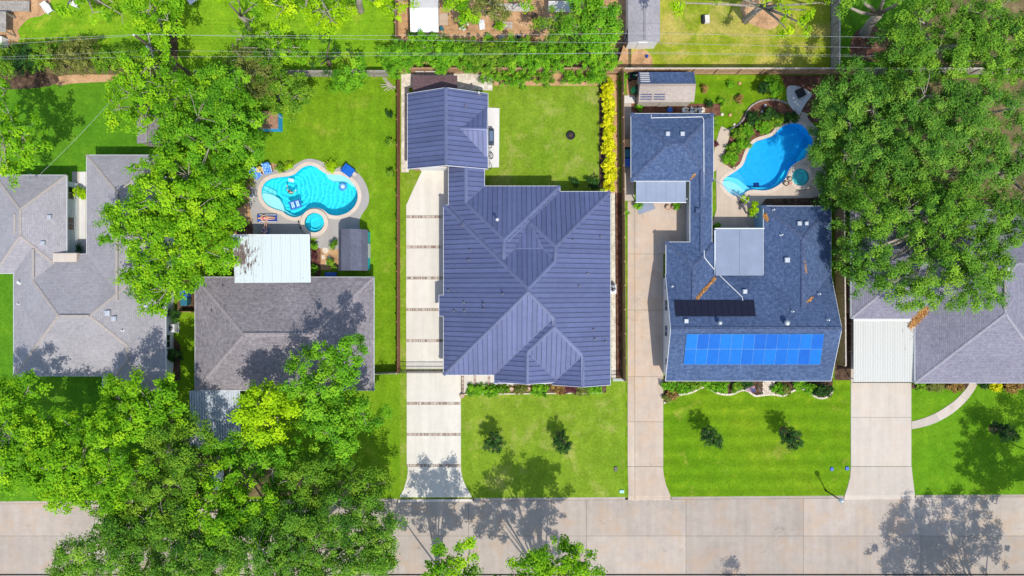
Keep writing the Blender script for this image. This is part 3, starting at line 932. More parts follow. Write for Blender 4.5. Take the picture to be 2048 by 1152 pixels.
class Roof:
    def __init__(self, wings):
        self.w = wings
        self.pieces = []
        for i, w in enumerate(wings):
            rect = [(w['x0'], w['y0']), (w['x1'], w['y0']), (w['x1'], w['y1']), (w['x0'], w['y1'])]
            for k, p in enumerate(w['pl']):
                poly = rect
                for m, q in enumerate(w['pl']):
                    if m != k: poly = clip_poly(poly, q[0]-p[0], q[1]-p[1], q[2]-p[2])
                    if len(poly) < 3: break
                if len(poly) < 3 or abs(area2(poly)) < 1e-3: continue
                polys = [poly]
                for j, v in enumerate(wings):
                    if j == i: continue
                    C = [(v['x0'], v['y0']), (v['x1'], v['y0']), (v['x1'], v['y1']), (v['x0'], v['y1'])]
                    eps = 1e-5 if j < i else -1e-5
                    for q in v['pl']:
                        C = clip_poly(C, q[0]-p[0], q[1]-p[1], q[2]-p[2]+eps)
                        if len(C) < 3: break
                    if len(C) >= 3: polys = sub_convex(polys, C)
                for pp in polys:
                    if abs(area2(pp)) > 2e-3:
                        self.pieces.append((p, pp if area2(pp) > 0 else pp[::-1]))
    def at(self, x, y):
        best = None
        for w in self.w:
            if w['x0']-1e-6 <= x <= w['x1']+1e-6 and w['y0']-1e-6 <= y <= w['y1']+1e-6:
                p = min(w['pl'], key=lambda q: q[0]*x+q[1]*y+q[2])
                z = p[0]*x+p[1]*y+p[2]
                if best is None or z > best[0]: best = (z, p)
        return best
    def pt(self, px, py, lift=0.0):
        z = 3.5
        for _ in range(12):
            q = P(px, py, z)
            r = self.at(q.x, q.y)
            z = r[0] if r else self.w[0]['ze']
        q = P(px, py, z)
        return Vector((q.x, q.y, z+lift))
    def key(self, p): return tuple(round(c, 3) for c in p[:3])
    def edges(self):
        """ridge / valley / eave segments, merged along their lines"""
        acc = {}
        for p, poly in self.pieces:
            n = len(poly)
            for i in range(n):
                a = Vector(poly[i]); b = Vector(poly[(i+1) % n])
                L = (b-a).length
                if L < 0.05: continue
                d = (b-a)/L; nrm = Vector((d.y, -d.x))
                m = max(1, int(L/0.2))
                for k in range(m):
                    c = a + d*(L*(k+0.5)/m)
                    o = c + nrm*0.04; q = c - nrm*0.04
                    ze = p[0]*c.x+p[1]*c.y+p[2]
                    r = self.at(o.x, o.y)
                    if r is None or r[0] < ze-0.12:
                        kind = 'eave'; kk = (kind, self.key(p), round(d.x, 2), round(d.y, 2), round(nrm.dot(c), 1))
                    elif self.key(r[1]) != self.key(p) and r[0] < ze+0.12:
                        zin = p[0]*q.x+p[1]*q.y+p[2]
                        kind = 'ridge' if zin+r[0] < 2*ze-0.004 else 'valley'
                        k1, k2 = sorted((self.key(p), self.key(r[1])))
                        if self.key(p) != k1: continue
                        kk = (kind, k1, k2, 0, 0)
                    else: continue
                    e_ = acc.setdefault(kk, dict(o=a.copy(), d=d.copy(), n=nrm.copy(), p=p, iv=[]))
                    t = (c-e_['o']).dot(e_['d'])
                    e_['iv'].append((t-L/m/2-1e-3, t+L/m/2+1e-3))
        out = []
        for kk, e_ in acc.items():
            iv = sorted(e_['iv']); cur = list(iv[0])
            runs = []
            for s0, s1 in iv[1:]:
                if s0 <= cur[1]+0.12: cur[1] = max(cur[1], s1)
                else: runs.append(cur); cur = [s0, s1]
            runs.append(cur)
            for s0, s1 in runs:
                if s1-s0 > 0.25:
                    out.append((kk[0], e_['o']+e_['d']*s0, e_['o']+e_['d']*s1, e_['n'], e_['p']))
        return out

def roof_mesh(R, name, mat, root, drop=0.0):
    verts, faces, uvs = [], [], []
    org = ORG[root.name]
    for p, poly in R.pieces:
        k = math.sqrt(1+p[0]**2+p[1]**2)
        f = []
        for x, y in poly:
            f.append(len(verts))
            verts.append((x-org.x, y-org.y, p[0]*x+p[1]*y+p[2]-drop-org.z))
            uvs.append((y, x*k) if p[3] in 'WE' else (x, y*k))
        faces.append(f)
    me = bpy.data.meshes.new(name)
    me.from_pydata(verts, [], faces)
    uvl = me.uv_layers.new(name='roof')
    for l in me.loops:
        uvl.data[l.index].uv = uvs[l.vertex_index]
    me.materials.append(mat)
    o = bpy.data.objects.new(name, me)
    _link(o, root)
    return o

def metal_panels(R, mat, parent, w=0.46, gap=0.017, lift=0.0):
    groups = {}
    for p, poly in R.pieces:
        ax = 1 if p[3] in 'WE' else 0
        lo = min(q[ax] for q in poly); hi = max(q[ax] for q in poly)
        for k in range(int(math.floor(lo/w)), int(math.floor(hi/w))+1):
            a, b = k*w+gap, (k+1)*w-gap
            c = clip_poly(poly, *((1, 0, -a) if ax == 0 else (0, 1, -a)))
            if len(c) > 2: c = clip_poly(c, *((-1, 0, b) if ax == 0 else (0, -1, b)))
            if len(c) > 2 and abs(area2(c)) > 0.01:
                groups.setdefault((R.key(p), k), []).append((p, c, ax, a, b))
    runs = []
    for (kk, k), items in groups.items():
        ax = items[0][2]
        iv = sorted(items, key=lambda t: min(q[1-ax] for q in t[1]))
        cur, end = [], None
        for t in iv:
            lo = min(q[1-ax] for q in t[1]); hi = max(q[1-ax] for q in t[1])
            if cur and lo > end+0.05:
                runs.append(cur); cur = []
                end = hi
            cur.append(t); end = hi if end is None else max(end, hi)
        runs.append(cur)
    for items in runs:
        mb = MB()
        for p, c, ax, a, b in items:
            up = Vector((-p[0], -p[1], 1)).normalized()
            zf = lambda x, y, d=0: p[0]*x+p[1]*y+p[2]+lift+d
            mb.slab([(x, y, zf(x, y)) for x, y in c], up, 0.03)
            # standing seam rib along one side
            rib = clip_poly(c, *((-1, 0, a+0.03) if ax == 0 else (0, -1, a+0.03)))
            if len(rib) > 2 and abs(area2(rib)) > 1e-3:
                mb.slab([(x, y, zf(x, y, 0.028)) for x, y in rib], up, 0.028)
        mb.build('roof_panel', mat, parent)

def house(name, label, cat, wings, m_roof, m_wall, m_trim, m_cap, base_px, metal=None, cap_w=0.14, trim_h=0.2, valley=None, floor=True):
    R = Roof(wings)
    root = thing(name, label, cat, P(*base_px) + Vector((0, 0, 0.1)))
    R.root = root
    if metal:
        rf = roof_mesh(R, 'roof', m_seam_shadow, root, 0.035)
        metal_panels(R, metal, root)
    else:
        rf = roof_mesh(R, 'roof', m_roof, root)
    ORG[rf.name] = ORG[root.name]
    R.rf = rf
    for kind, a, b, nrm, p in R.edges():
        if kind == 'ridge' or (kind == 'valley' and valley is not None):
            d = (b-a).normalized(); n2 = Vector((d.y, -d.x))
            vs = []
            for t, q in ((0, a), (1, b)):
                zc = R.at(q.x, q.y)
                zc = (p[0]*q.x+p[1]*q.y+p[2])
                cw_ = cap_w if kind == 'ridge' else cap_w*0.45
                for off in (-cw_, 0, cw_):
                    u = q + n2*off
                    # both sides follow their own slope
                    r = R.at(u.x, u.y)
                    zz = r[0] if (off != 0 and r and abs(r[0]-zc) < cap_w*1.2) else (zc if off == 0 else zc-0.05)
                    vs.append((u.x, u.y, zz + (0.05 if kind == 'ridge' else 0.012)))
            vs += [(x, y, z-0.06) for x, y, z in vs]
            fs = [(0, 3, 4, 1), (1, 4, 5, 2), (6, 7, 10, 9), (7, 8, 11, 10), (0, 6, 9, 3), (2, 5, 11, 8), (0, 1, 7, 6), (1, 2, 8, 7), (3, 9, 10, 4), (4, 10, 11, 5)]
            mb = MB(); mb.add(vs, fs)
            mb.build('ridge_cap' if kind == 'ridge' else 'valley_flashing', m_cap if kind == 'ridge' else valley, root)
        elif kind == 'eave':
            vs = []
            for q in (a, b):
                z = p[0]*q.x+p[1]*q.y+p[2]
                for off, dz in ((-0.01, 0.008), (0.022, 0.008), (0.022, -trim_h), (-0.01, -trim_h)):
                    u = q + nrm*off
                    vs.append((u.x, u.y, z+dz))
            fs = [(0, 1, 2, 3), (7, 6, 5, 4)] + [(i, 4+i, 4+(i+1) % 4, (i+1) % 4) for i in range(4)]
            mb = MB(); mb.add(vs, fs); mb.build('fascia', m_trim, root)
    for i, w in enumerate(wings):
        if not w['walls']: continue
        d = w['inset'] + 0.004*i
        x0, x1, y0, y1, ze, s = w['x0']+d, w['x1']-d, w['y0']+d, w['y1']-d, w['ze']-0.03, w['s']
        mb = MB()
        c = [(x0, y0), (x1, y0), (x1, y1), (x0, y1)]
        mb.add([(x, y, 0.02) for x, y in c] + [(x, y, ze) for x, y in c], [(i_, (i_+1) % 4, 4+(i_+1) % 4, 4+i_) for i_ in range(4)])
        rise = lambda half: s*half
        for side, a, b in (('S', c[0], c[1]), ('E', c[1], c[2]), ('N', c[2], c[3]), ('W', c[3], c[0])):
            if side not in w['sides']:
                mx, my = (a[0]+b[0])/2, (a[1]+b[1])/2
                hz = (abs(b[0]-a[0])+abs(b[1]-a[1]))/2
                mb.add([(a[0], a[1], ze), (b[0], b[1], ze), (b[0], b[1], ze+s*d), (mx, my, ze+s*(hz+d)-0.05), (a[0], a[1], ze+s*d)], [(0, 1, 2, 3, 4)])
        mb.build('wall', m_wall, root)
    return R

def window(root, c, w, h, face, m_frame=None):
    """face: outward direction 'N','S','E','W'; c: centre on the wall"""
    m_frame = m_frame or m_white
    ang = {'S': 0, 'E': math.pi/2, 'N': math.pi, 'W': -math.pi/2}[face]
    Rm = Matrix.Translation(c) @ Matrix.Rotation(ang, 4, 'Z')
    mb = MB()
    for x, z, sx, sz in ((0, h/2+0.03, w+0.12, 0.06), (0, -h/2-0.03, w+0.12, 0.06), (-w/2-0.03, 0, 0.06, h), (w/2+0.03, 0, 0.06, h), (0, 0, 0.035, h)):
        q = Rm @ Vector((x, -0.035, z))
        mb.box(q, (sx, 0.07, sz), ang)
    f = mb.build('window', m_frame, root)
    ORG[f.name] = ORG[root.name]
    q = Rm @ Vector((0, -0.012, 0))
    MB().box(q, (w, 0.02, h), ang).build('pane', m_glass, f)

def door(root, c, w, h, face, m):
    ang = {'S': 0, 'E': math.pi/2, 'N': math.pi, 'W': -math.pi/2}[face]
    Rm = Matrix.Translation(c) @ Matrix.Rotation(ang, 4, 'Z')
    o = MB().box(Rm @ Vector((0, -0.02, 0)), (w, 0.05, h), ang).build('door', m, root)
    ORG[o.name] = ORG[root.name]
    MB().box(Rm @ Vector((w*0.4, -0.06, -0.05)), (0.05, 0.05, 0.12), ang).build('handle', m_galv, o)

def pipe(R, px, py, r=0.06, h=0.35, m=None, cap=None, name='vent_pipe'):
    b = R.pt(px, py)
    mb = MB(); mb.cyl((b.x, b.y, b.z-0.1), r, h+0.1, 8)
    mb.cyl((b.x, b.y, b.z-0.05), r*2.2, 0.09, 8, r*1.3)
    o = mb.build(name, m or m_vent, R.root)
    ORG[o.name] = ORG[R.root.name]
    if cap:
        MB().cyl((b.x, b.y, b.z+h), cap, 0.08, 12, cap*0.6).build('cap', cap_mat, o)
    return o

def box_vent(R, px, py, s=0.36, h=0.22, m=None):
    b = R.pt(px, py)
    mb = MB(); mb.cbox((b.x, b.y, b.z+h/2-0.03), (s, s, h+0.06), 0, 0.05)
    mb.build('roof_vent', m or m_ventbox, R.root)

def turbine(R, px, py, r=0.2):
    b = R.pt(px, py)
    mb = MB(); mb.cyl((b.x, b.y, b.z-0.1), r*0.6, 0.4, 12)
    o = mb.build('turbine_vent', m_galv, R.root); ORG[o.name] = ORG[R.root.name]
    MB().lathe((b.x, b.y, b.z+0.28), [(r*0.6, 0), (r, 0.08), (r*1.08, 0.2), (r*0.9, 0.32), (r*0.4, 0.4)], 14).build('turbine_head', m_galv, o, True)

# ---- materials of the houses
m_sh_a = M_shingle('weathered grey shingles', (0.240, 0.228, 0.245), (0.315, 0.298, 0.308), (0.38, 0.355, 0.355), 0.62, blotch=0.25)
m_sh_b = M_shingle('grey brown shingles', (0.125, 0.110, 0.122), (0.235, 0.212, 0.222), (0.36, 0.325, 0.325), 0.55)
m_sh_d = M_shingle('blue grey shingles', (0.034, 0.058, 0.122), (0.068, 0.106, 0.198), (0.145, 0.195, 0.305), 0.5)
m_sh_e = M_shingle('slate grey shingles', (0.150, 0.142, 0.185), (0.22, 0.21, 0.255), (0.29, 0.28, 0.32), 0.42, (0.36, 0.17), 0.2)
m_cap_a = M_plain('pale ridge shingles', (0.33, 0.29, 0.265), 0.9, 0.1, scale=5)
m_cap_b = M_plain('brown ridge shingles', (0.245, 0.218, 0.222), 0.9, 0.1, scale=6, var=0.3)
m_cap_d = M_plain('blue ridge shingles', (0.065, 0.09, 0.16), 0.9, 0.1, scale=5, var=0.45)
m_cap_e = M_plain('slate ridge shingles', (0.27, 0.26, 0.29), 0.9, 0.1, scale=5, var=0.25)
def M_metal(name, c, rough=0.45, metal=0.15):
    t = NT(name)
    n0 = t.noise(0.3, 4, 0.6); n1 = t.noise(2.2, 5, 0.7); st = t.noise(1.2, 3, 0.6, vec=t.mapv(3, 3, 3))
    a = [x*0.84 for x in c]; b = [min(1, x*1.15) for x in c]
    x = t.mix(0.5, t.ramp(n0, [(0.3, a), (0.7, b)]), t.ramp(n1, [(0.3, a), (0.7, b)]))
    oi = t.n('ObjectInfo'); mr = t.n('MapRange'); mr.inputs['To Min'].default_value = 0.90; mr.inputs['To Max'].default_value = 1.10
    t.l(oi.outputs['Random'], mr.inputs['Value'])
    x = t.mix(1.0, x, mr.outputs[0], 'MULTIPLY')
    t.col(x); t.rough(rough, 0.4, metal)
    t.l(t.ramp(n1, [(0.3, rough-0.06), (0.7, rough+0.12)]), t.b.inputs['Roughness'])
    return t.m
m_seam = M_metal('slate blue standing seam metal', (0.098, 0.115, 0.218))
m_seam_cap = M_metal('slate blue metal flashing', (0.118, 0.135, 0.228), 0.4)
m_seam_shadow = M_plain('painted seam shadow', (0.010, 0.011, 0.022), 0.8, 0.1)  # near-black underlay: the ribs' shadow lines are put into this colour
m_vent = M_plain('grey painted pipe', (0.12, 0.12, 0.15), 0.5, 0.4)
m_ventbox = M_plain('dulled vent box', (0.42, 0.44, 0.48), 0.5, 0.4, 0.2, var=0.2)
cap_mat = M_plain('bare metal cap', (0.62, 0.60, 0.60), 0.4, 0.5, 0.4)

# ---- the metal roofed house in the middle
ZC, SC = 2.9, 0.5
main = wing(887, 410, 1221, 750, ZC, SC, 'NSEW')
n1 = wing(897, 372, 1120, 560, ZC, SC, 'NEW')
n2 = wing(994, 383, 1221, 560, ZC, SC, 'NEW', inset=0.5)
s1 = wing(988, 600, 1221, 767, ZC, SC, 'SEW', inset=0.6)
g1 = wing(988, 660, 1119, 764, ZC, SC, 'EW', inset=0.55)
g2 = wing(1104, 690, 1221, 770, ZC, SC, 'EW', inset=0.48)
brz = wing(897, 330, 969, 440, ZC, SC, 'EW')
bump = wing(878, 590, 889, 632, ZC-0.22, SC, 'W', walls=False)
bump['pl'] = [(SC, 0, ZC-SC*main['x0'], 'W')]
# low cricket that drains the pocket between the two rear wings
vx = P(1057, 448, ZC)
zc0 = ZC + SC*(n1['x1']-vx.x)
cr = wing(1008, 446, 1108, 505, ZC, SC, 'N', walls=False)
y_c = P(0, 446, ZC).y
cr['pl'] = [(0, -SC*0.5, zc0+SC*0.5*y_c, 'N')]
RC = house('house', 'house with slate blue standing seam metal roof in the centre lot', 'house', [main, n1, n2, s1, g1, g2, brz, bump, cr], None, m_brickwall, m_white, m_seam_cap, (1054, 576), metal=m_seam, cap_w=0.16, valley=m_seam_cap)
for x, y, c in ((995, 441, 0.16), ):
    pipe(RC, x, y, 0.09, 0.9, m_vent, c)
for x, y in ((941, 500), (938, 520), (897, 581), (928, 605), (908, 622), (929, 622), (1146, 480), (1201, 473), (1175, 547), (1158, 572), (1187, 659), (1190, 678), (1211, 683)):
    pipe(RC, x, y, 0.07, 0.28)
for x, y in ((1006, 588), (967, 608), (967, 618), (925, 452)):
    pipe(RC, x, y, 0.06, 0.6)
xw = main['x0']+0.45
for yy, ww in ((470, 1.2), (540, 1.6), (660, 1.2), (700, 0.9)):
    window(RC.root, (xw, P(0, yy).y, 1.5), ww, 1.2, 'W')
xe_ = main['x1']-0.45
for yy in (450, 520, 640, 700):
    window(RC.root, (xe_, P(0, yy).y, 1.5), 1.2, 1.2, 'E')
window(RC.root, ((g1['x0']+g1['x1'])/2, g1['y0']+0.57, 1.5), 1.8, 1.4, 'S')
window(RC.root, ((g2['x0']+g2['x1'])/2, g2['y0']+0.5, 1.5), 1.6, 1.4, 'S')
door(RC.root, (main['x0']+3.6, main['y0']+0.45, 1.1), 1.0, 2.1, 'S', m_darkmetal)
# ---- its garage
gar = wing(815, 187, 976, 338, 2.8, 0.5, 'EW', inset=0.3)
gx = wing(893, 211, 975, 318, 2.8, 0.5, 'NSW')
gx['pl'] = [p for p in gx['pl'] if p[3] in 'NS']; gx['sides'] = 'NS'
RG = house('garage', 'metal roofed garage at the head of the pale driveway', 'garage', [gar, gx], None, m_brickwall, m_white, m_seam_cap, (896, 262), metal=m_seam, cap_w=0.16, valley=m_seam_cap)
pipe(RG, 931, 213, 0.07, 0.35); pipe(RG, 958, 188, 0.1, 0.5, None, 0.13)
door(RG.root, ((gar['x0']+gar['x1'])/2-0.6, gar['y0']+0.3, 1.15), 4.6, 2.1, 'S', m_white)
# ---- lean-to against the garage's back wall
mb = MB().box(P(868, 166, 2.0), (4.4, 1.3, 0.08), 0, 0.14).build
lean = thing('lean_to', 'dark shingled lean-to behind the metal roofed garage', 'lean-to', P(868, 170))
MB().box(P(870, 170, 2.15), (4.3, 1.9, 0.08), 0, -0.12).build('roof', M_plain('plum brown shingles', (0.115, 0.072, 0.075), 0.9, 0.1, var=0.3, scale=5), lean)
for x in (832, 906):
    MB().box(P(x, 162, 1.0), (0.1, 0.1, 2.0)).build('post', m_darkmetal, lean)

# ---- far left house, grey shingles round a courtyard
ZA, SA = 2.7, 0.4
a1 = wing(-12, 350, 133, 547, ZA, SA, 'NSEW')
a2 = wing(27, 440, 133, 640, ZA, SA, 'EW')
a3 = wing(27, 508, 331, 752, ZA, SA, 'NSEW', inset=0.5)
a4 = wing(173, 310, 331, 640, ZA, SA, 'NEW')
a5 = wing(205, 640, 331, 781, ZA, SA, 'SEW', inset=0.55)
RA = house('house', 'far left house with weathered grey hip roofs around a courtyard', 'house', [a1, a2, a3, a4, a5], m_sh_a, m_offwhite, m_white, m_cap_a, (180, 560), cap_w=0.13)
for x, y in ((100, 434), (87, 486)): box_vent(RA, x, y, 0.38)
box_vent(RA, 216, 626, 0.5); box_vent(RA, 229, 637, 0.45); pipe(RA, 246, 661, 0.06, 0.3, m_white); pipe(RA, 40, 565, 0.12, 0.3, m_white); pipe(RA, 38, 608, 0.06, 0.25, m_white); box_vent(RA, 292, 613, 0.4)
sk = RA.pt(134, 515, 0)
MB().cbox((sk.x, sk.y, sk.z+0.12), (2.3, 0.85, 0.5), 0, 0.05).build('chimney', m_drive_e, RA.root)
for i, (a, b) in enumerate((((30, 428), (30, 468)), ((67, 497), (67, 556)), ((120, 632), (180, 632)), ((234, 385), (234, 600)), ((254, 696), (254, 723)))):
    p0, p1 = RA.pt(*a), RA.pt(*b)
    d = (p1-p0)
    if abs(d.x) > abs(d.y): s = (abs(d.x), 0.24, 0.1)
    else: s = (0.24, abs(d.y), 0.1)
    c = (p0+p1)/2
    MB().cbox((c.x, c.y, max(p0.z, p1.z)+0.07), s, 0, 0.03).build('ridge_vent', m_cap_a, RA.root)
for yy in (400, 460): window(RA.root, (a4['x0']+0.45, P(0, yy).y, 1.5), 1.2, 1.2, 'W')
for yy in (390, 450): window(RA.root, (a1['x1']-0.45, P(0, yy).y, 1.5), 1.2, 1.2, 'E')
for yy in (590, 680): window(RA.root, (a3['x1']-0.5, P(0, yy).y, 1.5), 1.2, 1.2, 'E')
# television aerial on the north slope
b = RA.pt(75, 358)
mb = MB(); mb.tube([b, b+Vector((0, 0, 1.1))], 0.02)
for i in range(4): mb.tube([b+Vector((-0.35+0.05*i, -0.3+0.2*i, 1.0)), b+Vector((0.35-0.05*i, -0.3+0.2*i, 1.0))], 0.012, 4)
mb.tube([b+Vector((0, -0.35, 1.0)), b+Vector((0, 0.4, 1.0))], 0.015, 4)
mb.build('aerial', m_galv, RA.root)

# ---- grey brown house with the pool
b1 = wing(390, 554, 748, 781, 2.6, 0.36, 'NSEW')
RB = house('house', 'grey brown hip roofed house just south of the turquoise pool', 'house', [b1], m_sh_b, m_brickwall, m_white, m_cap_b, (570, 668), cap_w=0.15)
for x, y, h in ((397, 574, 0.3), (410, 573, 0.4), (446, 572, 0.25), (632, 628, 0.35), (424, 622, 0.25)): pipe(RB, x, y, 0.06, h)
p0, p1 = RB.pt(488, 668), RB.pt(618, 668)
MB().cbox(((p0.x+p1.x)/2, p0.y, p0.z+0.06), (p1.x-p0.x, 0.3, 0.1), 0, 0.04).build('ridge_vent', m_cap_b, RB.root)
for xx in (660, 710): window(RB.root, (P(xx, 0).x, b1['y1']-0.45, 1.5), 1.3, 1.2, 'N')
for yy in (620, 700): window(RB.root, (b1['x1']-0.45, P(0, yy).y, 1.5), 1.2, 1.2, 'E')

# ---- blue shingled house with solar panels
ZD, SD = 2.7, 0.42
d1 = wing(1331, 548, 1662, 762, ZD, SD, 'NS', inset=0.35)
d2 = wing(1527, 412, 1662, 655, ZD, SD, 'NEW')
d3 = wing(1332, 484, 1432, 655, ZD, SD, 'NEW', inset=0.5)
d3b = wing(1338, 482, 1432, 560, ZD, SD, 'N', walls=False)
d3b['pl'] = [(0, -SD, ZD+SD*d3b['y1'], 'N'), (SD, 0, ZD-SD*d3b['x0'], 'W')]
d4 = wing(1380, 330, 1424, 600, ZD, SD, 'EW', inset=0.3)
d5 = wing(1262, 227, 1427, 362, ZD, SD, 'NSEW')
RD = house('house', 'blue shingled house with solar panels and a linked garage', 'house', [d1, d2, d3, d4, d5], m_sh_d, m_offwhite, m_white, m_cap_d, (1500, 600), cap_w=0.2)
# photovoltaic array, 2 rows of 12
arr = MB()
def grid_pt(u, v):
    x = (1373*(1-u)+1647.5*u)*(1-v) + (1366.5*(1-u)+1639.5*u)*v
    y = 667*(1-v)+728*v
    return RD.pt(x, y)
pa, pb, pc, pd = grid_pt(0, 0), grid_pt(1, 0), grid_pt(1, 1), grid_pt(0, 1)
up = (pb-pa).cross(pa-pd).normalized()
if up.z < 0: up = -up
for v in (0.12, 0.42, 0.6, 0.9):
    arr.tube([grid_pt(0, v)+up*0.05, grid_pt(1, v)+up*0.05], 0.025, 4)
bq = [grid_pt(u, v)+up*0.085 for u, v in ((0, 0), (1, 0), (1, 1), (0, 1))]
if (bq[1]-bq[0]).cross(bq[2]-bq[0]).z < 0: bq = bq[::-1]
arr.slab(bq, up, 0.02)
arr_o = arr.build('solar_array', M_plain('solar panel frame', (0.08, 0.22, 0.44), 0.5, 0.4, 0.3), RD.root); ORG[arr_o.name] = ORG[RD.root.name]
def M_solar(name, lo, hi):
    t = NT(name)
    oi = t.n('ObjectInfo')
    c = t.ramp(oi.outputs['Random'], [(0, lo), (1, hi)])
    n = t.noise(1.5, 3, 0.6)
    t.col(t.mix(0.25, c, t.ramp(n, [(0.3, lo), (0.7, hi)]))); t.rough(0.4, 0.12)
    return t.m
m_solar = M_solar('blue photovoltaic glass', (0.001, 0.075, 0.36), (0.003, 0.145, 0.47))
for r in range(2):
    for c in range(12):
        q = []
        g = 0.0019; h = 0.010
        for u, v in ((c/12+g, r/2+h), ((c+1)/12-g, r/2+h), ((c+1)/12-g, (r+1)/2-h), (c/12+g, (r+1)/2-h)):
            q.append(grid_pt(u, v)+up*0.12)
        if (q[1]-q[0]).cross(q[2]-q[0]).z < 0: q = q[::-1]
        mb = MB(); mb.slab(q, up, 0.04)
        o = mb.build('solar_panel', m_solar, arr_o)
# pool heating mat
mat_r = []
for x, y in ((1348, 600.5), (1508, 600.5), (1511.5, 633), (1351, 633)):
    mat_r.append(RD.pt(x, y))
uq = (mat_r[1]-mat_r[0]).cross(mat_r[2]-mat_r[0]).normalized()
if uq.z < 0: uq = -uq
n_m = 12
for i in range(n_m):
    u0, u1 = i/n_m+0.002, (i+1)/n_m-0.002
    q = [mat_r[0].lerp(mat_r[1], u0), mat_r[0].lerp(mat_r[1], u1), mat_r[3].lerp(mat_r[2], u1), mat_r[3].lerp(mat_r[2], u0)]
    q = [p+uq*0.06 for p in q]
    if (q[1]-q[0]).cross(q[2]-q[0]).z < 0: q = q[::-1]
    MB().slab(q, uq, 0.03).build('pool_heating_mat', M_plain('black rubber mat', (0.008, 0.010, 0.026), 0.7, 0.25), RD.root)
# plumbing line across the roof
def line_on(R, pts, r, m, name='pipe_run', lift=0.07):
    path = []
    for (x0, y0), (x1, y1) in zip(pts[:-1], pts[1:]):
        k = max(2, int(math.hypot(x1-x0, y1-y0)/8))
        for i in range(k):
            path.append(R.pt(x0+(x1-x0)*i/k, y0+(y1-y0)*i/k, lift))
    path.append(R.pt(*pts[-1], lift))
    return MB().tube(path, r, 5).build(name, m, R.root)
m_pvc = M_plain('white pvc pipe', (0.72, 0.72, 0.70), 0.5, 0.3)
line_on(RD, [(1302, 230), (1302, 236), (1404, 234), (1407, 240), (1408, 514), (1414, 522), (1433, 545), (1484, 594), (1485, 601)], 0.035, m_pvc)
for x, y in ((1335, 268), (1364.5, 268)): box_vent(RD, x, y, 0.4)
turbine(RD, 1437, 645, 0.2); turbine(RD, 1570.5, 645, 0.26)
box_vent(RD, 1372, 642, 0.4); box_vent(RD, 1489, 583, 0.42); box_vent(RD, 1573.5, 520, 0.48); box_vent(RD, 1598, 447, 0.4); box_vent(RD, 1612, 447, 0.35)
box_vent(RD, 1395, 421, 0.45, 0.2, m_cap_d)
for x, y in ((1344, 573), (1584, 623), (1637, 588), (1546, 420), (1562, 470), (1655, 640)): pipe(RD, x, y, 0.06, 0.4, m_white)
for yy in (610, 660): window(RD.root, (d1['x0']+0.35, P(0, yy).y, 1.6), 1.0, 1.1, 'W')
for yy, ww in ((720, 0.6), (570, 0.8)): window(RD.root, (d1['x0']+0.35, P(0, yy).y, 1.7), ww, 0.8, 'W')
for xx in (1380, 1440, 1580, 1630): window(RD.root, (P(xx, 0).x, d1['y0']+0.35, 1.5), 1.4, 1.2, 'S')
door(RD.root, (P(1512, 0).x, d1['y0']+0.35, 1.1), 1.0, 2.1, 'S', m_redmulch)
m_bluewall = M_plain('pale blue siding', (0.22, 0.42, 0.62), 0.7, 0.2)
MB().box((P(1517, 440).x, P(1517, 440).y, 1.25), (0.9, 2.4, 2.3)).build('closet', m_bluewall, RD.root)
# flat grey patio roof in the corner of that house
fr = thing('patio_roof', 'flat grey membrane patio roof between wings of the blue house', 'patio roof', P(1480, 500))
m_memb = M_plain('grey roofing membrane', (0.21, 0.245, 0.32), 0.6, 0.25, var=0.1, scale=0.7)
qs = [P(1431, 458, 2.72), P(1527, 458, 2.72), P(1527, 551, 3.15), P(1431, 551, 3.15)]
c4 = [Vector((1, 0, 0))]
for i in range(2):
    x0, x1 = i/2+0.002, (i+1)/2-0.002
    q = [qs[3].lerp(qs[2], x0), qs[3].lerp(qs[2], x1), qs[0].lerp(qs[1], x1), qs[0].lerp(qs[1], x0)]
    if (q[1]-q[0]).cross(q[2]-q[0]).z < 0: q = q[::-1]
    MB().slab(q, Vector((0, 0, 1)), 0.12).build('membrane_sheet', m_memb, fr)
MB().box((qs[0]+qs[1])/2+Vector((0, 0.05, -0.06)), (4.75, 0.09, 0.22)).build('fascia', m_offwhite, fr)
MB().box((qs[0]+qs[3])/2+Vector((-0.06, 0, -0.05)), (0.09, 4.2, 0.2)).build('fascia', m_offwhite, fr)
for x in (1434, 1480, 1524):
    MB().box(P(x, 461, 1.3), (0.1, 0.1, 2.6)).build('post', m_white, fr)
# awning over the garage apron
aw = thing('carport', 'flat blue grey carport roof on the front of the garage', 'carport', P(1320, 384))
q = [P(1272, 404, 2.35), P(1372, 404, 2.35), P(1372, 363, 2.5), P(1272, 363, 2.5)]
for i in range(5):
    u0, u1 = i/5+0.0015, (i+1)/5-0.0015
    MB().slab([q[0].lerp(q[1], u0), q[0].lerp(q[1], u1), q[3].lerp(q[2], u1), q[3].lerp(q[2], u0)], Vector((0, 0, 1)), 0.07).build('roof_sheet', m_memb, aw)
MB().box((q[0]+q[1])/2+Vector((0, -0.04, -0.03)), (4.9, 0.07, 0.16)).build('gutter', m_white, aw)
for x in (1275, 1368): MB().box(P(x, 401, 1.2), (0.09, 0.09, 2.3)).build('post', m_white, aw)

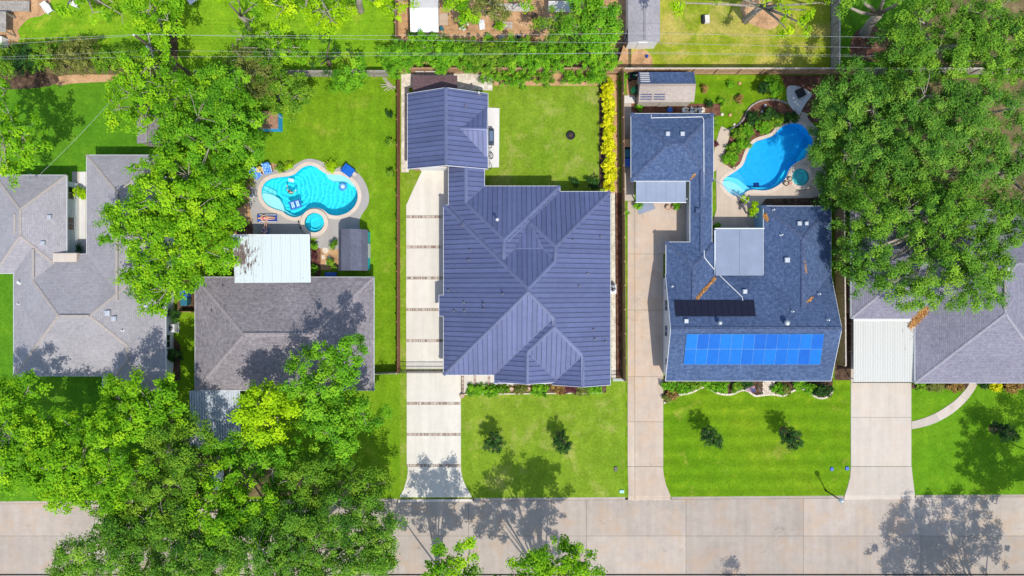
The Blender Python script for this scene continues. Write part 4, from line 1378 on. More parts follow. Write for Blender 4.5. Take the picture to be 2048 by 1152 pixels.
# ---- far right house
ZE, SE = 2.7, 0.4
e1 = wing(1830, 420, 2111, 766, ZE, SE, 'NSEW')
e2 = wing(1702, 420, 2060, 637, ZE, SE, 'NSW')
e2['pl'] = e2['pl']
RE = house('house', 'far right house with lavender grey hip roof half under the oak', 'house', [e1, e2], m_sh_e, m_brickwall, m_white, m_cap_e, (1950, 600), cap_w=0.12)
pipe(RE, 2012, 538, 0.14, 0.35, m_white, 0.2); pipe(RE, 1926, 610, 0.07, 0.3, m_white)
p0, p1 = RE.pt(2009, 566), RE.pt(2009, 618)
MB().cbox((p0.x, (p0.y+p1.y)/2, p0.z+0.09), (0.26, abs(p0.y-p1.y), 0.14), 0, 0.03).build('ridge_vent', m_cap_b, RE.root)
for xx in (1870, 1990): window(RE.root, (P(xx, 0).x, e1['y0']+0.45, 1.5), 1.6, 1.2, 'S')
door(RE.root, (P(1944, 0).x, e1['y0']+0.45, 1.1), 1.0, 2.1, 'S', m_darkmetal)
# ------------------------------------------------------------------ foliage
m_bark = M_plain('grey bark', (0.30, 0.26, 0.21), 0.95, 0.1, var=0.35, scale=5)
m_bark_dark = M_plain('dark bark', (0.13, 0.10, 0.075), 0.95, 0.1, var=0.35, scale=5)
LEAF = {
 'lime':   M_leaf('lime leaves', (0.060, 0.190, 0.006), (0.165, 0.395, 0.009), (0.35, 0.57, 0.014), 0.26),
 'yellow': M_leaf('yellow green leaves', (0.15, 0.32, 0.004), (0.29, 0.50, 0.006), (0.46, 0.64, 0.008), 0.24),
 'green':  M_leaf('bright green leaves', (0.055, 0.185, 0.008), (0.135, 0.36, 0.014), (0.27, 0.50, 0.020), 0.24),
 'mid':    M_leaf('mid green leaves', (0.050, 0.140, 0.008), (0.125, 0.275, 0.016), (0.28, 0.42, 0.028), 0.22),
 'oak':    M_leaf('dark oak leaves', (0.026, 0.095, 0.013), (0.098, 0.250, 0.024), (0.25, 0.42, 0.045), 0.22),
 'feather': M_leaf('feathery green leaves', (0.034, 0.115, 0.012), (0.115, 0.275, 0.020), (0.27, 0.455, 0.034), 0.23),
 'dark':   M_leaf('dark evergreen leaves', (0.010, 0.035, 0.008), (0.025, 0.080, 0.015), (0.07, 0.165, 0.022), 0.17),
 'olive':  M_leaf('olive leaves', (0.065, 0.085, 0.015), (0.15, 0.18, 0.035), (0.28, 0.29, 0.07), 0.19),
 'gold':   M_leaf('golden leaves', (0.26, 0.33, 0.0), (0.58, 0.57, 0.005), (0.80, 0.76, 0.02), 0.15),
 'rust':   M_leaf('rusty leaves', (0.14, 0.07, 0.03), (0.28, 0.17, 0.05), (0.40, 0.28, 0.07), 0.15),
 'purple': M_leaf('purple leaves', (0.05, 0.012, 0.02), (0.11, 0.03, 0.04), (0.20, 0.08, 0.07), 0.15),
 'litter': M_leaf('fallen leaves', (0.28, 0.12, 0.03), (0.50, 0.24, 0.07), (0.62, 0.36, 0.14), 0.06),
 'bloom':  M_leaf('white blossom', (0.45, 0.50, 0.25), (0.60, 0.62, 0.40), (0.72, 0.72, 0.60), 0.12),
}

def leaves_mesh(name, centers, normals, L, tint, r, mat, org, ratio=0.55):
    n = len(centers)
    nz = normals/np.linalg.norm(normals, axis=1, keepdims=True)
    rnd = r.normal(size=(n, 3))
    t = np.cross(nz, rnd); t /= (np.linalg.norm(t, axis=1, keepdims=True)+1e-9)
    b = np.cross(nz, t)
    Lh = (L*r.uniform(0.65, 1.25, n)*0.5)[:, None]
    W = Lh*ratio
    droop = nz*Lh*0.25
    v = np.empty((n, 4, 3), np.float32)
    v[:, 0] = centers + t*Lh - droop
    v[:, 1] = centers + b*W
    v[:, 2] = centers - t*Lh - droop
    v[:, 3] = centers - b*W
    v -= np.array(org, np.float32)
    me = bpy.data.meshes.new(name)
    me.vertices.add(n*4); me.vertices.foreach_set('co', v.reshape(-1))
    me.loops.add(n*4); me.loops.foreach_set('vertex_index', np.arange(n*4, dtype=np.int32))
    me.polygons.add(n)
    me.polygons.foreach_set('loop_start', np.arange(0, n*4, 4, dtype=np.int32))
    at = me.attributes.new('tint', 'FLOAT', 'POINT')
    at.data.foreach_set('value', np.repeat(np.clip(tint, 0, 1), 4).astype(np.float32))
    me.update(calc_edges=True)
    me.materials.append(mat)
    return me

def foliage(lobes, r, cl_r=0.5, L=0.24, dens=1.0, per=46, flat=0.62, inner=0.3, up=1.15):
    """lobes: (centre, radius) in metres. returns leaf centres, normals, tint, clump centres with their lobe"""
    C, N, T, clumps = [], [], [], []
    for li, (c, R) in enumerate(lobes):
        c = np.array(c); n_c = max(3, int(dens*1.5*(R/cl_r)**2))
        zz = np.where(r.random(n_c) < 0.2, r.uniform(-0.9, -0.1, n_c), r.uniform(-0.2, 1.0, n_c)); ph = r.uniform(0, 2*np.pi, n_c)
        rad = R*np.where(r.random(n_c) < inner, r.uniform(0.2, 0.7, n_c), r.uniform(0.72, 1.06, n_c))
        q = np.sqrt(np.clip(1-zz**2, 0, 1))
        d = np.stack([q*np.cos(ph), q*np.sin(ph), zz], 1)
        cc = c + d*rad[:, None]*np.array([1, 1, flat])
        cr = cl_r*r.uniform(0.65, 1.3, n_c)
        lobe_t = r.uniform(-0.08, 0.08)
        # open gaps between the boughs
        hz = r.uniform(0.0, 1.0, 4); hp = r.uniform(0, 2*np.pi, 4); hq = np.sqrt(1-hz**2)
        hd = np.stack([hq*np.cos(hp), hq*np.sin(hp), hz], 1)
        gap = ((d @ hd.T) > (0.90 if R > 0.9 else 2.0)).any(axis=1)
        for k in range(n_c):
            if gap[k] and r.random() < 0.85: continue
            cn = np.array([0, 0, up]) + d[k]*0.55 + r.normal(size=3)*0.42
            m = max(6, int(per*(cr[k]/cl_r)**1.6*r.uniform(0.7, 1.25)))
            g = r.normal(size=(m, 3)); g /= np.linalg.norm(g, axis=1, keepdims=True)
            rr = r.uniform(0.1, 1.0, m)**0.7
            off = g*rr[:, None]*cr[k]*np.array([1, 1, 0.55])
            # shoots stretch outward from the lobe
            off += d[k]*np.abs(r.normal(size=m))[:, None]*cr[k]*0.35
            C.append(cc[k]+off)
            N.append(g*0.65 + cn + r.normal(size=(m, 3))*0.34)
            T.append(np.full(m, 0.5+lobe_t+r.normal()*0.21) + r.normal(size=m)*0.14)
            clumps.append((cc[k], li, cr[k]))
    return np.concatenate(C), np.concatenate(N), np.concatenate(T), clumps

KIND = {  # leaf material, clump radius, leaf length, density, leaves per clump, twig share, bark
 'lime':  ('lime', 0.58, 0.26, 1.95, 80, 0.25, m_bark),
 'thin':  ('lime', 0.52, 0.27, 0.95, 54, 0.5, m_bark),
 'thinyellow':  ('yellow', 0.48, 0.25, 0.8, 46, 0.5, m_bark),
 'green': ('green', 0.56, 0.25, 1.95, 80, 0.25, m_bark),
 'yellow': ('yellow', 0.58, 0.30, 2.0, 64, 0.08, m_bark),
 'mid':   ('mid', 0.54, 0.22, 1.9, 80, 0.25, m_bark),
 'oak':   ('oak', 0.58, 0.185, 2.2, 112, 0.12, m_bark),
 'feather': ('feather', 0.58, 0.19, 2.2, 112, 0.12, m_bark),
 'oakdense': ('feather', 0.58, 0.19, 2.7, 105, 0.12, m_bark),
 'dark':  ('dark', 0.50, 0.21, 1.4, 62, 0.12, m_bark_dark),
 'olive': ('olive', 0.46, 0.21, 1.4, 58, 0.2, m_bark),
 'sapling': ('dark', 0.24, 0.13, 2.4, 44, 0.3, m_bark_dark),
}

def tree(name, label, trunk, lobes, kind, seed, group=None, cat='tree', r0=0.22, flat=0.62, dens=None, crown_cols=None):
    """trunk: plan point of its foot; lobes: (x, y, radius, height) surveyed from the air"""
    lf, cl, L, de, per, tw, bark = KIND[kind]
    r = np.random.default_rng(seed); rr = random.Random(seed)
    foot = P(*trunk) + Vector((0, 0, 0.1))
    root = thing(name, label, cat, foot, group)
    lb = []
    for x, y, rp, z in lobes:
        if z > 4: z += rr.uniform(-0.9, 0.9)
        lb.append((tuple(P(x, y, z)), rp*GS*(CAM_H-z)/CAM_H))
    C, N, T, clumps = foliage(lb, r, cl, L, dens or de, per, flat)
    me = leaves_mesh('crown', C, N, L, T, r, LEAF[lf], foot)
    o = bpy.data.objects.new('crown', me); _link(o, root)
    # trunk, limbs, twigs
    mb = MB()
    zmin = min(z for _, _, _, z in lobes)
    hub = Vector((foot.x, foot.y, max(1.2, zmin*0.62)))
    cen = Vector((sum(l[0][0] for l in lb)/len(lb), sum(l[0][1] for l in lb)/len(lb), 0))
    hub.x += (cen.x-foot.x)*0.25; hub.y += (cen.y-foot.y)*0.25
    mid_ = foot.lerp(hub, 0.5) + Vector((rr.uniform(-.15, .15), rr.uniform(-.15, .15), 0))
    mb.tube([foot-Vector((0, 0, 0.2)), foot+Vector((0, 0, 0.25)), mid_, hub], [r0*1.5, r0*1.1, r0, r0*0.9], 8)
    for li, (c, R) in enumerate(lb):
        c = Vector(c)
        m1 = hub.lerp(c, 0.5) + Vector((rr.uniform(-.4, .4), rr.uniform(-.4, .4), rr.uniform(0, .4)))
        tip = c + Vector((0, 0, -R*0.05))
        rb = r0*0.45
        mb.tube([hub-Vector((0, 0, 0.1)), m1, tip], [rb, rb*0.75, rb*0.35], 6)
    for cc, li, cr in clumps:
        if r.random() > tw: continue
        c = Vector(lb[li][0]); cc = Vector(cc)
        st = c.lerp(cc, 0.08)
        mdl = c.lerp(cc, 0.55) + Vector((rr.uniform(-.2, .2), rr.uniform(-.2, .2), rr.uniform(-.05, .3)))
        mb.tube([st, mdl, cc+Vector((0, 0, 0.1))], [0.042, 0.026, 0.012], 4, cap=False)
    mb.build('trunk', bark, root, True, fix=False)
    return root

def shrub(name, label, lobes, kind, seed, group=None, cat='shrub', cl=0.3, L=0.16, per=34, dens=1.1, flat=0.7, extra=None):
    r = np.random.default_rng(seed); rr = random.Random(seed)
    lb = [(tuple(P(x, y, z)), rp*GS) for x, y, rp, z in lobes]
    fx = sum(l[0][0] for l in lb)/len(lb); fy = sum(l[0][1] for l in lb)/len(lb)
    foot = Vector((fx, fy, 0.1))
    root = thing(name, label, cat, foot, group)
    C, N, T, clumps = foliage(lb, r, cl, L, dens, per, flat, 0.35)
    C[:, 2] = np.maximum(C[:, 2], 0.16)
    me = leaves_mesh('foliage', C, N, L, T, r, LEAF[kind], foot)
    o = bpy.data.objects.new('foliage', me); _link(o, root)
    mb = MB()
    for c, R in lb:
        c = Vector(c)
        for k in range(3):
            mb.tube([(c.x*0.9+foot.x*0.1, c.y*0.9+foot.y*0.1, 0.1), c.lerp(Vector((c.x, c.y, 0.1)), 0.5)+Vector((rr.uniform(-R, R)*.2, rr.uniform(-R, R)*.2, 0)), c+Vector((rr.uniform(-R, R)*.4, rr.uniform(-R, R)*.4, R*0.1))], [0.05, 0.035, 0.015], 5)
    mb.build('stem', m_bark_dark, root, fix=False)
    if extra:
        k2, nn, LL = extra
        idx = r.choice(len(C), nn)
        top = C[idx]; top = top + np.array([0, 0, 0.12])
        CC = np.repeat(top, 9, axis=0) + r.normal(size=(nn*9, 3))*0.06
        NN = r.normal(size=(nn*9, 3))*0.5 + np.array([0, 0, 1])
        me = leaves_mesh('blossom', CC, NN, LL, r.random(nn*9), r, LEAF[k2], foot)
        _link(bpy.data.objects.new('blossom', me), root)
    return root

# ---- left yards: tall trees between the two left houses
g_l = 'broadleaf trees between the two left houses'
tree('ash_tree', 'sparse lime ash tree with pale branches above the back hedge', (335, 230), [(300,130,45,8),(330,175,55,8.5),(270,190,50,7.5),(240,215,38,7),(345,225,50,8),(290,235,40,7),(395,185,35,8),(225,170,28,7)], 'thin', 101, g_l)
tree('ash_tree', 'dense bright green ash tree north of the grey brown house', (445, 290), [(425,185,45,8),(470,170,30,8),(455,230,62,8.6),(395,235,55,8.6),(420,290,66,9),(480,285,45,8),(355,285,45,8),(350,330,48,8),(470,330,40,7.4)], 'green', 102, g_l)
tree('ash_tree', 'wide lime green tree overhanging the far left roof', (405, 450), [(300,330,35,8.2),(375,350,58,9),(430,375,50,8.4),(330,395,60,9.4),(270,420,50,8.6),(225,450,36,8),(390,420,62,9.4),(330,460,58,9.2),(440,440,45,8),(280,480,40,8)], 'lime', 103, g_l)
tree('ash_tree', 'lime green tree beside the air conditioner of the far left house', (345, 580), [(405,500,50,8.4),(440,510,35,8),(345,520,55,8.6),(300,545,48,8.2),(265,570,36,7.6),(335,580,42,8),(300,600,30,7.4),(355,545,40,8)], 'lime', 104, g_l)
tree('ash_tree', 'thin lime tree at the far left edge over the lawn', (-20, 300), [(10,290,55,8),(45,270,42,8),(70,300,25,7.4),(20,230,40,8),(25,340,28,7.4),(-20,240,40,8.2),(10,180,30,7.6)], 'thin', 105)
tree('round_tree', 'rounded yellow green tree beside the small blue playhouse', (560, 205), [(560,175,40,4.6),(585,195,32,4.2),(535,205,30,4.0),(555,150,32,4.6),(575,215,24,3.6),(600,180,22,3.8)], 'mid', 106, flat=0.7)
tree('bushy_tree', 'olive brown bushy tree between the power lines and playhouse', (510, 165), [(500,150,34,5),(520,130,28,4.8),(505,185,26,4.6),(525,170,26,4.6),(480,115,26,5.2)], 'olive', 107)
tree('bushy_tree', 'rust tipped dark bushy tree under the power lines', (480, 110), [(465,95,26,4.6),(490,80,30,4.8),(515,95,30,4.8),(540,110,28,4.6),(500,115,28,4.4),(585,100,22,4.6)], 'mid', 108, dens=0.8)
tree('sapling', 'spindly half bare tree under the power lines', (565, 120), [(560,85,16,5),(590,95,16,5),(570,105,14,4.4),(535,65,14,5.4),(600,115,16,4.4)], 'thin', 109, dens=0.45)
tree('small_tree', 'small bright green tree over the grey back fence', (690, 160), [(690,155,26,3.2),(712,138,18,3.2),(675,165,20,2.8),(700,170,18,2.6),(722,132,12,3.0)], 'green', 110, flat=0.7)
tree('small_tree', 'small dark tree behind the grey back fence', (660, 130), [(655,115,22,3.4),(680,105,20,3.4),(640,130,18,3.0),(660,85,15,3.6)], 'dark', 111, dens=0.7)
tree('ash_tree', 'green tree spreading west of the blue playhouse', (470, 215), [(455,155,28,6),(425,160,24,6.4),(480,215,26,5.6),(500,240,22,5.2),(505,275,28,5.6),(485,300,25,5.4)], 'green', 112)
# ---- back yards at the top
tree('yard_tree', 'lime tree at the top of the picture above the hedge', (330, 60), [(300,20,38,8),(335,40,28,7.6),(340,-5,30,8),(270,-10,32,8),(325,75,22,6.6),(305,60,22,7)], 'lime', 113)
tree('yard_tree', 'thin yellowish tree at the top beside the white lawn chairs', (200, 5), [(150,10,30,8),(185,25,26,8),(225,5,28,8),(245,30,24,7.6),(130,30,18,7.6),(210,-15,25,8)], 'thin', 114, dens=0.4)
tree('yard_tree', 'thin olive tree with pale stems on the bright back lawn', (500, 60), [(480,15,28,6.5),(500,40,24,6),(460,5,24,6.6),(515,10,26,6.6),(490,-15,28,7)], 'thin', 115, dens=0.55)
tree('yard_tree', 'yellow green tree at the top over the bright back lawn', (645, -40), [(570,15,36,8),(610,20,38,8),(650,25,38,8),(680,10,30,8),(640,50,24,7.6),(665,40,26,7.6),(540,10,26,8)], 'thinyellow', 116, dens=0.7)
tree('yard_tree', 'yellow green tree at the top beside the brown fence', (722, 22), [(770,10,24,8),(790,20,24,8),(755,-8,26,8.4),(805,2,20,8),(720,-25,30,8.6)], 'thinyellow', 117, r0=0.3)
tree('yard_tree', 'bright lime bushy tree beside the white roofed shed', (930, 15), [(925,15,22,4.6),(938,28,18,4.4),(912,5,18,4.8),(930,40,10,4.0)], 'lime', 118)
tree('yard_tree', 'olive tree at the top of the cluttered dirt yard', (985, 10), [(975,8,28,5),(1000,15,20,4.6),(960,-8,24,5),(990,28,16,4)], 'olive', 119)
tree('yard_tree', 'lime tree sprig at the top of the dirt yard', (1050, -15), [(1040,0,18,5),(1058,5,14,4.8),(1030,-12,18,5)], 'lime', 120)
tree('yard_tree', 'tall bright green tree west of the grey roofed shed', (1180, 70), [(1180,20,42,6.4),(1205,45,36,6.2),(1160,55,34,6),(1220,15,28,6.2),(1195,75,32,5.6),(1170,-15,35,6.6),(1225,65,20,5.4)], 'green', 121)
tree('yard_tree', 'grey green open tree over the wire cage in the dirt yard', (1120, 65), [(1105,40,26,4.8),(1125,60,28,4.6),(1100,75,26,4.2),(1140,35,20,4.8),(1090,55,18,4.2)], 'mid', 122, dens=0.75)
tree('large_tree', 'forked bare trunked tree with thin lime leaves, top right lawn', (1490, 42), [(1560,10,26,9),(1585,30,24,8.6),(1615,20,26,9),(1540,-20,30,9.4),(1570,55,14,8),(1640,5,22,9),(1355,5,16,9),(1430,-20,30,9.6),(1610,50,16,8.2)], 'thinyellow', 123, r0=0.3, dens=0.6)
tree('large_tree', 'leaning grey trunked tree forking toward the top right', (1726, 68), [(1700,-30,40,10),(1760,-40,40,10.6),(1830,-20,36,11),(1690,10,14,8)], 'mid', 124, r0=0.45, dens=0.7)
# ---- the great oaks on the right
g_o = 'spreading oaks on the right'
tree('oak_tree', 'huge dark oak spreading over the deep blue pool', (1740, 300), [(1690,180,48,9),(1730,165,48,9),(1668,215,36,7),(1700,245,55,7.4),(1660,270,38,3.0),(1690,310,55,5),(1662,335,38,2.8),(1750,290,58,7),(1745,220,55,8),(1695,370,45,4.4),(1668,385,32,2.8),(1664,300,36,3.2)], 'oak', 201, g_o, r0=0.4)
tree('oak_tree', 'large oak filling the upper right corner', (1900, 110), [(1800,85,46,8.6),(1840,40,46,9.4),(1880,100,60,10),(1930,50,58,10.6),(1990,30,62,10.6),(2040,60,50,10),(1960,120,56,10),(1820,130,44,8.2),(2030,130,46,9.6),(1780,125,32,7)], 'feather', 202, g_o, r0=0.45)
tree('oak_tree', 'broad oak in the middle of the right hand canopy', (1850, 250), [(1800,185,48,8),(1850,190,56,9),(1910,200,56,9.4),(1800,245,48,8),(1860,265,58,9),(1920,270,54,9),(1970,215,50,9.4),(1810,300,42,7.6),(1970,280,42,8.6),(2030,215,42,9)], 'oak', 203, g_o, r0=0.42)
tree('oak_tree', 'oak at the right edge above the lavender grey roof', (2000, 350), [(1990,330,46,8.4),(2035,300,42,9),(1945,345,46,8.4),(2045,380,38,8.6),(1890,345,46,8.2),(1835,350,44,8),(1785,350,36,7)], 'oak', 204, g_o, r0=0.4)
tree('oak_tree', 'feathery oak lying over the far right roof', (1850, 440), [(1715,445,42,6),(1760,420,50,7.4),(1810,420,55,8.2),(1865,415,55,8.6),(1920,420,52,8.6),(1970,430,46,8.6),(1740,500,40,6.6),(1725,550,36,6),(1880,480,50,8.2),(1930,500,50,8.2),(1985,490,40,8.2),(1790,565,36,6.8),(1850,560,48,7.4),(1905,570,50,7.4),(1960,560,46,7.6),(1820,592,28,6.4),(1990,590,26,7),(2020,455,42,8.8),(1700,480,30,5.5),(1705,520,30,5.5),(2000,530,30,8)], 'feather', 205, g_o, r0=0.42)
# ------------------------------------------------------------------ fences
m_wood = M_plain('tan fence boards', (0.40, 0.25, 0.15), 0.9, 0.1, var=0.3, scale=4)
m_wood_red = M_plain('red brown fence boards', (0.27, 0.12, 0.075), 0.9, 0.1, var=0.3, scale=4)
m_wood_grey = M_plain('weathered grey boards', (0.30, 0.27, 0.235), 0.9, 0.1, var=0.3, scale=4)
m_wood_dark = M_plain('dark stained boards', (0.10, 0.065, 0.045), 0.9, 0.1, var=0.3, scale=4)
m_wood_pale = M_plain('pale weathered boards', (0.45, 0.40, 0.34), 0.9, 0.1, var=0.25, scale=4)

def fence(label, a, b, h, m, cap=None, w=0.14, name='board_fence', cat='fence', group='board fences between the yards'):
    A, B = P(*a), P(*b)
    A.z = B.z = 0.1
    L = (B-A).length; d = (B-A)/L
    ang = math.atan2(d.y, d.x); nrm = Vector((-d.y, d.x, 0))
    root = thing(name, label, cat, (A+B)/2, group)
    nb = max(1, round(L/2.4)); r = random.Random(int(a[0]*7+a[1]))
    for i in range(nb+1):
        q = A.lerp(B, i/nb) - nrm*0.06
        MB().box(q+Vector((0, 0, h/2)), (0.1, 0.1, h+0.04), ang).build('post', m, root)
    for i in range(nb):
        p0, p1 = A.lerp(B, i/nb), A.lerp(B, (i+1)/nb)
        l = (p1-p0).length; n = max(1, int(l/w))
        mb = MB()
        for k in range(n):
            q = p0.lerp(p1, (k+0.5)/n)
            hh = h + r.uniform(-.02, .02)
            mb.box(q+nrm*r.uniform(-.004, .004)+Vector((0, 0, hh/2)), (l/n-0.012, 0.02, hh), ang)
        o = mb.build('pickets', m, root); o['kind'] = 'stuff'
        for z in (0.35, h-0.3):
            MB().box((p0+p1)/2 - nrm*0.03 + Vector((0, 0, z)), (l-0.1, 0.04, 0.09), ang).build('rail', m, root)
    if cap:
        MB().box((A+B)/2+Vector((0, 0, h+0.03)), (L, 0.12, 0.035), ang).build('cap_rail', cap, root)
    return root
fence('tan board fence along the back of the centre lawn', (803, 147), (1240, 147), 1.8, m_wood)
fence('tan board fence with pale cap behind the striped shed', (1243, 149), (1700, 149), 1.8, m_wood, m_wood_pale)
fence('red brown board fence west of the pale driveway', (800.5, 149), (800.5, 741), 1.7, m_wood_red)
fence('brown board fence between golden hedge and blue house', (1241.5, 150), (1246, 758), 1.8, m_wood)
fence('tan board fence between blue house and right driveway', (1668, 405), (1671, 727), 2.0, m_wood, m_wood_pale)
fence('dark board fence beside the utility pole at the top left', (353, -30), (357, 118), 1.8, m_wood_dark)
fence('brown board fence left of the white roofed shed', (797, -30), (797, 104), 1.8, m_wood)
fence('slanting dark board fence beside the grey roofed shed', (1252, 70), (1229, 141), 1.7, m_wood_dark)
fence('pale grey board fence across the top right lawns', (1661, -30), (1661, 140), 1.8, m_wood_grey, m_wood_pale)
fence('weathered grey board fence behind the playhouse lawn', (405, 154), (799, 154), 1.8, m_wood_grey, m_wood_grey)
fence('short pale fence beside the grey brown house corner', (748, 745), (798, 743), 1.5, m_wood_pale)
fence('low tan fence enclosing the blue bin', (366.5, 556), (366.5, 622), 1.0, m_wood)
fence('low tan fence end facing the side lawn', (367, 622.5), (392, 622.5), 1.0, m_wood)
fence('board fence under the oaks along the right back yard', (1703, 149), (2120, 149), 1.8, m_wood_grey, m_wood_pale)

def gate(label, a, b, h, m, n):
    A, B = P(*a), P(*b); A.z = B.z = 0.17
    d = (B-A); L = d.length; ang = math.atan2(d.y, d.x)
    root = thing('metal_gate', label, 'gate', (A+B)/2)
    mb = MB()
    for z in (0.1, h*0.5, h): mb.box((A+B)/2+Vector((0, 0, z)), (L, 0.05, 0.06), ang)
    mb.tube([A, A+Vector((0, 0, h+0.1))], 0.05); mb.tube([B, B+Vector((0, 0, h+0.1))], 0.05)
    mb.build('frame', m, root)
    for i in range(n):
        q = A.lerp(B, (i+0.5)/n)
        MB().tube([q+Vector((0, 0, 0.08)), q+Vector((0, 0, h))], 0.014, 4).build('bar', m, root)
gate('black metal sliding gate across the pale driveway', (803, 741), (900, 741), 1.7, m_black, 30)
gate('white side gate beside the metal roofed house', (1222, 757), (1245, 757), 1.5, m_white, 8)

# ------------------------------------------------------------------ ribbed metal covers
def ribbed(root, q, n_sheet, ribs, m, name='roof_sheet', amp=0.035):
    """q: corner points a,b (far edge), c,d (near edge); ribs run from far to near edge"""
    a, b, c, d = q
    for i in range(n_sheet):
        u0, u1 = i/n_sheet+0.0006, (i+1)/n_sheet-0.0006
        mb = MB(); top = []; bot = []
        k = ribs*4
        for j in range(k+1):
            u = u0+(u1-u0)*j/k
            z = amp*(1 if j % 4 in (1, 2) else 0)
            top.append(a.lerp(b, u)+Vector((0, 0, z))); bot.append(d.lerp(c, u)+Vector((0, 0, z)))
        mb.add(top+bot, [(j, j+1, k+1+j+1, k+1+j) for j in range(k)])
        mb.build(name, m, root, fix=False)
def M_peel(name, c, rust, cx, cy, rad):
    """white paint with streaky peeling round one weak spot"""
    t = NT(name)
    st = t.noise(2.2, 5, 0.7, vec=t.mapv(3.5, 0.55, 1)); big = t.noise(0.8, 4, 0.65); fine = t.noise(9, 3, 0.7)
    vm = t.n('VectorMath'); vm.operation = 'DISTANCE'
    sx = t.mapv(1, 0.8, 0)
    t.l(sx, vm.inputs[0]); vm.inputs[1].default_value = (cx, cy*0.8, 0)
    near = t.ramp(t.math('DIVIDE', vm.outputs['Value'], rad), [(0.0, 1.0), (1.0, 0.0)])
    m = t.math('ADD', t.math('MULTIPLY', near, 0.23), t.math('ADD', t.math('MULTIPLY', st, 0.62), t.math('MULTIPLY', big, 0.38)))
    mask = t.ramp(m, [(0.655, 0.0), (0.685, 1.0)])
    base = t.mix(0.4, c, t.ramp(fine, [(0.3, [x*0.85 for x in c]), (0.7, c)]))
    t.col(t.mix(mask, base, t.ramp(fine, [(0.35, (0.05, 0.05, 0.06)), (0.55, rust), (0.7, (0.30, 0.26, 0.24))])))
    t.rough(0.55, 0.3)
    return t.m
pc = P(500, 512)
m_peel = M_peel('peeling white painted metal', (0.56, 0.62, 0.62), (0.20, 0.14, 0.11), pc.x, pc.y, 3.2)
cov = thing('patio_cover', 'white ribbed metal patio cover with a peeling dark patch', 'patio cover', P(542, 520))
q = [P(466, 471, 2.55), P(618, 469, 2.55), P(620, 565, 3.0), P(470, 566, 3.0)]
ribbed(cov, q, 8, 6, m_peel)
MB().box((q[0]+q[1])/2+Vector((0, 0.03, -0.06)), (7.3, 0.08, 0.16)).build('gutter', m_white, cov)
for s, (u, v) in (('a', (q[0], q[3])), ('b', (q[1], q[2]))):
    mb = MB(); mb.tube([u+Vector((0, 0, -0.05)), v+Vector((0, 0, -0.05))], 0.06, 4); mb.build('edge_trim', m_white, cov)
for x in (472, 520, 568, 614): MB().box(P(x, 474, 1.3), (0.1, 0.1, 2.5)).build('post', m_white, cov)

cpb = thing('carport', 'shaded corrugated metal carport in front of the grey brown house', 'carport', P(430, 838))
m_corr = M_plain('dull corrugated metal', (0.46, 0.49, 0.52), 0.5, 0.4, 0.2, var=0.2, scale=2)
q = [P(379, 781, 2.5), P(480, 780, 2.5), P(482, 897, 2.25), P(381, 898, 2.25)]
ribbed(cpb, q, 5, 4, m_corr, amp=0.11)
for x in (384, 478):
    for y in (890, 838): MB().box(P(x, y, 1.15), (0.09, 0.09, 2.2)).build('post', m_galv, cpb)
cpe = thing('carport', 'white ribbed metal carport with rust stains at the right driveway', 'carport', P(1766, 700))
pe = P(1815, 650)
m_rustw = M_peel('rust stained white metal', (0.52, 0.515, 0.47), (0.30, 0.17, 0.08), pe.x, pe.y, 3.0)
q = [P(1707, 641, 2.62), P(1828, 641, 2.62), P(1828, 764, 2.35), P(1707, 764, 2.35)]
ribbed(cpe, q, 6, 6, m_rustw)
MB().box((q[2]+q[3])/2+Vector((0, -0.03, -0.06)), (5.85, 0.06, 0.14)).build('gutter', m_darkmetal, cpe)
MB().box((q[0]+q[1])/2+Vector((0, 0.05, 0.02)), (5.85, 0.16, 0.12)).build('flashing', m_white, cpe)
MB().tube([q[1]+Vector((0.05, 0, 0.02)), q[2]+Vector((0.05, 0, 0.02))], 0.09, 4).build('flashing', m_white, cpe)
for y in (648, 705, 758): MB().box(P(1710, y, 1.2), (0.09, 0.09, 2.3)).build('post', m_white, cpe)
for y in (648, 758): MB().box(P(1824, y, 1.2), (0.09, 0.09, 2.3)).build('post', m_white, cpe)

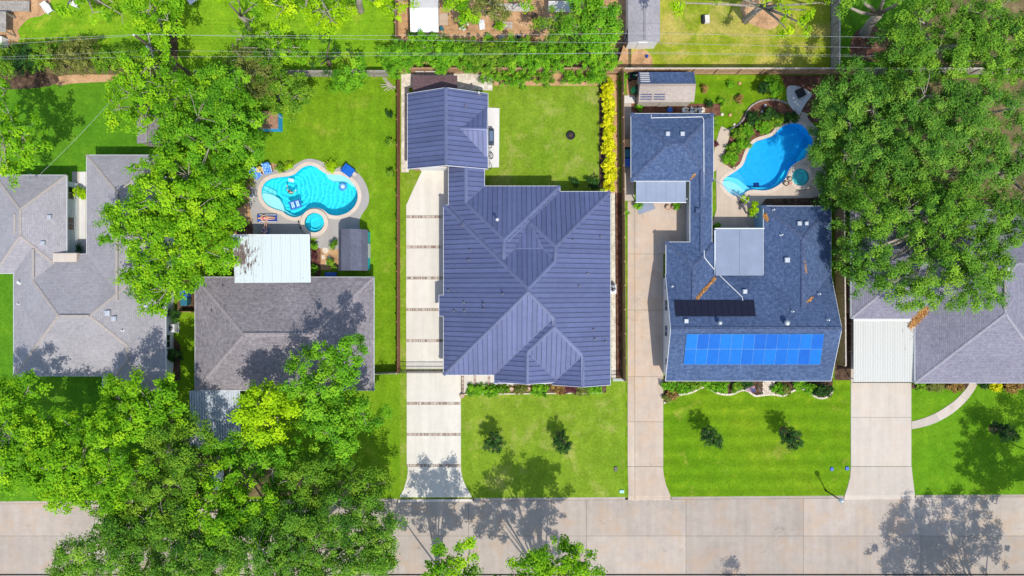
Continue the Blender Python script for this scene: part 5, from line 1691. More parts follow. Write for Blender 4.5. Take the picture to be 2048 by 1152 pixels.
# ------------------------------------------------------------------ sheds
def gable_shed(label, xw, yn, xe, ys, ze, rise, axis, m_roofs, m_wall, name='shed', over=0.15, cat='shed', m_trim=None):
    """axis: direction of the ridge, 'x' or 'y'; corners on the ground plan of the eaves (seen at eave height)"""
    a, b = P(xw, yn, ze), P(xe, ys, ze)
    x0, x1, y0, y1 = a.x, b.x, b.y, a.y
    root = thing(name, label, cat, ((x0+x1)/2, (y0+y1)/2, 0.1))
    zr = ze+rise
    if axis == 'x':
        ym = (y0+y1)/2
        sl = [[(x0, y0, ze), (x1, y0, ze), (x1, ym, zr), (x0, ym, zr)], [(x1, y1, ze), (x0, y1, ze), (x0, ym, zr), (x1, ym, zr)]]
    else:
        xm = (x0+x1)/2
        sl = [[(x0, y1, ze), (x0, y0, ze), (xm, y0, zr), (xm, y1, zr)], [(x1, y0, ze), (x1, y1, ze), (xm, y1, zr), (xm, y0, zr)]]
    for k, s in enumerate(sl):
        me = MB().slab(s, Vector((0, 0, 1)), 0.06).build('roof_slope', m_roofs[k], root)
        uvl = me.data.uv_layers.new(name='roof'); org = ORG[root.name]
        for l in me.data.loops:
            v = me.data.vertices[l.vertex_index].co
            uvl.data[l.index].uv = (v.x, v.y*1.1) if axis == 'x' else (v.y, v.x*1.1)
    o = over
    mb = MB()
    c = [(x0+o, y0+o), (x1-o, y0+o), (x1-o, y1-o), (x0+o, y1-o)]
    mb.add([(x, y, 0.1) for x, y in c]+[(x, y, ze) for x, y in c], [(i, (i+1) % 4, 4+(i+1) % 4, 4+i) for i in range(4)])
    if axis == 'x':
        for x in (x0+o, x1-o): mb.add([(x, y0+o, ze), (x, y1-o, ze), (x, (y0+y1)/2, zr-0.09)], [(0, 1, 2)])
    else:
        for y in (y0+o, y1-o): mb.add([(x0+o, y, ze), (x1-o, y, ze), ((x0+x1)/2, y, zr-0.09)], [(0, 1, 2)])
    mb.build('wall', m_wall, root)
    ym = (y0+y1)/2; xm = (x0+x1)/2
    mb = MB()
    if axis == 'x': mb.box((xm, ym, zr+0.02), (x1-x0, 0.2, 0.05))
    else: mb.box((xm, ym, zr+0.02), (0.2, y1-y0, 0.05))
    mb.build('ridge_cap', m_trim or m_roofs[0], root)
    door(root, ((x0+x1)/2, y0+o, 1.0), 0.9, 1.8, 'S', m_wall)
    return root, (x0, x1, y0, y1, ze, zr)
m_sh_tan = M_shingle('tan shed shingles', (0.30, 0.25, 0.21), (0.37, 0.31, 0.27), (0.42, 0.36, 0.31), 0.7)
m_white_metal = M_plain('white painted sheet', (0.78, 0.76, 0.72), 0.5, 0.3, var=0.06, scale=1.2)
m_grey_metal = M_plain('grey painted sheet', (0.48, 0.46, 0.43), 0.5, 0.3, var=0.1, scale=1.2)
rs, bb = gable_shed('garden shed with blue north slope and tan striped south slope', 1277, 144, 1388, 204, 2.2, 0.7, 'x', [m_sh_tan, m_sh_d], m_wood_pale)
x0, x1, y0, y1, ze, zr = bb
for i in range(5):
    for xa, xb in ((x0+0.15, x0+1.25), (x0+1.45, x0+2.5)):
        if i < 3:
            t = 0.16+0.14*i
            y = y0+(y1-y0)/2*t; z = ze+(zr-ze)*t+0.03
            MB().box(((xa+xb)/2, y, z), (xb-xa, 0.1, 0.03), 0, math.atan2(zr-ze, (y1-y0)/2)).build('shingle_strip', m_cap_d, rs)
    t = 0.1+0.16*i
    y = y1-(y1-y0)/2*t; z = ze+(zr-ze)*t+0.03
    MB().box((x0+0.55, y, z), (0.9, 0.12, 0.03), 0, -math.atan2(zr-ze, (y1-y0)/2)).build('shingle_strip', m_sh_tan if False else m_grey_metal, rs)
gable_shed('grey shingled shed with white base at the top right lawn', 1256, -40, 1320, 84, 2.4, 0.5, 'y', [m_sh_a, m_sh_a], m_white)
gable_shed('shed with white and grey sheet roof in the dirt yard', 821, -22, 877, 64, 2.3, 0.35, 'x', [m_white_metal, m_grey_metal], m_wood_pale)
gable_shed('small dark gabled shed under the sparse ash tree', 274, 232, 322, 287, 2.3, 0.5, 'y', [m_cap_b, m_sh_b], m_wood_grey)
# gambrel shed by the pool
def gambrel(label):
    x0, x1 = P(688, 0).x, P(741, 0).x; y0, y1 = P(0, 540).y, P(0, 465).y
    root = thing('shed', label, 'shed', ((x0+x1)/2, (y0+y1)/2, 0.1))
    xm = (x0+x1)/2
    prof = [(x0-0.1, 1.75), (x0+0.35, 2.5), (xm, 2.95), (x1-0.35, 2.5), (x1+0.1, 1.75)]
    m = M_shingle('charcoal blue shed shingles', (0.085, 0.09, 0.125), (0.115, 0.12, 0.155), (0.15, 0.155, 0.19), 0.75)
    for k in range(4):
        (xa, za), (xb, zb) = prof[k], prof[k+1]
        s = [(xa, y0-0.12, za), (xb, y0-0.12, zb), (xb, y1+0.12, zb), (xa, y1+0.12, za)]
        o = MB().slab(s, Vector((0, 0, 1)), 0.05).build('roof_slope', m, root)
        uvl = o.data.uv_layers.new(name='roof')
        for l in o.data.loops:
            v = o.data.vertices[l.vertex_index].co; uvl.data[l.index].uv = (v.y, v.x*1.3)
    teal = M_plain('turquoise siding', (0.02, 0.42, 0.50), 0.6, 0.3, var=0.06)
    mb = MB(); mb.box((xm, (y0+y1)/2, 0.95), (x1-x0, y1-y0, 1.75)); mb.build('wall', teal, root)
    for y in (y0, y1):
        mb = MB(); mb.add([(x0, y, 1.8), (x1, y, 1.8), (x1-0.35, y, 2.43), (xm, y, 2.88), (x0+0.35, y, 2.43)], [(0, 1, 2, 3, 4)]); mb.build('gable', teal, root)
    door(root, (x1, (y0+y1)/2, 0.95), 1.4, 1.6, 'E', m_white)
gambrel('turquoise gambrel shed with charcoal roof beside the spa')
# playhouse
def playhouse():
    root = thing('playhouse', 'little brown topped playhouse with bright blue walls and white trim', 'playhouse', P(545, 250))
    x0, x1, y0, y1 = P(528, 0).x, P(566, 0).x, P(0, 264).y, P(0, 232).y
    blue = M_plain('bright blue paint', (0.02, 0.34, 0.72), 0.5, 0.3, var=0.05)
    MB().box(((x0+x1)/2, (y0+y1)/2, 0.85), (x1-x0, y1-y0, 1.5)).build('wall', blue, root)
    MB().cbox(((x0+x1)/2, (y0+y1)/2, 1.66), (x1-x0+0.1, y1-y0+0.1, 0.12), 0, 0.03).build('roof', M_plain('brown deck boards', (0.30, 0.17, 0.11), 0.9, 0.1, var=0.2), root)
    for y in (y0-0.01,):
        for i in range(2):
            MB().box((x0+0.3+i*0.6, y, 0.95), (0.07, 0.04, 1.0)).build('trim', m_white, root)
    MB().box((x1+0.01, y1-0.3, 0.95), (0.04, 0.09, 1.1)).build('trim', m_white, root)
    MB().box(((x0+x1)/2, y0-0.02, 1.57), (x1-x0+0.1, 0.05, 0.08)).build('trim', m_white, root)
    MB().box((x1+0.02, (y0+y1)/2, 1.57), (0.05, y1-y0, 0.08)).build('trim', m_white, root)
playhouse()
# timber deck and lean-to at the top left corner
def planks(label, x0, y0, x1, y1, z, m, n, name='timber_deck', cat='deck', along='y'):
    a, b = P(x0, y0), P(x1, y1)
    root = thing(name, label, cat, ((a.x+b.x)/2, (a.y+b.y)/2, 0.1))
    for i in range(n):
        u = (i+0.5)/n
        if along == 'y': MB().box((a.x+(b.x-a.x)*u, (a.y+b.y)/2, z), (abs(b.x-a.x)/n-0.012, abs(a.y-b.y), 0.05)).build('plank', m, root)
        else: MB().box(((a.x+b.x)/2, a.y+(b.y-a.y)*u, z), (abs(b.x-a.x), abs(a.y-b.y)/n-0.012, 0.05)).build('plank', m, root)
    for x in (a.x+0.1, b.x-0.1):
        for y in (a.y-0.1, b.y+0.1): MB().box((x, y, z/2+0.05), (0.1, 0.1, z)).build('post', m, root)
    return root
planks('dark timber deck in the top left corner', -20, 6, 66, 27, 0.5, m_wood_grey, 22)
planks('weathered plank roof at the left edge below the timber deck', -20, 36, 36, 76, 1.6, m_wood_grey, 14, 'plank_roof', 'lean-to', 'x')
MB_w = MB().cbox((P(8, 90).x, P(8, 90).y, 0.6), (1.1, 1.0, 1.0), 0, 0.05)
solo('storage_box', MB_w, m_white_metal, 'white storage box at the left edge under the plank roof', 'box')
planks('weathered wooden walkway at the top of the dirt yard', 990, 10, 1060, 26, 0.35, m_wood_pale, 20)

# ------------------------------------------------------------------ utility pole and wires
pole_b = P(378, 145); pole_t = P(268, 72, 9.9)
up_ = thing('utility_pole', 'leaning wooden utility pole with crossarm at the top left', 'utility pole', Vector((pole_b.x, pole_b.y, 0.1)))
top = Vector((pole_b.x+0.1, pole_b.y, 10.0)); ft = Vector((pole_b.x, pole_b.y, 0))
MB().tube([ft, top], [0.17, 0.11], 10).build('pole', m_bark_dark if 'm_bark_dark' in globals() else m_wood_dark, up_)
MB().box(top-Vector((0, 0, 2.6)), (0.1, 2.4, 0.12), 0.2).build('crossarm', m_wood_grey, up_)
MB().lathe(top-Vector((0.35, 0, 3.6)), [(0.22, 0), (0.24, 0.1), (0.24, 0.75), (0.18, 0.82)], 12).build('transformer', m_galv, up_)
for k in (-1, 1): MB().lathe(top-Vector((-0.2*k*0.2, -1.05*k, 2.52)), [(0.05, 0), (0.07, 0.06), (0.04, 0.14)], 8).build('insulator', m_white, up_)
MB().lathe(top, [(0.06, 0), (0.08, 0.1), (0.04, 0.2)], 8).build('insulator', m_white, up_)
m_wire = M_plain('aluminium wire', (0.40, 0.40, 0.40), 0.5, 0.4, 0.2)
m_wire_b = M_plain('black wire', (0.05, 0.05, 0.05), 0.5, 0.4)
def wire(label, pts, sag, r, m, z):
    """pts: plan points; straight spans with a little sag"""
    P3 = [Vector(p) for p in pts]
    path = []
    for a, b in zip(P3[:-1], P3[1:]):
        for i in range(24):
            t = i/24
            q = a.lerp(b, t); q.z -= sag*4*t*(1-t)
            path.append(q)
    path.append(P3[-1])
    mb = MB().tube(path, r, 4)
    solo('overhead_wire', mb, m, label, 'wire', 'overhead wires along the back lane')
pt = top + Vector((0, 0, 0.15))
wire('topmost overhead wire along the back lane', [P(-300, 82, 10), pt, P(1290, 66, 9.6), P(2500, 80, 9.6)], 0.35, 0.009, m_wire, 10)
wire('second overhead wire, through the thicket tops', [P(-300, 104, 7.6), top+Vector((0.2, 1.0, -2.4)), P(1290, 86, 7.4), P(2500, 104, 7.4)], 0.3, 0.009, m_wire, 7.5)
wire('third overhead wire, paired with the lowest', [P(-300, 118, 7.2), top+Vector((-0.1, -1.0, -2.4)), P(1290, 104, 7), P(2500, 116, 7)], 0.3, 0.008, m_wire, 7.2)
wire('lowest overhead wire along the back lane', [P(-300, 122, 6.6), top+Vector((0, -0.15, -3.2)), P(1290, 107, 6.4), P(2500, 119, 6.4)], 0.3, 0.008, m_wire, 6.6)
wire('service wire dropping to the far left house', [top+Vector((0, -0.15, -3.0)), RA.pt(84, 350, 0.3)], 0.5, 0.011, m_wire, 6)
wire('thin line slung over the steps of the deep blue pool', [RD.pt(1424, 356, 0.1), P(1500, 405, 2.3)], 0.15, 0.03, m_wire, 3)

# ------------------------------------------------------------------ small yard objects
m_blue = M_plain('blue plastic', (0.02, 0.10, 0.42), 0.45, 0.4, var=0.1)
m_navy = M_plain('navy fabric', (0.015, 0.05, 0.26), 0.8, 0.1, var=0.2)
m_teal = M_plain('dark teal plastic', (0.02, 0.13, 0.19), 0.45, 0.4, var=0.1)
m_tan = M_plain('tan plastic', (0.50, 0.30, 0.16), 0.5, 0.3, var=0.08)
m_green_p = M_plain('green plastic', (0.02, 0.36, 0.12), 0.5, 0.4, var=0.1)
m_terra = M_plain('terracotta', (0.46, 0.25, 0.13), 0.85, 0.1, var=0.15, scale=6)
m_red = M_plain('red plastic', (0.55, 0.04, 0.05), 0.5, 0.4)
m_stone = M_plain('pale stone', (0.58, 0.50, 0.40), 0.9, 0.1, var=0.15, scale=5)

def ac_unit(label, px, py):
    c = P(px, py); root = thing('air_conditioner', label, 'air conditioner', Vector((c.x, c.y, 0.1)), 'air conditioners beside the houses')
    MB().box((c.x, c.y, 0.14), (1.0, 1.0, 0.1)).build('pad', m_patio, root)
    MB().cbox((c.x, c.y, 0.6), (0.8, 0.8, 0.8), 0, 0.06).build('cabinet', m_white, root)
    MB().lathe((c.x, c.y, 1.0), [(0.36, 0), (0.36, 0.04), (0.30, 0.05), (0.29, 0.015)], 18).build('fan_shroud', m_galv, root)
    g = MB()
    for rr_ in (0.1, 0.19, 0.28): g.tube([(c.x+rr_*math.cos(t*math.pi/8), c.y+rr_*math.sin(t*math.pi/8), 1.055) for t in range(17)], 0.012, 4, False)
    for k in range(4): g.tube([(c.x-0.29*math.cos(k*math.pi/4), c.y-0.29*math.sin(k*math.pi/4), 1.058), (c.x+0.29*math.cos(k*math.pi/4), c.y+0.29*math.sin(k*math.pi/4), 1.058)], 0.01, 4)
    g.build('grille', m_darkmetal, root)
    for k in range(4):
        a = k*math.pi/2+0.3
        MB().box((c.x+0.14*math.cos(a), c.y+0.14*math.sin(a), 1.03), (0.22, 0.1, 0.01), a).build('fan_blade', m_darkmetal, root)
ac_unit('white air conditioner between the two left houses', 350, 655)
ac_unit('white air conditioner on the right of the metal roofed house', 1222, 578)

def bin_(label, px, py, m, m_lid, rz=0.0):
    c = P(px, py); root = thing('wheeled_bin', label, 'bin', Vector((c.x, c.y, 0.17)), 'wheeled bins')
    mb = MB(); mb.box((c.x, c.y, 0.68), (0.52, 0.62, 0.95), rz, taper=1.18); mb.build('body', m, root)
    MB().cbox((c.x, c.y, 1.2), (0.68, 0.8, 0.1), rz, 0.04).build('lid', m_lid, root)
    for s in (-1, 1):
        w = MB(); w.tube([(c.x+s*0.26-0.03, c.y+0.3, 0.28), (c.x+s*0.26+0.03, c.y+0.3, 0.28)], 0.12, 12); w.build('wheel', m_black, root)
    MB().tube([(c.x-0.28, c.y+0.42, 1.12), (c.x+0.28, c.y+0.42, 1.12)], 0.02, 6).build('handle', m, root)
bin_('tan lidded wheeled bin beside the blue garage', 1252, 291, m_black, m_tan)
bin_('dark teal wheeled bin in the middle of the row by the blue garage', 1252, 311, m_teal, m_teal)
bin_('blue wheeled bin at the near end of the row by the blue garage', 1252, 329, m_blue, m_blue)
bin_('blue wheeled bin inside the low tan fence', 379, 588, m_blue, m_blue)
bin_('teal bin south of the blue one inside the low tan fence', 379, 603, m_teal, m_teal)

# black cart, barrels, kettle by the striped shed
c = P(1268, 156); cart = thing('garden_cart', 'black garden cart holding red and green cans behind the striped shed', 'cart', Vector((c.x, c.y, 0.15)))
mb = MB()
for dx, dy, sx, sy in ((0, 0.3, 1.2, 0.06), (0, -0.3, 1.2, 0.06), (0.6, 0, 0.06, 0.66), (-0.6, 0, 0.06, 0.66)): mb.box((c.x+dx, c.y+dy, 0.65), (sx, sy, 0.4))
mb.box((c.x, c.y, 0.45), (1.2, 0.6, 0.05)); mb.build('tray', m_black, cart)
for sx in (-1, 1):
    for sy in (-1, 1): MB().tube([(c.x+sx*0.45, c.y+sy*0.3, 0.32), (c.x+sx*0.45, c.y+sy*0.38, 0.32)], 0.16, 12).build('wheel', m_black, cart)
for lab, dx, m in (('red can in the black garden cart', 0.35, m_red), ('green can in the black garden cart', -0.1, m_green_p), ('white can in the black garden cart', 0.12, m_white)):
    solo('can', MB().lathe((c.x+dx, c.y+0.05, 0.48), [(0.1, 0), (0.11, 0.02), (0.11, 0.36), (0.07, 0.42)], 12), m, lab, 'can')
def barrel(label, px, py, r, h, m, name='barrel', cat='barrel'):
    c = P(px, py, 0.1)
    return solo(name, MB().lathe((c.x, c.y, 0.15), [(r*0.85, 0), (r, 0.1*h), (r*1.04, 0.5*h), (r, 0.92*h), (r*0.82, h), (r*0.8, h*0.96), (r*0.1, h*0.97)], 16), m, label, cat)
barrel('green barrel beside the striped shed', 1266, 183, 0.3, 0.8, m_green_p)
barrel('black kettle shaped barrel at the striped shed corner', 1274, 180, 0.34, 0.95, m_black)
barrel('second black barrel behind the green one', 1274, 190, 0.3, 0.9, m_black)
barrel('blue tub behind the blue garage', 1338, 222, 0.28, 0.45, m_blue)
barrel('blue bucket in front of the grey roofed shed', 1288, 92, 0.18, 0.35, m_blue)
barrel('small blue can on the yellowing lawn', 1293, 114, 0.14, 0.3, m_navy)
barrel('dark round tub beside the white roofed shed', 884, 59, 0.2, 0.4, m_teal)
barrel('rusty tub in the dirt yard', 1069, 36, 0.3, 0.5, m_wood_dark)

# stacked pale blocks behind the garage
r_ = random.Random(5)
c = P(1386, 222)
pile_n = 0
for pi, part_ in enumerate(('western', 'middle', 'eastern')):
    for ri, row_ in enumerate(('upper', 'lower')):
        for ci, (cn_, m) in enumerate((('white', m_white), ('tan', m_stone))):
            x, y = P(1366+pi*16+ci*7+r_.uniform(-1, 1), 219+ri*6+r_.uniform(-1, 1))[:2]
            solo('pale_block', MB().cbox((x, y, 0.26+0.1*ri), (r_.uniform(.28, .4), r_.uniform(.18, .26), r_.uniform(.2, .3)), r_.uniform(-0.6, 0.6), 0.02), m, f'{cn_} block in the {row_} row, {part_} part of the pile behind the blue garage', 'block', 'blocks piled behind the blue garage')

# pots
def coil_pot(label, px, py, r, m=m_terra, group=None, plant=True):
    c = P(px, py)
    root = thing('pot', label, 'pot', Vector((c.x, c.y, 0.17)), group)
    MB().lathe((c.x, c.y, 0.17), [(r*0.65, 0), (r*0.95, r*0.9), (r, r*1.1), (r*0.82, r*1.1), (r*0.75, r*0.8)], 18).build('bowl', m, root, True)
    sp = [(c.x+r*0.7*t/30*math.cos(t*0.75), c.y+r*0.7*t/30*math.sin(t*0.75), 0.17+r*1.0) for t in range(31)]
    MB().tube(sp, r*0.09, 5).build('coil', m_stone, root)
coil_pot('terracotta pot at the corner of the pale driveway', 925, 791, 0.24)
coil_pot('terracotta pot in the centre front bed, left of the pair', 1023, 777, 0.24)
coil_pot('terracotta pot in the centre front bed, right of the pair', 1057, 777, 0.24)
coil_pot('round coiled pot on the long driveway, left of the pair', 1334, 416, 0.26)
coil_pot('round coiled pot on the long driveway, right of the pair', 1346, 416, 0.26)
coil_pot('dark planter beside the small round spa, upper', 1577, 359, 0.24, m_bark_dark if 'm_bark_dark' in globals() else m_wood_dark)
coil_pot('dark planter beside the small round spa, lower', 1569, 368, 0.26, m_wood_dark)
coil_pot('red flower pot beside the small round spa', 1578, 367, 0.14, m_red)
coil_pot('small pot at the pool garden tip', 1466, 337, 0.16, m_wood_red)
coil_pot('pot on the porch of the metal roofed house', 1089, 767, 0.2, m_wood_grey)
solo('board', MB().box(P(1291, 414, 0.2), (1.7, 1.0, 0.04), 0.35), m_memb, 'blue grey board lying in front of the carport', 'board')

# garden discs and stones
for lab, x, y, r, m in (('round stone with red centre in the pool garden bed', 1491, 270, 0.26, m_stone), ('pale stepping stone left of the pool garden', 1443, 230, 0.16, m_stone), ('pale round ornament on the lawn by the blue garage', 1459, 231, 0.17, m_terra), ('pale stone in the upper pool garden', 1523, 225, 0.15, m_white), ('white stone beside the red centred disc', 1480, 283, 0.15, m_white), ('white stone above the red centred disc', 1497, 250, 0.16, m_white), ('small pale stone near the garden path', 1467, 250, 0.13, m_stone), ('terracotta ring on the pool lawn', 1478, 168, 0.16, m_terra), ('white ornament beside the garden edging', 1529, 212, 0.13, m_white), ('small white stone right in the upper garden', 1513, 248, 0.12, m_white)):
    c = P(x, y)
    solo('garden_stone', MB().lathe((c.x, c.y, 0.15), [(r, 0), (r, 0.1), (r*0.85, 0.14), (r*0.5, 0.15)], 12), m, lab, 'stone', 'ornamental stones in the pool garden')
c = P(1491, 270); solo('red_disc', MB().cyl((c.x, c.y, 0.3), 0.15, 0.05, 12), m_redmulch, 'red disc on the largest garden stone', 'disc')
for i, (lab, pts) in enumerate((('upper stepping stone beside the turquoise shed', [(646, 497), (652, 495), (658, 498), (657, 504), (652, 508), (646, 503)]), ('left stepping stone beside the turquoise shed', [(644, 511), (650, 510), (651, 518), (645, 519)]), ('right stepping stone beside the turquoise shed', [(656, 513), (661, 511), (663, 516), (657, 519)]), ('lowest stepping stone beside the turquoise shed', [(651, 525), (657, 524), (658, 529), (652, 530)]))):
    solo('stepping_stone', MB().prism(G(pts), 0.14, 0.19, bottom=True), m_stone, lab, 'stepping stone', 'stepping stones by the shed')
# edging of the wavy bed and of the pool garden, stone by stone
def edging(label, pts, m, w=0.22, L=0.5, z=0.28):
    pl = [Vector((*p, 0)) for p in G(pts)]
    root = thing('bed_edging', label, 'edging', (pl[0].x, pl[0].y, 0.12))
    acc = 0; cur = pl[0]; seg = [pl[0]]
    for a, b in zip(pl[:-1], pl[1:]):
        seg.append(b); acc += (b-a).length
        if acc >= L:
            p0, p1 = seg[0], seg[-1]
            d = p1-p0; c = (p0+p1)/2
            MB().cbox((c.x, c.y, 0.1+(z-0.1)/2), (d.length-0.012, w, z-0.1), math.atan2(d.y, d.x), 0.03).build('edging_stone', m, root)
            seg = [b]; acc = 0
edging('wavy pale stone edging of the blue house flower bed', FRONT_D, m_stone, 0.2, 0.35)
edging('dark curved edging behind the pool garden bed', smooth_loop([(1447, 262), (1462, 258), (1478, 248), (1488, 235), (1496, 218), (1512, 206), (1530, 201), (1552, 201), (1574, 208)], 6, False), m_wood_grey, 0.16, 0.4, 0.3)
edging('pale kerb of the centre front bed', [(928+i*4, 788-i*0.04) for i in range(71)], m_stone, 0.12, 0.6, 0.2)
# brick step of the blue house, paver by paver
st = thing('brick_step', 'pale brick landing in the wavy flower bed', 'landing', P(1534, 772)+Vector((0, 0, 0.1)))
for i in range(6):
    for j in range(7):
        q0 = P(1525+i*3.9+(0 if j % 2 else 1.0), 763+j*3.7)
        MB().box((q0.x, q0.y, 0.2), (0.18, 0.165, 0.1)).build('paver', m_stone if (i*3+j) % 4 else m_deck_d, st)

# flag on a short pole
c = P(1512, 780)
fl_ = thing('flag', 'striped stars flag on a short pole in the wavy flower bed', 'flag', Vector((c.x, c.y, 0.15)))
p0 = Vector((c.x+0.1, c.y+0.55, 0.2)); p1 = Vector((c.x+0.02, c.y-0.15, 1.5))
MB().tube([p0, p0+(p1-p0)*1.05], 0.02, 6).build('pole', m_white, fl_)
m_fr = M_plain('flag red', (0.42, 0.05, 0.12), 0.8, 0.1); m_fw = M_plain('flag white', (0.72, 0.68, 0.78), 0.8, 0.1); m_fb = M_plain('flag blue', (0.03, 0.04, 0.22), 0.8, 0.1)
A0 = P(1511, 785, 1.35); B0 = P(1509, 771, 0.95); E0 = P(1492, 779.5, 0.75)
ns = 13
for i in range(ns):
    u0, u1 = i/ns, (i+1)/ns
    a, b = A0.lerp(B0, u0), A0.lerp(B0, u1)
    e0, e1 = E0+(A0.lerp(B0, u0)-A0.lerp(B0, 0.5))*0.35, E0+(A0.lerp(B0, u1)-A0.lerp(B0, 0.5))*0.35
    mb = MB(); k = 6
    t_ = [a.lerp(e0, j/k)+Vector((0, 0, 0.05*math.sin(j*1.3))) for j in range(k+1)]; s_ = [b.lerp(e1, j/k)+Vector((0, 0, 0.05*math.sin(j*1.3))) for j in range(k+1)]
    mb.add(t_+s_, [(j, j+1, k+2+j, k+1+j) for j in range(k)])
    mb.build('stripe', m_fr if i % 2 == 0 else m_fw, fl_, fix=False)
mb = MB(); q = [A0, A0.lerp(B0, 0.53), A0.lerp(B0, 0.53).lerp(E0, 0.42), A0.lerp(E0, 0.42)]
mb.add([p+Vector((0, 0, 0.07)) for p in q], [(0, 1, 2, 3)]); cn = mb.build('canton', m_fb, fl_); ORG[cn.name] = ORG[fl_.name]
for i in range(5):
    for j in range(4):
        s0 = q[0].lerp(q[1], (i+0.5)/5); s1 = q[3].lerp(q[2], (i+0.5)/5); sc_ = s0.lerp(s1, (j+0.5)/4)+Vector((0, 0, 0.078))
        pts = [(sc_.x+(0.022 if k % 2 == 0 else 0.009)*math.cos(k*math.pi/5), sc_.y+(0.022 if k % 2 == 0 else 0.009)*math.sin(k*math.pi/5), sc_.z) for k in range(10)]
        mb = MB(); mb.add(pts, [tuple(range(10))]); mb.build('star', m_fw, cn, fix=False)

# street lamp, meter boxes
c = P(1650, 980); lamp = thing('street_lamp', 'slim black lamp post at the kerb of the striped lawn', 'lamp post', Vector((c.x, c.y, 0.1)))
MB().tube([(c.x, c.y, 0.1), (c.x, c.y, 0.5), (c.x, c.y, 3.0)], [0.11, 0.07, 0.055], 8).build('post', m_black, lamp)
MB().lathe((c.x, c.y, 3.0), [(0.08, 0), (0.2, 0.15), (0.24, 0.35), (0.2, 0.5)], 12).build('globe', M_plain('frosted glass', (0.62, 0.60, 0.55), 0.3, 0.5), lamp, True)
MB().lathe((c.x, c.y, 3.5), [(0.24, 0), (0.16, 0.08), (0.05, 0.16)], 12).build('cap', m_galv, lamp)
for lab, x, y, sx, sy, m in (('small dark meter lid on the centre front lawn', 1231, 937, 0.3, 0.45, m_darkmetal), ('blue meter lid on the striped lawn, nearer the bed', 1662, 937, 0.3, 0.35, m_blue), ('blue meter lid beside the right driveway', 1692.5, 936, 0.32, 0.35, m_blue), ('pale teal utility box at the kerb of the centre lawn', 1243, 982, 0.45, 0.3, M_plain('pale teal paint', (0.28, 0.55, 0.50), 0.5, 0.3))):
    c = P(x, y); solo('meter_box', MB().cbox((c.x, c.y, 0.17), (sx, sy, 0.14), 0, 0.02), m, lab, 'meter box')
c = P(1141, 272)
fr_ = thing('fire_ring', 'black metal fire ring on the centre back lawn', 'fire ring', Vector((c.x, c.y, 0.12)))
MB().lathe((c.x, c.y, 0.12), [(0.42, 0), (0.44, 0.22), (0.40, 0.24), (0.37, 0.06)], 20).build('ring', m_black, fr_)
for k in range(4): MB().tube([(c.x-0.2*math.cos(k*0.8), c.y-0.2*math.sin(k*0.8), 0.22+0.03*k), (c.x+0.2*math.cos(k*0.8), c.y+0.2*math.sin(k*0.8), 0.2+0.03*k)], 0.04, 6).build('log', m_wood_dark, fr_)
c = P(1598, 188)
ft_ = thing('fire_table', 'black square fire pit on the white curved pad', 'fire pit', Vector((c.x, c.y, 0.17)))
MB().cbox((c.x, c.y, 0.4), (0.75, 0.85, 0.45), 0.45, 0.05).build('box', m_black, ft_)
for s in (-1, 1): MB().box((c.x+s*0.22*math.cos(0.45), c.y+s*0.22*math.sin(0.45), 0.65), (0.06, 0.7, 0.05), 0.45).build('grate_bar', m_darkmetal, ft_)
# bench behind the blue house
c = P(1640, 402); bn = thing('garden_bench', 'dark slatted bench on the pool deck behind the blue house', 'bench', Vector((c.x, c.y, 0.17)))
for i in range(5): MB().box((c.x, c.y-0.2+0.1*i, 0.6), (1.9, 0.07, 0.04)).build('seat_slat', m_wood_dark, bn)
for s in (-0.85, 0, 0.85):
    MB().box((c.x+s, c.y, 0.37), (0.06, 0.5, 0.42)).build('leg', m_black, bn)
for i in range(3): MB().box((c.x, c.y+0.28, 0.75+0.13*i), (1.9, 0.04, 0.09)).build('back_slat', m_wood_dark, bn)
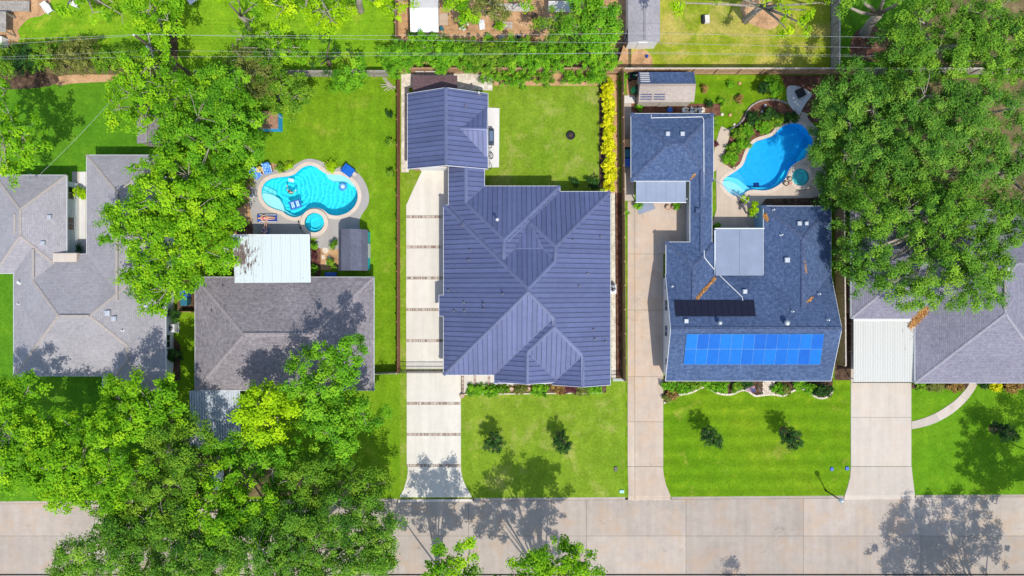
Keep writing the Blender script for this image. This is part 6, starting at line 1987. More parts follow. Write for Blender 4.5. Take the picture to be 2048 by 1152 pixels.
# covered grill and bicycles on the patio slab
c = P(983, 277); gr = thing('grill', 'dark blue covered grill on the white patio slab', 'grill', Vector((c.x, c.y, 0.17)))
MB().cbox((c.x-0.05, c.y, 0.72), (0.62, 1.5, 0.95), 0, 0.14).build('cover', M_plain('dark vinyl cover', (0.03, 0.045, 0.075), 0.5, 0.4), gr)
MB().cbox((c.x+0.0, c.y, 1.22), (0.4, 1.0, 0.1), 0, 0.05).build('lid', M_plain('blue grey vinyl', (0.10, 0.15, 0.24), 0.4, 0.4), gr)
for s in (-0.5, 0.5): MB().cyl((c.x+0.2, c.y+s, 0.18), 0.06, 0.1, 8).build('caster', m_black, gr)
def bike(label, px, py, rz):
    c = P(px, py); b = Vector((c.x, c.y, 0.17))
    root = thing('bicycle', label, 'bicycle', b, 'bicycles on the patio slab')
    f = Vector((math.cos(rz), math.sin(rz), 0)); s = Vector((-f.y, f.x, 0)); lean_ = Vector((0, 0, 1))*0.75 + s*0.66
    for t in (-0.5, 0.5):
        w = MB(); w.tube([b+f*t+lean_*0.33+(f*math.cos(a*math.pi/8)+lean_*math.sin(a*math.pi/8))*0.32 for a in range(17)], 0.022, 5, False); wo = w.build('wheel', m_black, root); ORG[wo.name] = ORG[root.name]
        for a in range(4): MB().tube([b+f*t+lean_*0.33-(f*math.cos(a*math.pi/4)+lean_*math.sin(a*math.pi/4))*0.31, b+f*t+lean_*0.33+(f*math.cos(a*math.pi/4)+lean_*math.sin(a*math.pi/4))*0.31], 0.006, 3).build('spoke', m_galv, wo)
    pts = dict(r=b-f*0.5+lean_*0.33, bb=b-f*0.05+lean_*0.3, st=b-f*0.2+lean_*0.8, hd=b+f*0.36+lean_*0.85, fr=b+f*0.5+lean_*0.33)
    mb = MB()
    for u, v in (('r', 'bb'), ('r', 'st'), ('bb', 'st'), ('bb', 'hd'), ('st', 'hd'), ('hd', 'fr')): mb.tube([pts[u], pts[v]], 0.02, 6)
    mb.build('frame', m_galv, root)
    MB().tube([pts['hd']+lean_*0.1-s*0.28, pts['hd']+lean_*0.12, pts['hd']+lean_*0.1+s*0.28], 0.018, 6).build('handlebar', m_black, root)
    MB().tube([pts['st']+lean_*0.1-f*0.13, pts['st']+lean_*0.11+f*0.13], [0.07, 0.03], 6).build('saddle', m_black, root)
bike('bicycle leaning by the covered grill', 985, 301, math.pi/2+0.15)
bike('bicycle at the lower end of the white patio slab', 985, 324, math.pi/2-0.12)

# ------------------------------------------------------------------ pool side furniture
def M_stripe(name, a, b, sc):
    t = NT(name)
    w = t.n('TexVoronoi'); w.inputs['Scale'].default_value = sc; t.l(t.pos, w.inputs['Vector'])
    t.col(t.ramp(w.outputs['Distance'], [(0.25, a), (0.4, b)])); t.rough(0.85, 0.1)
    return t.m
m_pattern = M_stripe('blue and white patterned fabric', (0.55, 0.66, 0.78), (0.06, 0.22, 0.60), 7)
def lounge(label, px, py, rz, m_cush, L=1.1, W=0.75, back=0.5, group=None, m_leg=None):
    c = P(px, py); b = Vector((c.x, c.y, 0.17)); R_ = Matrix.Translation(b) @ Matrix.Rotation(rz, 4, 'Z')
    root = thing('patio_chair', label, 'chair', b, group)
    def bx(nm, p, s, m, rx=0):
        q = R_ @ Vector(p)
        MB().box(q, s, rz, rx).build(nm, m, root)
    bx('seat', (0, -0.1, 0.38), (W, L*0.62, 0.1), m_cush)
    bx('backrest', (0, L*0.36, 0.38+back*0.42), (W, 0.1, back*1.15), m_cush, -0.75)
    for sx in (-1, 1):
        bx('armrest', (sx*(W/2+0.04), 0.0, 0.56), (0.06, L*0.6, 0.04), m_leg or m_white)
        for y in (-L*0.35, L*0.25): bx('leg', (sx*(W/2+0.02), y, 0.28), (0.05, 0.05, 0.56), m_leg or m_white)
    return root
lounge('blue patterned chair left of the little yellow table', 517, 350, 0.75, m_pattern, group='patterned chairs by the turquoise pool')
lounge('blue patterned chair right of the little yellow table', 539, 341, 0.25, m_pattern, group='patterned chairs by the turquoise pool')
c = P(522.5, 341); tb = thing('side_table', 'little round yellow table between the patterned chairs', 'table', Vector((c.x, c.y, 0.17)))
MB().cyl((c.x, c.y, 0.62), 0.32, 0.04, 18).build('table_top', M_plain('yellow table top', (0.55, 0.40, 0.10), 0.6, 0.3), tb)
MB().cyl((c.x, c.y, 0.17), 0.05, 0.46, 8).build('pedestal', m_darkmetal, tb)
# blue cushioned double lounger and its footstool
m_cob = M_plain('cobalt blue cushion', (0.012, 0.11, 0.42), 0.8, 0.1, var=0.12)
c = P(699, 343); ln = thing('sun_lounger', 'cobalt blue cushioned lounger on the grey pool deck', 'lounger', Vector((c.x, c.y, 0.17)))
MB().cbox((c.x, c.y, 0.5), (1.05, 0.95, 0.16), -0.62, 0.05).build('cushion', m_cob, ln)
MB().box((c.x, c.y, 0.36), (1.05, 0.95, 0.08), -0.62).build('frame', m_black, ln)
for sx, sy in ((-1, -1), (1, -1), (1, 1), (-1, 1)):
    q = Matrix.Rotation(-0.62, 4, 'Z') @ Vector((sx*0.47, sy*0.42, 0)); MB().box((c.x+q.x, c.y+q.y, 0.26), (0.05, 0.05, 0.2), -0.62).build('leg', m_black, ln)
q = Matrix.Rotation(-0.62, 4, 'Z') @ Vector((-0.46, 0.0, 0)); MB().cbox((c.x+q.x, c.y+q.y, 0.72), (0.16, 0.95, 0.4), -0.62, 0.05).build('backrest', m_cob, ln)
c = P(711.5, 350); fs_ = thing('footstool', 'small pale footstool beside the cobalt blue lounger', 'footstool', Vector((c.x, c.y, 0.17)))
MB().cbox((c.x, c.y, 0.45), (0.4, 0.42, 0.08), -0.62, 0.03).build('seat', m_wood_pale, fs_)
for sx, sy in ((-1, -1), (1, -1), (1, 1), (-1, 1)):
    q = Matrix.Rotation(-0.62, 4, 'Z') @ Vector((sx*0.16, sy*0.17, 0)); MB().box((c.x+q.x, c.y+q.y, 0.29), (0.04, 0.04, 0.26), -0.62).build('leg', m_darkmetal, fs_)
# floats
WZ = 0.08
c = P(591, 409, WZ); ra = 0.28
fb = thing('pool_float', 'blue and white raft float in the turquoise pool', 'float', Vector((c.x, c.y, WZ)))
d = Vector((math.cos(ra), math.sin(ra), 0)); s = Vector((-d.y, d.x, 0))
for k in (-1, 1): MB().tube([c-d*0.62+s*0.34*k+Vector((0, 0, 0.05)), c+d*0.62+s*0.34*k+Vector((0, 0, 0.05))], 0.085, 8).build('side_tube', m_blue, fb)
m_pale_v = M_plain('pale blue vinyl', (0.45, 0.65, 0.80), 0.4, 0.4)
for i in range(7): MB().tube([c-d*(0.5-0.165*i)-s*0.3+Vector((0, 0, 0.05)), c-d*(0.5-0.165*i)+s*0.3+Vector((0, 0, 0.05))], 0.07, 8).build('cross_tube', m_pale_v if i % 3 else m_blue, fb)
c = P(686, 373.5, WZ); fr2 = thing('pool_float', 'round blue ring float near the pool seat', 'float', Vector((c.x, c.y, WZ)))
def torus(mb, c, R, r, n=24, k=8):
    vs = []
    for i in range(n):
        a = 2*math.pi*i/n
        for j in range(k):
            t = 2*math.pi*j/k
            vs.append((c[0]+(R+r*math.cos(t))*math.cos(a), c[1]+(R+r*math.cos(t))*math.sin(a), c[2]+r*math.sin(t)))
    mb.add(vs, [(i*k+j, ((i+1) % n)*k+j, ((i+1) % n)*k+(j+1) % k, i*k+(j+1) % k) for i in range(n) for j in range(k)])
    return mb
torus(MB(), (c.x, c.y, WZ+0.05), 0.30, 0.11).build('ring', M_plain('ring float vinyl', (0.06, 0.22, 0.55), 0.4, 0.4), fr2, True)
MB().cyl((c.x, c.y, WZ), 0.2, 0.06, 14).build('net', m_pale_v, fr2)
torus(MB(), (c.x, c.y, WZ+0.075), 0.30, 0.05, 24, 6).build('inner_ring', m_pale_v, fr2, True)
c = P(583, 360, -0.0); fl3 = thing('pool_float', 'small white slatted float near the swimmer', 'float', Vector((c.x, c.y, WZ)))
for i in range(5): MB().tube([(c.x-0.22+0.11*i, c.y-0.16-0.02*i, WZ+0.03), (c.x-0.22+0.11*i, c.y+0.16-0.02*i, WZ+0.03)], 0.045, 6).build('slat', m_white, fl3)
for k in (-1, 1): MB().tube([(c.x-0.24, c.y+0.13*k, WZ+0.02), (c.x+0.24, c.y+0.13*k-0.08, WZ+0.02)], 0.03, 6).build('rail', m_white, fl3)
c = P(1518.5, 367.5); clr = thing('pool_cleaner', 'dark blue pool cleaner on the floor of the deep blue pool', 'pool cleaner', Vector((c.x, c.y, -1.2)))
MB().cbox((c.x, c.y, -1.08), (0.42, 0.36, 0.16), 0.2, 0.05).build('body', m_navy, clr)
for k in (-1, 1): MB().tube([(c.x-0.2*k, c.y-0.2, -1.12), (c.x-0.2*k, c.y+0.2, -1.12)], 0.07, 8).build('track', m_black, clr)

# ------------------------------------------------------------------ people
m_skin = M_plain('skin', (0.62, 0.36, 0.25), 0.6, 0.3, var=0.06)
m_hair = M_plain('brown hair', (0.10, 0.05, 0.025), 0.8, 0.2)
def body(name, joints, bones, mat, parent, root_joint=0, sub=2):
    """one continuous skinned surface grown on a skeleton; joints: (pos, radius)"""
    me = bpy.data.meshes.new(name)
    org = ORG[parent.name]
    me.from_pydata([tuple(Vector(p)-org) for p, _ in joints], bones, [])
    o = bpy.data.objects.new(name, me); _link(o, parent)
    sk = o.modifiers.new('skin', 'SKIN')
    if not me.skin_vertices:
        bm = bmesh.new(); bm.from_mesh(me); bm.verts.layers.skin.verify(); bm.to_mesh(me); bm.free()
    for i, (p, r) in enumerate(joints):
        rr_ = (r, r) if not isinstance(r, tuple) else r
        me.skin_vertices[0].data[i].radius = rr_
        me.skin_vertices[0].data[i].use_root = (i == root_joint)
    sk.use_smooth_shade = True
    ss = o.modifiers.new('sub', 'SUBSURF'); ss.levels = sub; ss.render_levels = sub
    me.materials.append(mat)
    return o
def person(label, T, pose, m_cloth, cloth, hair=True, m_sk=None):
    """T: matrix; pose: dict of joints in local metres"""
    b = T @ Vector((0, 0, 0))
    root = thing('person', label, 'person', b)
    J = {k: T @ Vector(v) for k, v in pose.items()}
    rad = dict(pel=0.145, waist=0.125, chest=0.15, neck=0.055, head0=0.075, head1=0.105, head2=0.085,
               shL=0.07, shR=0.07, elL=0.045, elR=0.045, wrL=0.032, wrR=0.032, haL=0.042, haR=0.042,
               hipL=0.095, hipR=0.095, knL=0.062, knR=0.062, anL=0.04, anR=0.04, toL=0.035, toR=0.035)
    names = list(rad); idx = {k: i for i, k in enumerate(names)}
    bones = [('pel', 'waist'), ('waist', 'chest'), ('chest', 'neck'), ('neck', 'head0'), ('head0', 'head1'), ('head1', 'head2'),
             ('chest', 'shL'), ('shL', 'elL'), ('elL', 'wrL'), ('wrL', 'haL'), ('chest', 'shR'), ('shR', 'elR'), ('elR', 'wrR'), ('wrR', 'haR'),
             ('pel', 'hipL'), ('hipL', 'knL'), ('knL', 'anL'), ('anL', 'toL'), ('pel', 'hipR'), ('hipR', 'knR'), ('knR', 'anR'), ('anR', 'toR')]
    jl = [(J[k], rad[k]) for k in names]; bl = [(idx[a], idx[b2]) for a, b2 in bones]
    # five fingers on each hand
    for s in 'LR':
        h = J['ha'+s]; dr = (J['ha'+s]-J['wr'+s]).normalized(); sd = dr.cross(Vector((0, 0, 1)))
        sd = sd.normalized() if sd.length > 0.1 else Vector((1, 0, 0))
        for k, (o_, l_) in enumerate(((-0.032, 0.065), (-0.011, 0.08), (0.011, 0.085), (0.032, 0.07))):
            a_ = h+dr*0.03+sd*o_; b_ = a_+dr*l_*0.55; c_ = b_+dr*l_*0.45-Vector((0, 0, 0.015))
            i0 = len(jl); jl += [(a_, 0.011), (b_, 0.009), (c_, 0.008)]; bl += [(idx['ha'+s], i0), (i0, i0+1), (i0+1, i0+2)]
        i0 = len(jl); jl += [(h-dr*0.01+sd*0.05, 0.012), (h+dr*0.035+sd*0.075, 0.010)]; bl += [(idx['ha'+s], i0), (i0, i0+1)]
    body('body', jl, bl, m_sk or m_skin, root)
    hd, ht, nk = J['head1'], J['head2'], J['neck']
    up = (ht-nk).normalized()
    fwd = (T.to_3x3() @ Vector(pose.get('_face', (0, 1, 0)))).normalized() if '_face' in pose else Vector((0, 0, 1))
    sdv = up.cross(fwd).normalized()
    if hair:
        mb = MB()
        for th in range(0, 6):
            pass
        hc = hd+up*0.03-fwd*0.03
        n, m = 14, 8; vs = []
        for i in range(m+1):
            a = math.pi*i/m
            for j in range(n):
                p = 2*math.pi*j/n
                v = up*math.cos(a)*0.125 + (sdv*math.cos(p)+fwd*math.sin(p))*math.sin(a)*0.115
                if v.dot(fwd) > 0.05 and v.dot(up) < 0.07: v = v*0.72
                vs.append(hc+v)
        mb.add(vs, [(i*n+j, i*n+(j+1) % n, (i+1)*n+(j+1) % n, (i+1)*n+j) for i in range(m) for j in range(n)])
        mb.build('hair', m_hair, root, True)
    for s in (-1, 1):
        e_ = MB(); q = hd+fwd*0.098+sdv*0.035*s+up*0.01
        e_.lathe(q-Vector((0, 0, 0.008)), [(0.004, 0), (0.012, 0.008), (0.004, 0.016)], 6); e_.build('eye', m_black, root)
    nz = MB(); nz.tube([hd+fwd*0.09+up*0.0, hd+fwd*0.125-up*0.03], [0.012, 0.018], 6); nz.build('nose', m_sk or m_skin, root)
    mo = MB(); mo.tube([hd+fwd*0.096-up*0.058-sdv*0.022, hd+fwd*0.1-up*0.06, hd+fwd*0.096-up*0.058+sdv*0.022], 0.008, 5); mo.build('mouth', M_plain('lips', (0.42, 0.12, 0.11), 0.5, 0.3), root)
    for nm, ka, kb, r0_, r1_ in cloth:
        pa_, pb_ = J[ka], J[kb]
        MB().tube([pa_.lerp(pb_, 0.0), pa_.lerp(pb_, 0.5), pb_], [r0_, (r0_+r1_)/2, r1_], 12).build(nm, m_cloth, root, True)
    return root, J
# sunbather on her back
m_bikini = M_plain('coral swimwear', (0.60, 0.13, 0.12), 0.7, 0.2)
lie = dict(pel=(0, 0, 0), waist=(-0.2, 0, 0.0), chest=(-0.42, 0, 0.02), neck=(-0.6, 0, 0.03), head0=(-0.68, 0, 0.05), head1=(-0.76, 0, 0.06), head2=(-0.84, 0, 0.05),
           shL=(-0.5, 0.17, 0), shR=(-0.5, -0.17, 0), elL=(-0.26, 0.29, -0.02), elR=(-0.26, -0.29, -0.02), wrL=(-0.05, 0.22, -0.02), wrR=(-0.04, -0.25, -0.02), haL=(0.03, 0.2, -0.02), haR=(0.05, -0.24, -0.02),
           hipL=(0.06, 0.09, -0.01), hipR=(0.06, -0.09, -0.01), knL=(0.46, 0.1, 0.0), knR=(0.46, -0.09, 0.03), anL=(0.86, 0.07, -0.03), anR=(0.86, -0.06, -0.03), toL=(0.9, 0.09, 0.1), toR=(0.9, -0.08, 0.1))
cb = P(537, 437.5)
lg = thing('sun_lounger', 'low navy sun lounger with white edging under the sunbather', 'lounger', Vector((cb.x, cb.y, 0.17)))
MB().cbox((cb.x, cb.y, 0.42), (1.95, 0.72, 0.1), 0, 0.03).build('mattress', m_navy, lg)
for k in (-1, 1): MB().box((cb.x+0.1, cb.y+0.335*k, 0.475), (1.7, 0.05, 0.02)).build('edging', m_white, lg)
MB().cbox((cb.x-0.82, cb.y, 0.5), (0.26, 0.6, 0.1), 0, 0.04).build('pillow', m_blue, lg)
for sx in (-0.8, 0.8):
    for sy in (-0.3, 0.3): MB().box((cb.x+sx, cb.y+sy, 0.27), (0.05, 0.05, 0.2)).build('leg', m_white, lg)
person('sunbather in coral swimwear lying on the navy lounger', Matrix.Translation((cb.x+0.0, cb.y, 0.6)), lie, m_bikini, [('bikini_bottom', 'pel', 'hipL', 0.15, 0.1), ('bikini_top', 'chest', 'waist', 0.155, 0.13)])
# seated person with outstretched legs
sit = dict(pel=(0, 0, 0), waist=(0, -0.1, 0.2), chest=(0, -0.2, 0.42), neck=(0, -0.24, 0.6), head0=(0, -0.23, 0.68), head1=(0, -0.21, 0.76), head2=(0, -0.22, 0.85),
           shL=(-0.17, -0.2, 0.5), shR=(0.17, -0.2, 0.5), elL=(-0.3, -0.05, 0.28), elR=(0.3, -0.05, 0.28), wrL=(-0.22, 0.18, 0.2), wrR=(0.22, 0.18, 0.2), haL=(-0.18, 0.26, 0.18), haR=(0.18, 0.26, 0.18),
           hipL=(-0.09, 0.06, 0), hipR=(0.09, 0.06, 0), knL=(-0.1, 0.46, 0.03), knR=(0.1, 0.46, 0.05), anL=(-0.08, 0.84, -0.1), anR=(0.07, 0.86, -0.1), toL=(-0.1, 0.93, 0.02), toR=(0.1, 0.95, 0.02), _face=(0, 1, 0))
cs = P(535, 463)
lounge('navy camp chair at the edge of the white patio cover', 535, 464, math.pi, m_navy, 0.75, 0.6, 0.45, None, m_blue)
person('seated person in a blue top, legs stretched toward the sunbather', Matrix.Translation((cs.x, cs.y, 0.56)), sit, m_blue, [('shirt', 'waist', 'chest', 0.15, 0.17), ('shorts', 'pel', 'hipL', 0.16, 0.12), ('shorts', 'pel', 'hipR', 0.15, 0.12)])
# swimmer standing in the pool
swim = dict(pel=(0, 0, -0.5), waist=(0, 0.02, -0.32), chest=(0, 0.06, -0.1), neck=(0, 0.12, 0.06), head0=(0, 0.14, 0.12), head1=(0, 0.16, 0.2), head2=(0, 0.14, 0.29),
            shL=(-0.18, 0.08, -0.02), shR=(0.18, 0.08, -0.02), elL=(-0.38, 0.2, -0.04), elR=(0.36, 0.22, -0.04), wrL=(-0.5, 0.4, 0.0), wrR=(0.46, 0.44, 0.0), haL=(-0.53, 0.48, 0.0), haR=(0.48, 0.52, 0.0),
            hipL=(-0.09, 0, -0.56), hipR=(0.09, 0, -0.56), knL=(-0.1, 0.1, -0.8), knR=(0.1, 0.12, -0.8), anL=(-0.1, -0.1, -1.0), anR=(0.1, -0.1, -1.0), toL=(-0.1, 0.05, -1.05), toR=(0.1, 0.05, -1.05), _face=(0, 1, 0))
cw = P(579, 385)
person('swimmer standing in the turquoise pool', Matrix.Translation((cw.x, cw.y, 0.06)) @ Matrix.Rotation(-0.5, 4, 'Z'), swim, m_bikini, [('swim_top', 'waist', 'chest', 0.13, 0.155)])

# ------------------------------------------------------------------ clutter of the dirt yard and other back yards
def sheet_obj(label, px, py, sx, sy, rz, m, z=0.2, name='sheet', cat='sheet'):
    c = P(px, py); mb = MB(); r = random.Random(int(px))
    n = 6; vs = []
    for i in range(n+1):
        for j in range(n+1):
            x, y = (i/n-0.5)*sx, (j/n-0.5)*sy
            vs.append((c.x+x*math.cos(rz)-y*math.sin(rz), c.y+x*math.sin(rz)+y*math.cos(rz), z+r.uniform(0, 0.12)))
    vs += [(x, y, z-0.06) for x, y, z_ in vs[:0]]
    mb.add(vs, [(i*(n+1)+j, (i+1)*(n+1)+j, (i+1)*(n+1)+j+1, i*(n+1)+j+1) for i in range(n) for j in range(n)])
    return solo(name, mb, m, label, cat)
sheet_obj('white tarpaulin lying in the dirt yard', 964, 52, 0.55, 1.0, 0.1, m_white, 0.3, 'tarpaulin', 'tarpaulin')
sheet_obj('white tarpaulin bundle at the grey shed corner', 1254, 80, 0.75, 1.0, -0.2, m_white, 0.9, 'tarpaulin', 'tarpaulin')
sheet_obj('grey crumpled sheet at the edge of the thicket', 1004, 80, 0.55, 0.7, 0.4, m_grey_metal, 0.3, 'tarpaulin', 'tarpaulin')
r_ = random.Random(11)
for i in range(9):
    ri, ci = i//3, i % 3
    x, y = P(921+ci*7+r_.uniform(-1.5, 1.5), 46+ri*6+r_.uniform(-1, 1))[:2]
    m = [m_white, m_black, m_stone][(ci+ri) % 3]; cn_ = ['white', 'black', 'tan'][(ci+ri) % 3]
    solo('scrap_piece', MB().box((x, y, 0.22+0.05*(i % 3)), (r_.uniform(.2, .45), r_.uniform(.08, .3), 0.1), r_.uniform(0, 3)), m, f'{cn_} scrap in the {["upper", "middle", "lower"][ri]} row of the junk pile below the lime bush', 'scrap', 'scraps in the junk pile')
# pale bench frame and pallet
c = P(1010, 53); pb_ = thing('pallet', 'pale slatted pallet in the dirt yard', 'pallet', Vector((c.x, c.y, 0.14)))
for i in range(5): MB().box((c.x, c.y-0.28+0.14*i, 0.3), (1.5, 0.09, 0.03)).build('slat', m_wood_pale, pb_)
for k in (-0.65, 0, 0.65): MB().box((c.x+k, c.y, 0.22), (0.09, 0.65, 0.1)).build('bearer', m_wood_pale, pb_)
c = P(1037, 77); tv = thing('crate', 'small grey crate in the dirt yard', 'crate', Vector((c.x, c.y, 0.14)))
for dx, dy, sx, sy in ((0, 0.2, 0.5, 0.04), (0, -0.2, 0.5, 0.04), (0.23, 0, 0.04, 0.4), (-0.23, 0, 0.04, 0.4)): MB().box((c.x+dx, c.y+dy, 0.3), (sx, sy, 0.32)).build('side', m_grey_metal, tv)
MB().box((c.x, c.y, 0.16), (0.46, 0.4, 0.03)).build('base', m_darkmetal, tv)
c = P(1122, 26); cg = thing('wire_cage', 'white framed wire cage under the grey green tree', 'cage', Vector((c.x, c.y, 0.14)))
mb = MB()
for x in (-1.3, 0, 1.3):
    for y in (-0.5, 0.5): mb.tube([(c.x+x, c.y+y, 0.1), (c.x+x, c.y+y, 1.6)], 0.03, 4)
for y in (-0.5, 0.5):
    for z in (0.2, 1.6): mb.tube([(c.x-1.3, c.y+y, z), (c.x+1.3, c.y+y, z)], 0.035, 4)
for x in (-1.3, 0, 1.3): mb.tube([(c.x+x, c.y-0.5, 1.6), (c.x+x, c.y+0.5, 1.6)], 0.035, 4)
mb.build('frame', m_white, cg)
MB().box((c.x, c.y, 1.58), (2.5, 0.95, 0.01)).build('mesh_top', m_grey_metal, cg)
# concrete blocks on the top right lawn
for lab, x, m in (('pale concrete block on the yellowing lawn', 1412, m_drive), ('dark block beside the pale one on the yellowing lawn', 1405, m_black)):
    c = P(x, 41); solo('lawn_block', MB().cbox((c.x, c.y, 0.3), (0.5 if x > 1408 else 0.3, 0.8, 0.35), 0.05, 0.03), m, lab, 'block')
# white lawn chairs at the top left, canoe like table at the top
def lawn_chair(label, px, py, rz):
    lounge(label, px, py, rz, m_white, 1.0, 0.6, 0.5, 'white lawn chairs at the top left', m_white)
lawn_chair('white lawn chair nearest the timber deck', 103, 22, 0.6)
lawn_chair('white lawn chair under the thin yellowish tree', 158, 10, -0.4)
c = P(393, 3); tbl = thing('folding_table', 'white folding table at the top of the bright back lawn', 'table', Vector((c.x, c.y, 0.13)))
MB().cbox((c.x, c.y, 0.75), (1.2, 0.75, 0.06), 0.6, 0.02).build('table_top', m_white, tbl)
for sx in (-0.5, 0.5):
    q = Matrix.Rotation(0.6, 4, 'Z') @ Vector((sx, 0, 0)); MB().box((c.x+q.x, c.y+q.y, 0.43), (0.05, 0.6, 0.6), 0.6).build('leg', m_galv, tbl)
c = P(440, 955); trl = thing('trailer', 'white flat trailer half hidden under the street trees', 'trailer', Vector((c.x, c.y, 0.12)))
MB().cbox((c.x, c.y, 0.75), (1.2, 1.9, 0.5), 0, 0.05).build('box', m_white, trl)
for k in (-1, 1): MB().tube([(c.x+0.66*k-0.06, c.y, 0.4), (c.x+0.66*k+0.06, c.y, 0.4)], 0.28, 14).build('wheel', m_black, trl)
MB().tube([(c.x, c.y-0.9, 0.5), (c.x, c.y-1.6, 0.45)], 0.04, 6).build('tow_bar', m_darkmetal, trl)
# stick pile and ladder
c = P(779, 171); sp_ = thing('stick_pile', 'pile of bleached sticks in the fence corner of the pool yard', 'stick pile', Vector((c.x, c.y, 0.13)))
for i in range(12):
    a = r_.uniform(-1.2, 0.6); x, y = c.x+r_.uniform(-.35, .35), c.y+r_.uniform(-.35, .35)
    MB().tube([(x-0.5*math.cos(a), y-0.5*math.sin(a), 0.2+0.03*i), (x+0.5*math.cos(a), y+0.5*math.sin(a), 0.22+0.03*i)], 0.035, 5).build('stick', m_wood_pale, sp_)
A_, B_ = P(833, 152), P(872, 151)
ld = thing('ladder', 'pale ladder lying along the back fence behind the garage', 'ladder', Vector(((A_+B_)/2).to_3d()[:2]+(0.16,)) if False else Vector(((A_.x+B_.x)/2, A_.y, 0.16)))
for k in (-1, 1): MB().box(((A_.x+B_.x)/2, A_.y+0.2*k, 0.5+0.2*k), (1.95, 0.05, 0.08)).build('rail', m_white, ld)
for i in range(7): MB().tube([(A_.x+0.15+0.27*i, A_.y-0.2, 0.3), (A_.x+0.15+0.27*i, A_.y+0.2, 0.7)], 0.02, 5).build('rung', m_galv, ld)
# little table and chairs on the left of the patio cover
c = P(459, 517); lt = thing('patio_table', 'orange brown patio table beside the white cover', 'table', Vector((c.x, c.y, 0.13)))
MB().cbox((c.x, c.y, 0.7), (0.55, 0.6, 0.05), 0, 0.02).build('table_top', m_tan, lt)
for sx, sy in ((-1, -1), (1, -1), (1, 1), (-1, 1)): MB().box((c.x+sx*0.22, c.y+sy*0.25, 0.4), (0.05, 0.05, 0.58)).build('leg', m_darkmetal, lt)
for lab, y, a in (('grey chair north of the orange brown table', 505, 0.0), ('grey chair south of the orange brown table', 531, math.pi)):
    lounge(lab, 459, y, a, m_grey_metal, 0.6, 0.45, 0.45, 'grey chairs at the patio table', m_galv)
for nm, x, y in (('upper', 603, 437), ('lower', 608, 447)):
    c = P(x-4, y); 
for lab, x, y in (('dark sandal on the pool deck left of the spa, upper', 598.5, 444), ('dark sandal on the pool deck left of the spa, lower', 602, 456)):
    c = P(x, y); solo('sandal', MB().cbox((c.x, c.y, 0.2), (0.12, 0.28, 0.06), 0.3, 0.02), m_black, lab, 'sandal')
c = P(508, 392); solo('pool_skimmer', MB().cbox((c.x, c.y, 0.22), (0.2, 0.45, 0.1), 0.4, 0.03), m_white, 'white skimmer lid on the left of the pool deck', 'skimmer')
c = P(501, 383); solo('toy_box', MB().cbox((c.x, c.y, 0.3), (0.2, 0.45, 0.25), 0.1, 0.03), m_wood_red, 'red box at the left edge of the pool deck', 'box')
c = P(664, 549); solo('storage_bench', MB().cbox((c.x, c.y, 0.4), (1.1, 0.4, 0.5), 0, 0.04), m_blue, 'blue storage bench between shed and grey brown house', 'bench box')
c = P(621, 511); solo('planter_box', MB().cbox((c.x, c.y, 0.35), (0.3, 1.0, 0.45), 0, 0.03), m_white, 'white planter box on the right of the patio cover', 'planter')
c = P(148, 452)
for i, (lab, x, y, a) in enumerate((('courtyard chair in the shade, upper', 142, 398, 1.3), ('courtyard chair in the shade, middle', 142, 418, 1.6), ('courtyard chair in the shade, lower', 143, 446, 1.5))):
    lounge(lab, x+4, y, a, m_wood_grey, 0.6, 0.5, 0.45, 'courtyard chairs', m_darkmetal)
# palm like plant in the courtyard, gravel spill
def fan_plant(label, px, py, R, h, kind_c, seed, n=16):
    c = P(px, py); root = thing('palm_plant', label, 'plant', Vector((c.x, c.y, 0.14)))
    r = random.Random(seed); m = M_plain(kind_c[0], kind_c[1], 0.6, 0.3, var=0.2)
    for i in range(n):
        a = 2*math.pi*i/n + r.uniform(-.15, .15); l = R*r.uniform(0.75, 1.1); w = 0.07*R/0.8
        mb = MB(); d = Vector((math.cos(a), math.sin(a), 0)); s = Vector((-d.y, d.x, 0)); vs = []
        for k in range(5):
            t = k/4; ww = w*math.sin(math.pi*min(1, 0.15+t*0.85))
            q = Vector((c.x, c.y, 0.2))+d*l*t+Vector((0, 0, h*math.sin(t*2.2)))
            vs += [q-s*ww, q+Vector((0, 0, ww*0.4)), q+s*ww]
        mb.add(vs, [(3*k+j, 3*k+j+1, 3*k+j+4, 3*k+j+3) for k in range(4) for j in range(2)])
        mb.build('frond', m, root, True, fix=False)
fan_plant('dark spiky palm at the low end of the courtyard', 163, 498, 0.75, 0.5, ('dark frond', (0.03, 0.10, 0.02)), 3)
fan_plant('yellow green fern palm at the top of the turquoise pool', 662, 333, 0.65, 0.4, ('yellow frond', (0.30, 0.36, 0.03)), 4, 20)
fan_plant('yellow green fern palm left of the turquoise pool', 580, 331, 0.45, 0.35, ('yellow frond', (0.30, 0.36, 0.03)), 5, 16)

for o in bpy.data.objects:
    if o.type == 'MESH' and o.parent is not None and (o.parent.name.startswith(('pool_float', 'person', 'pool_cleaner'))):
        o.cycles.is_caustics_receiver = True
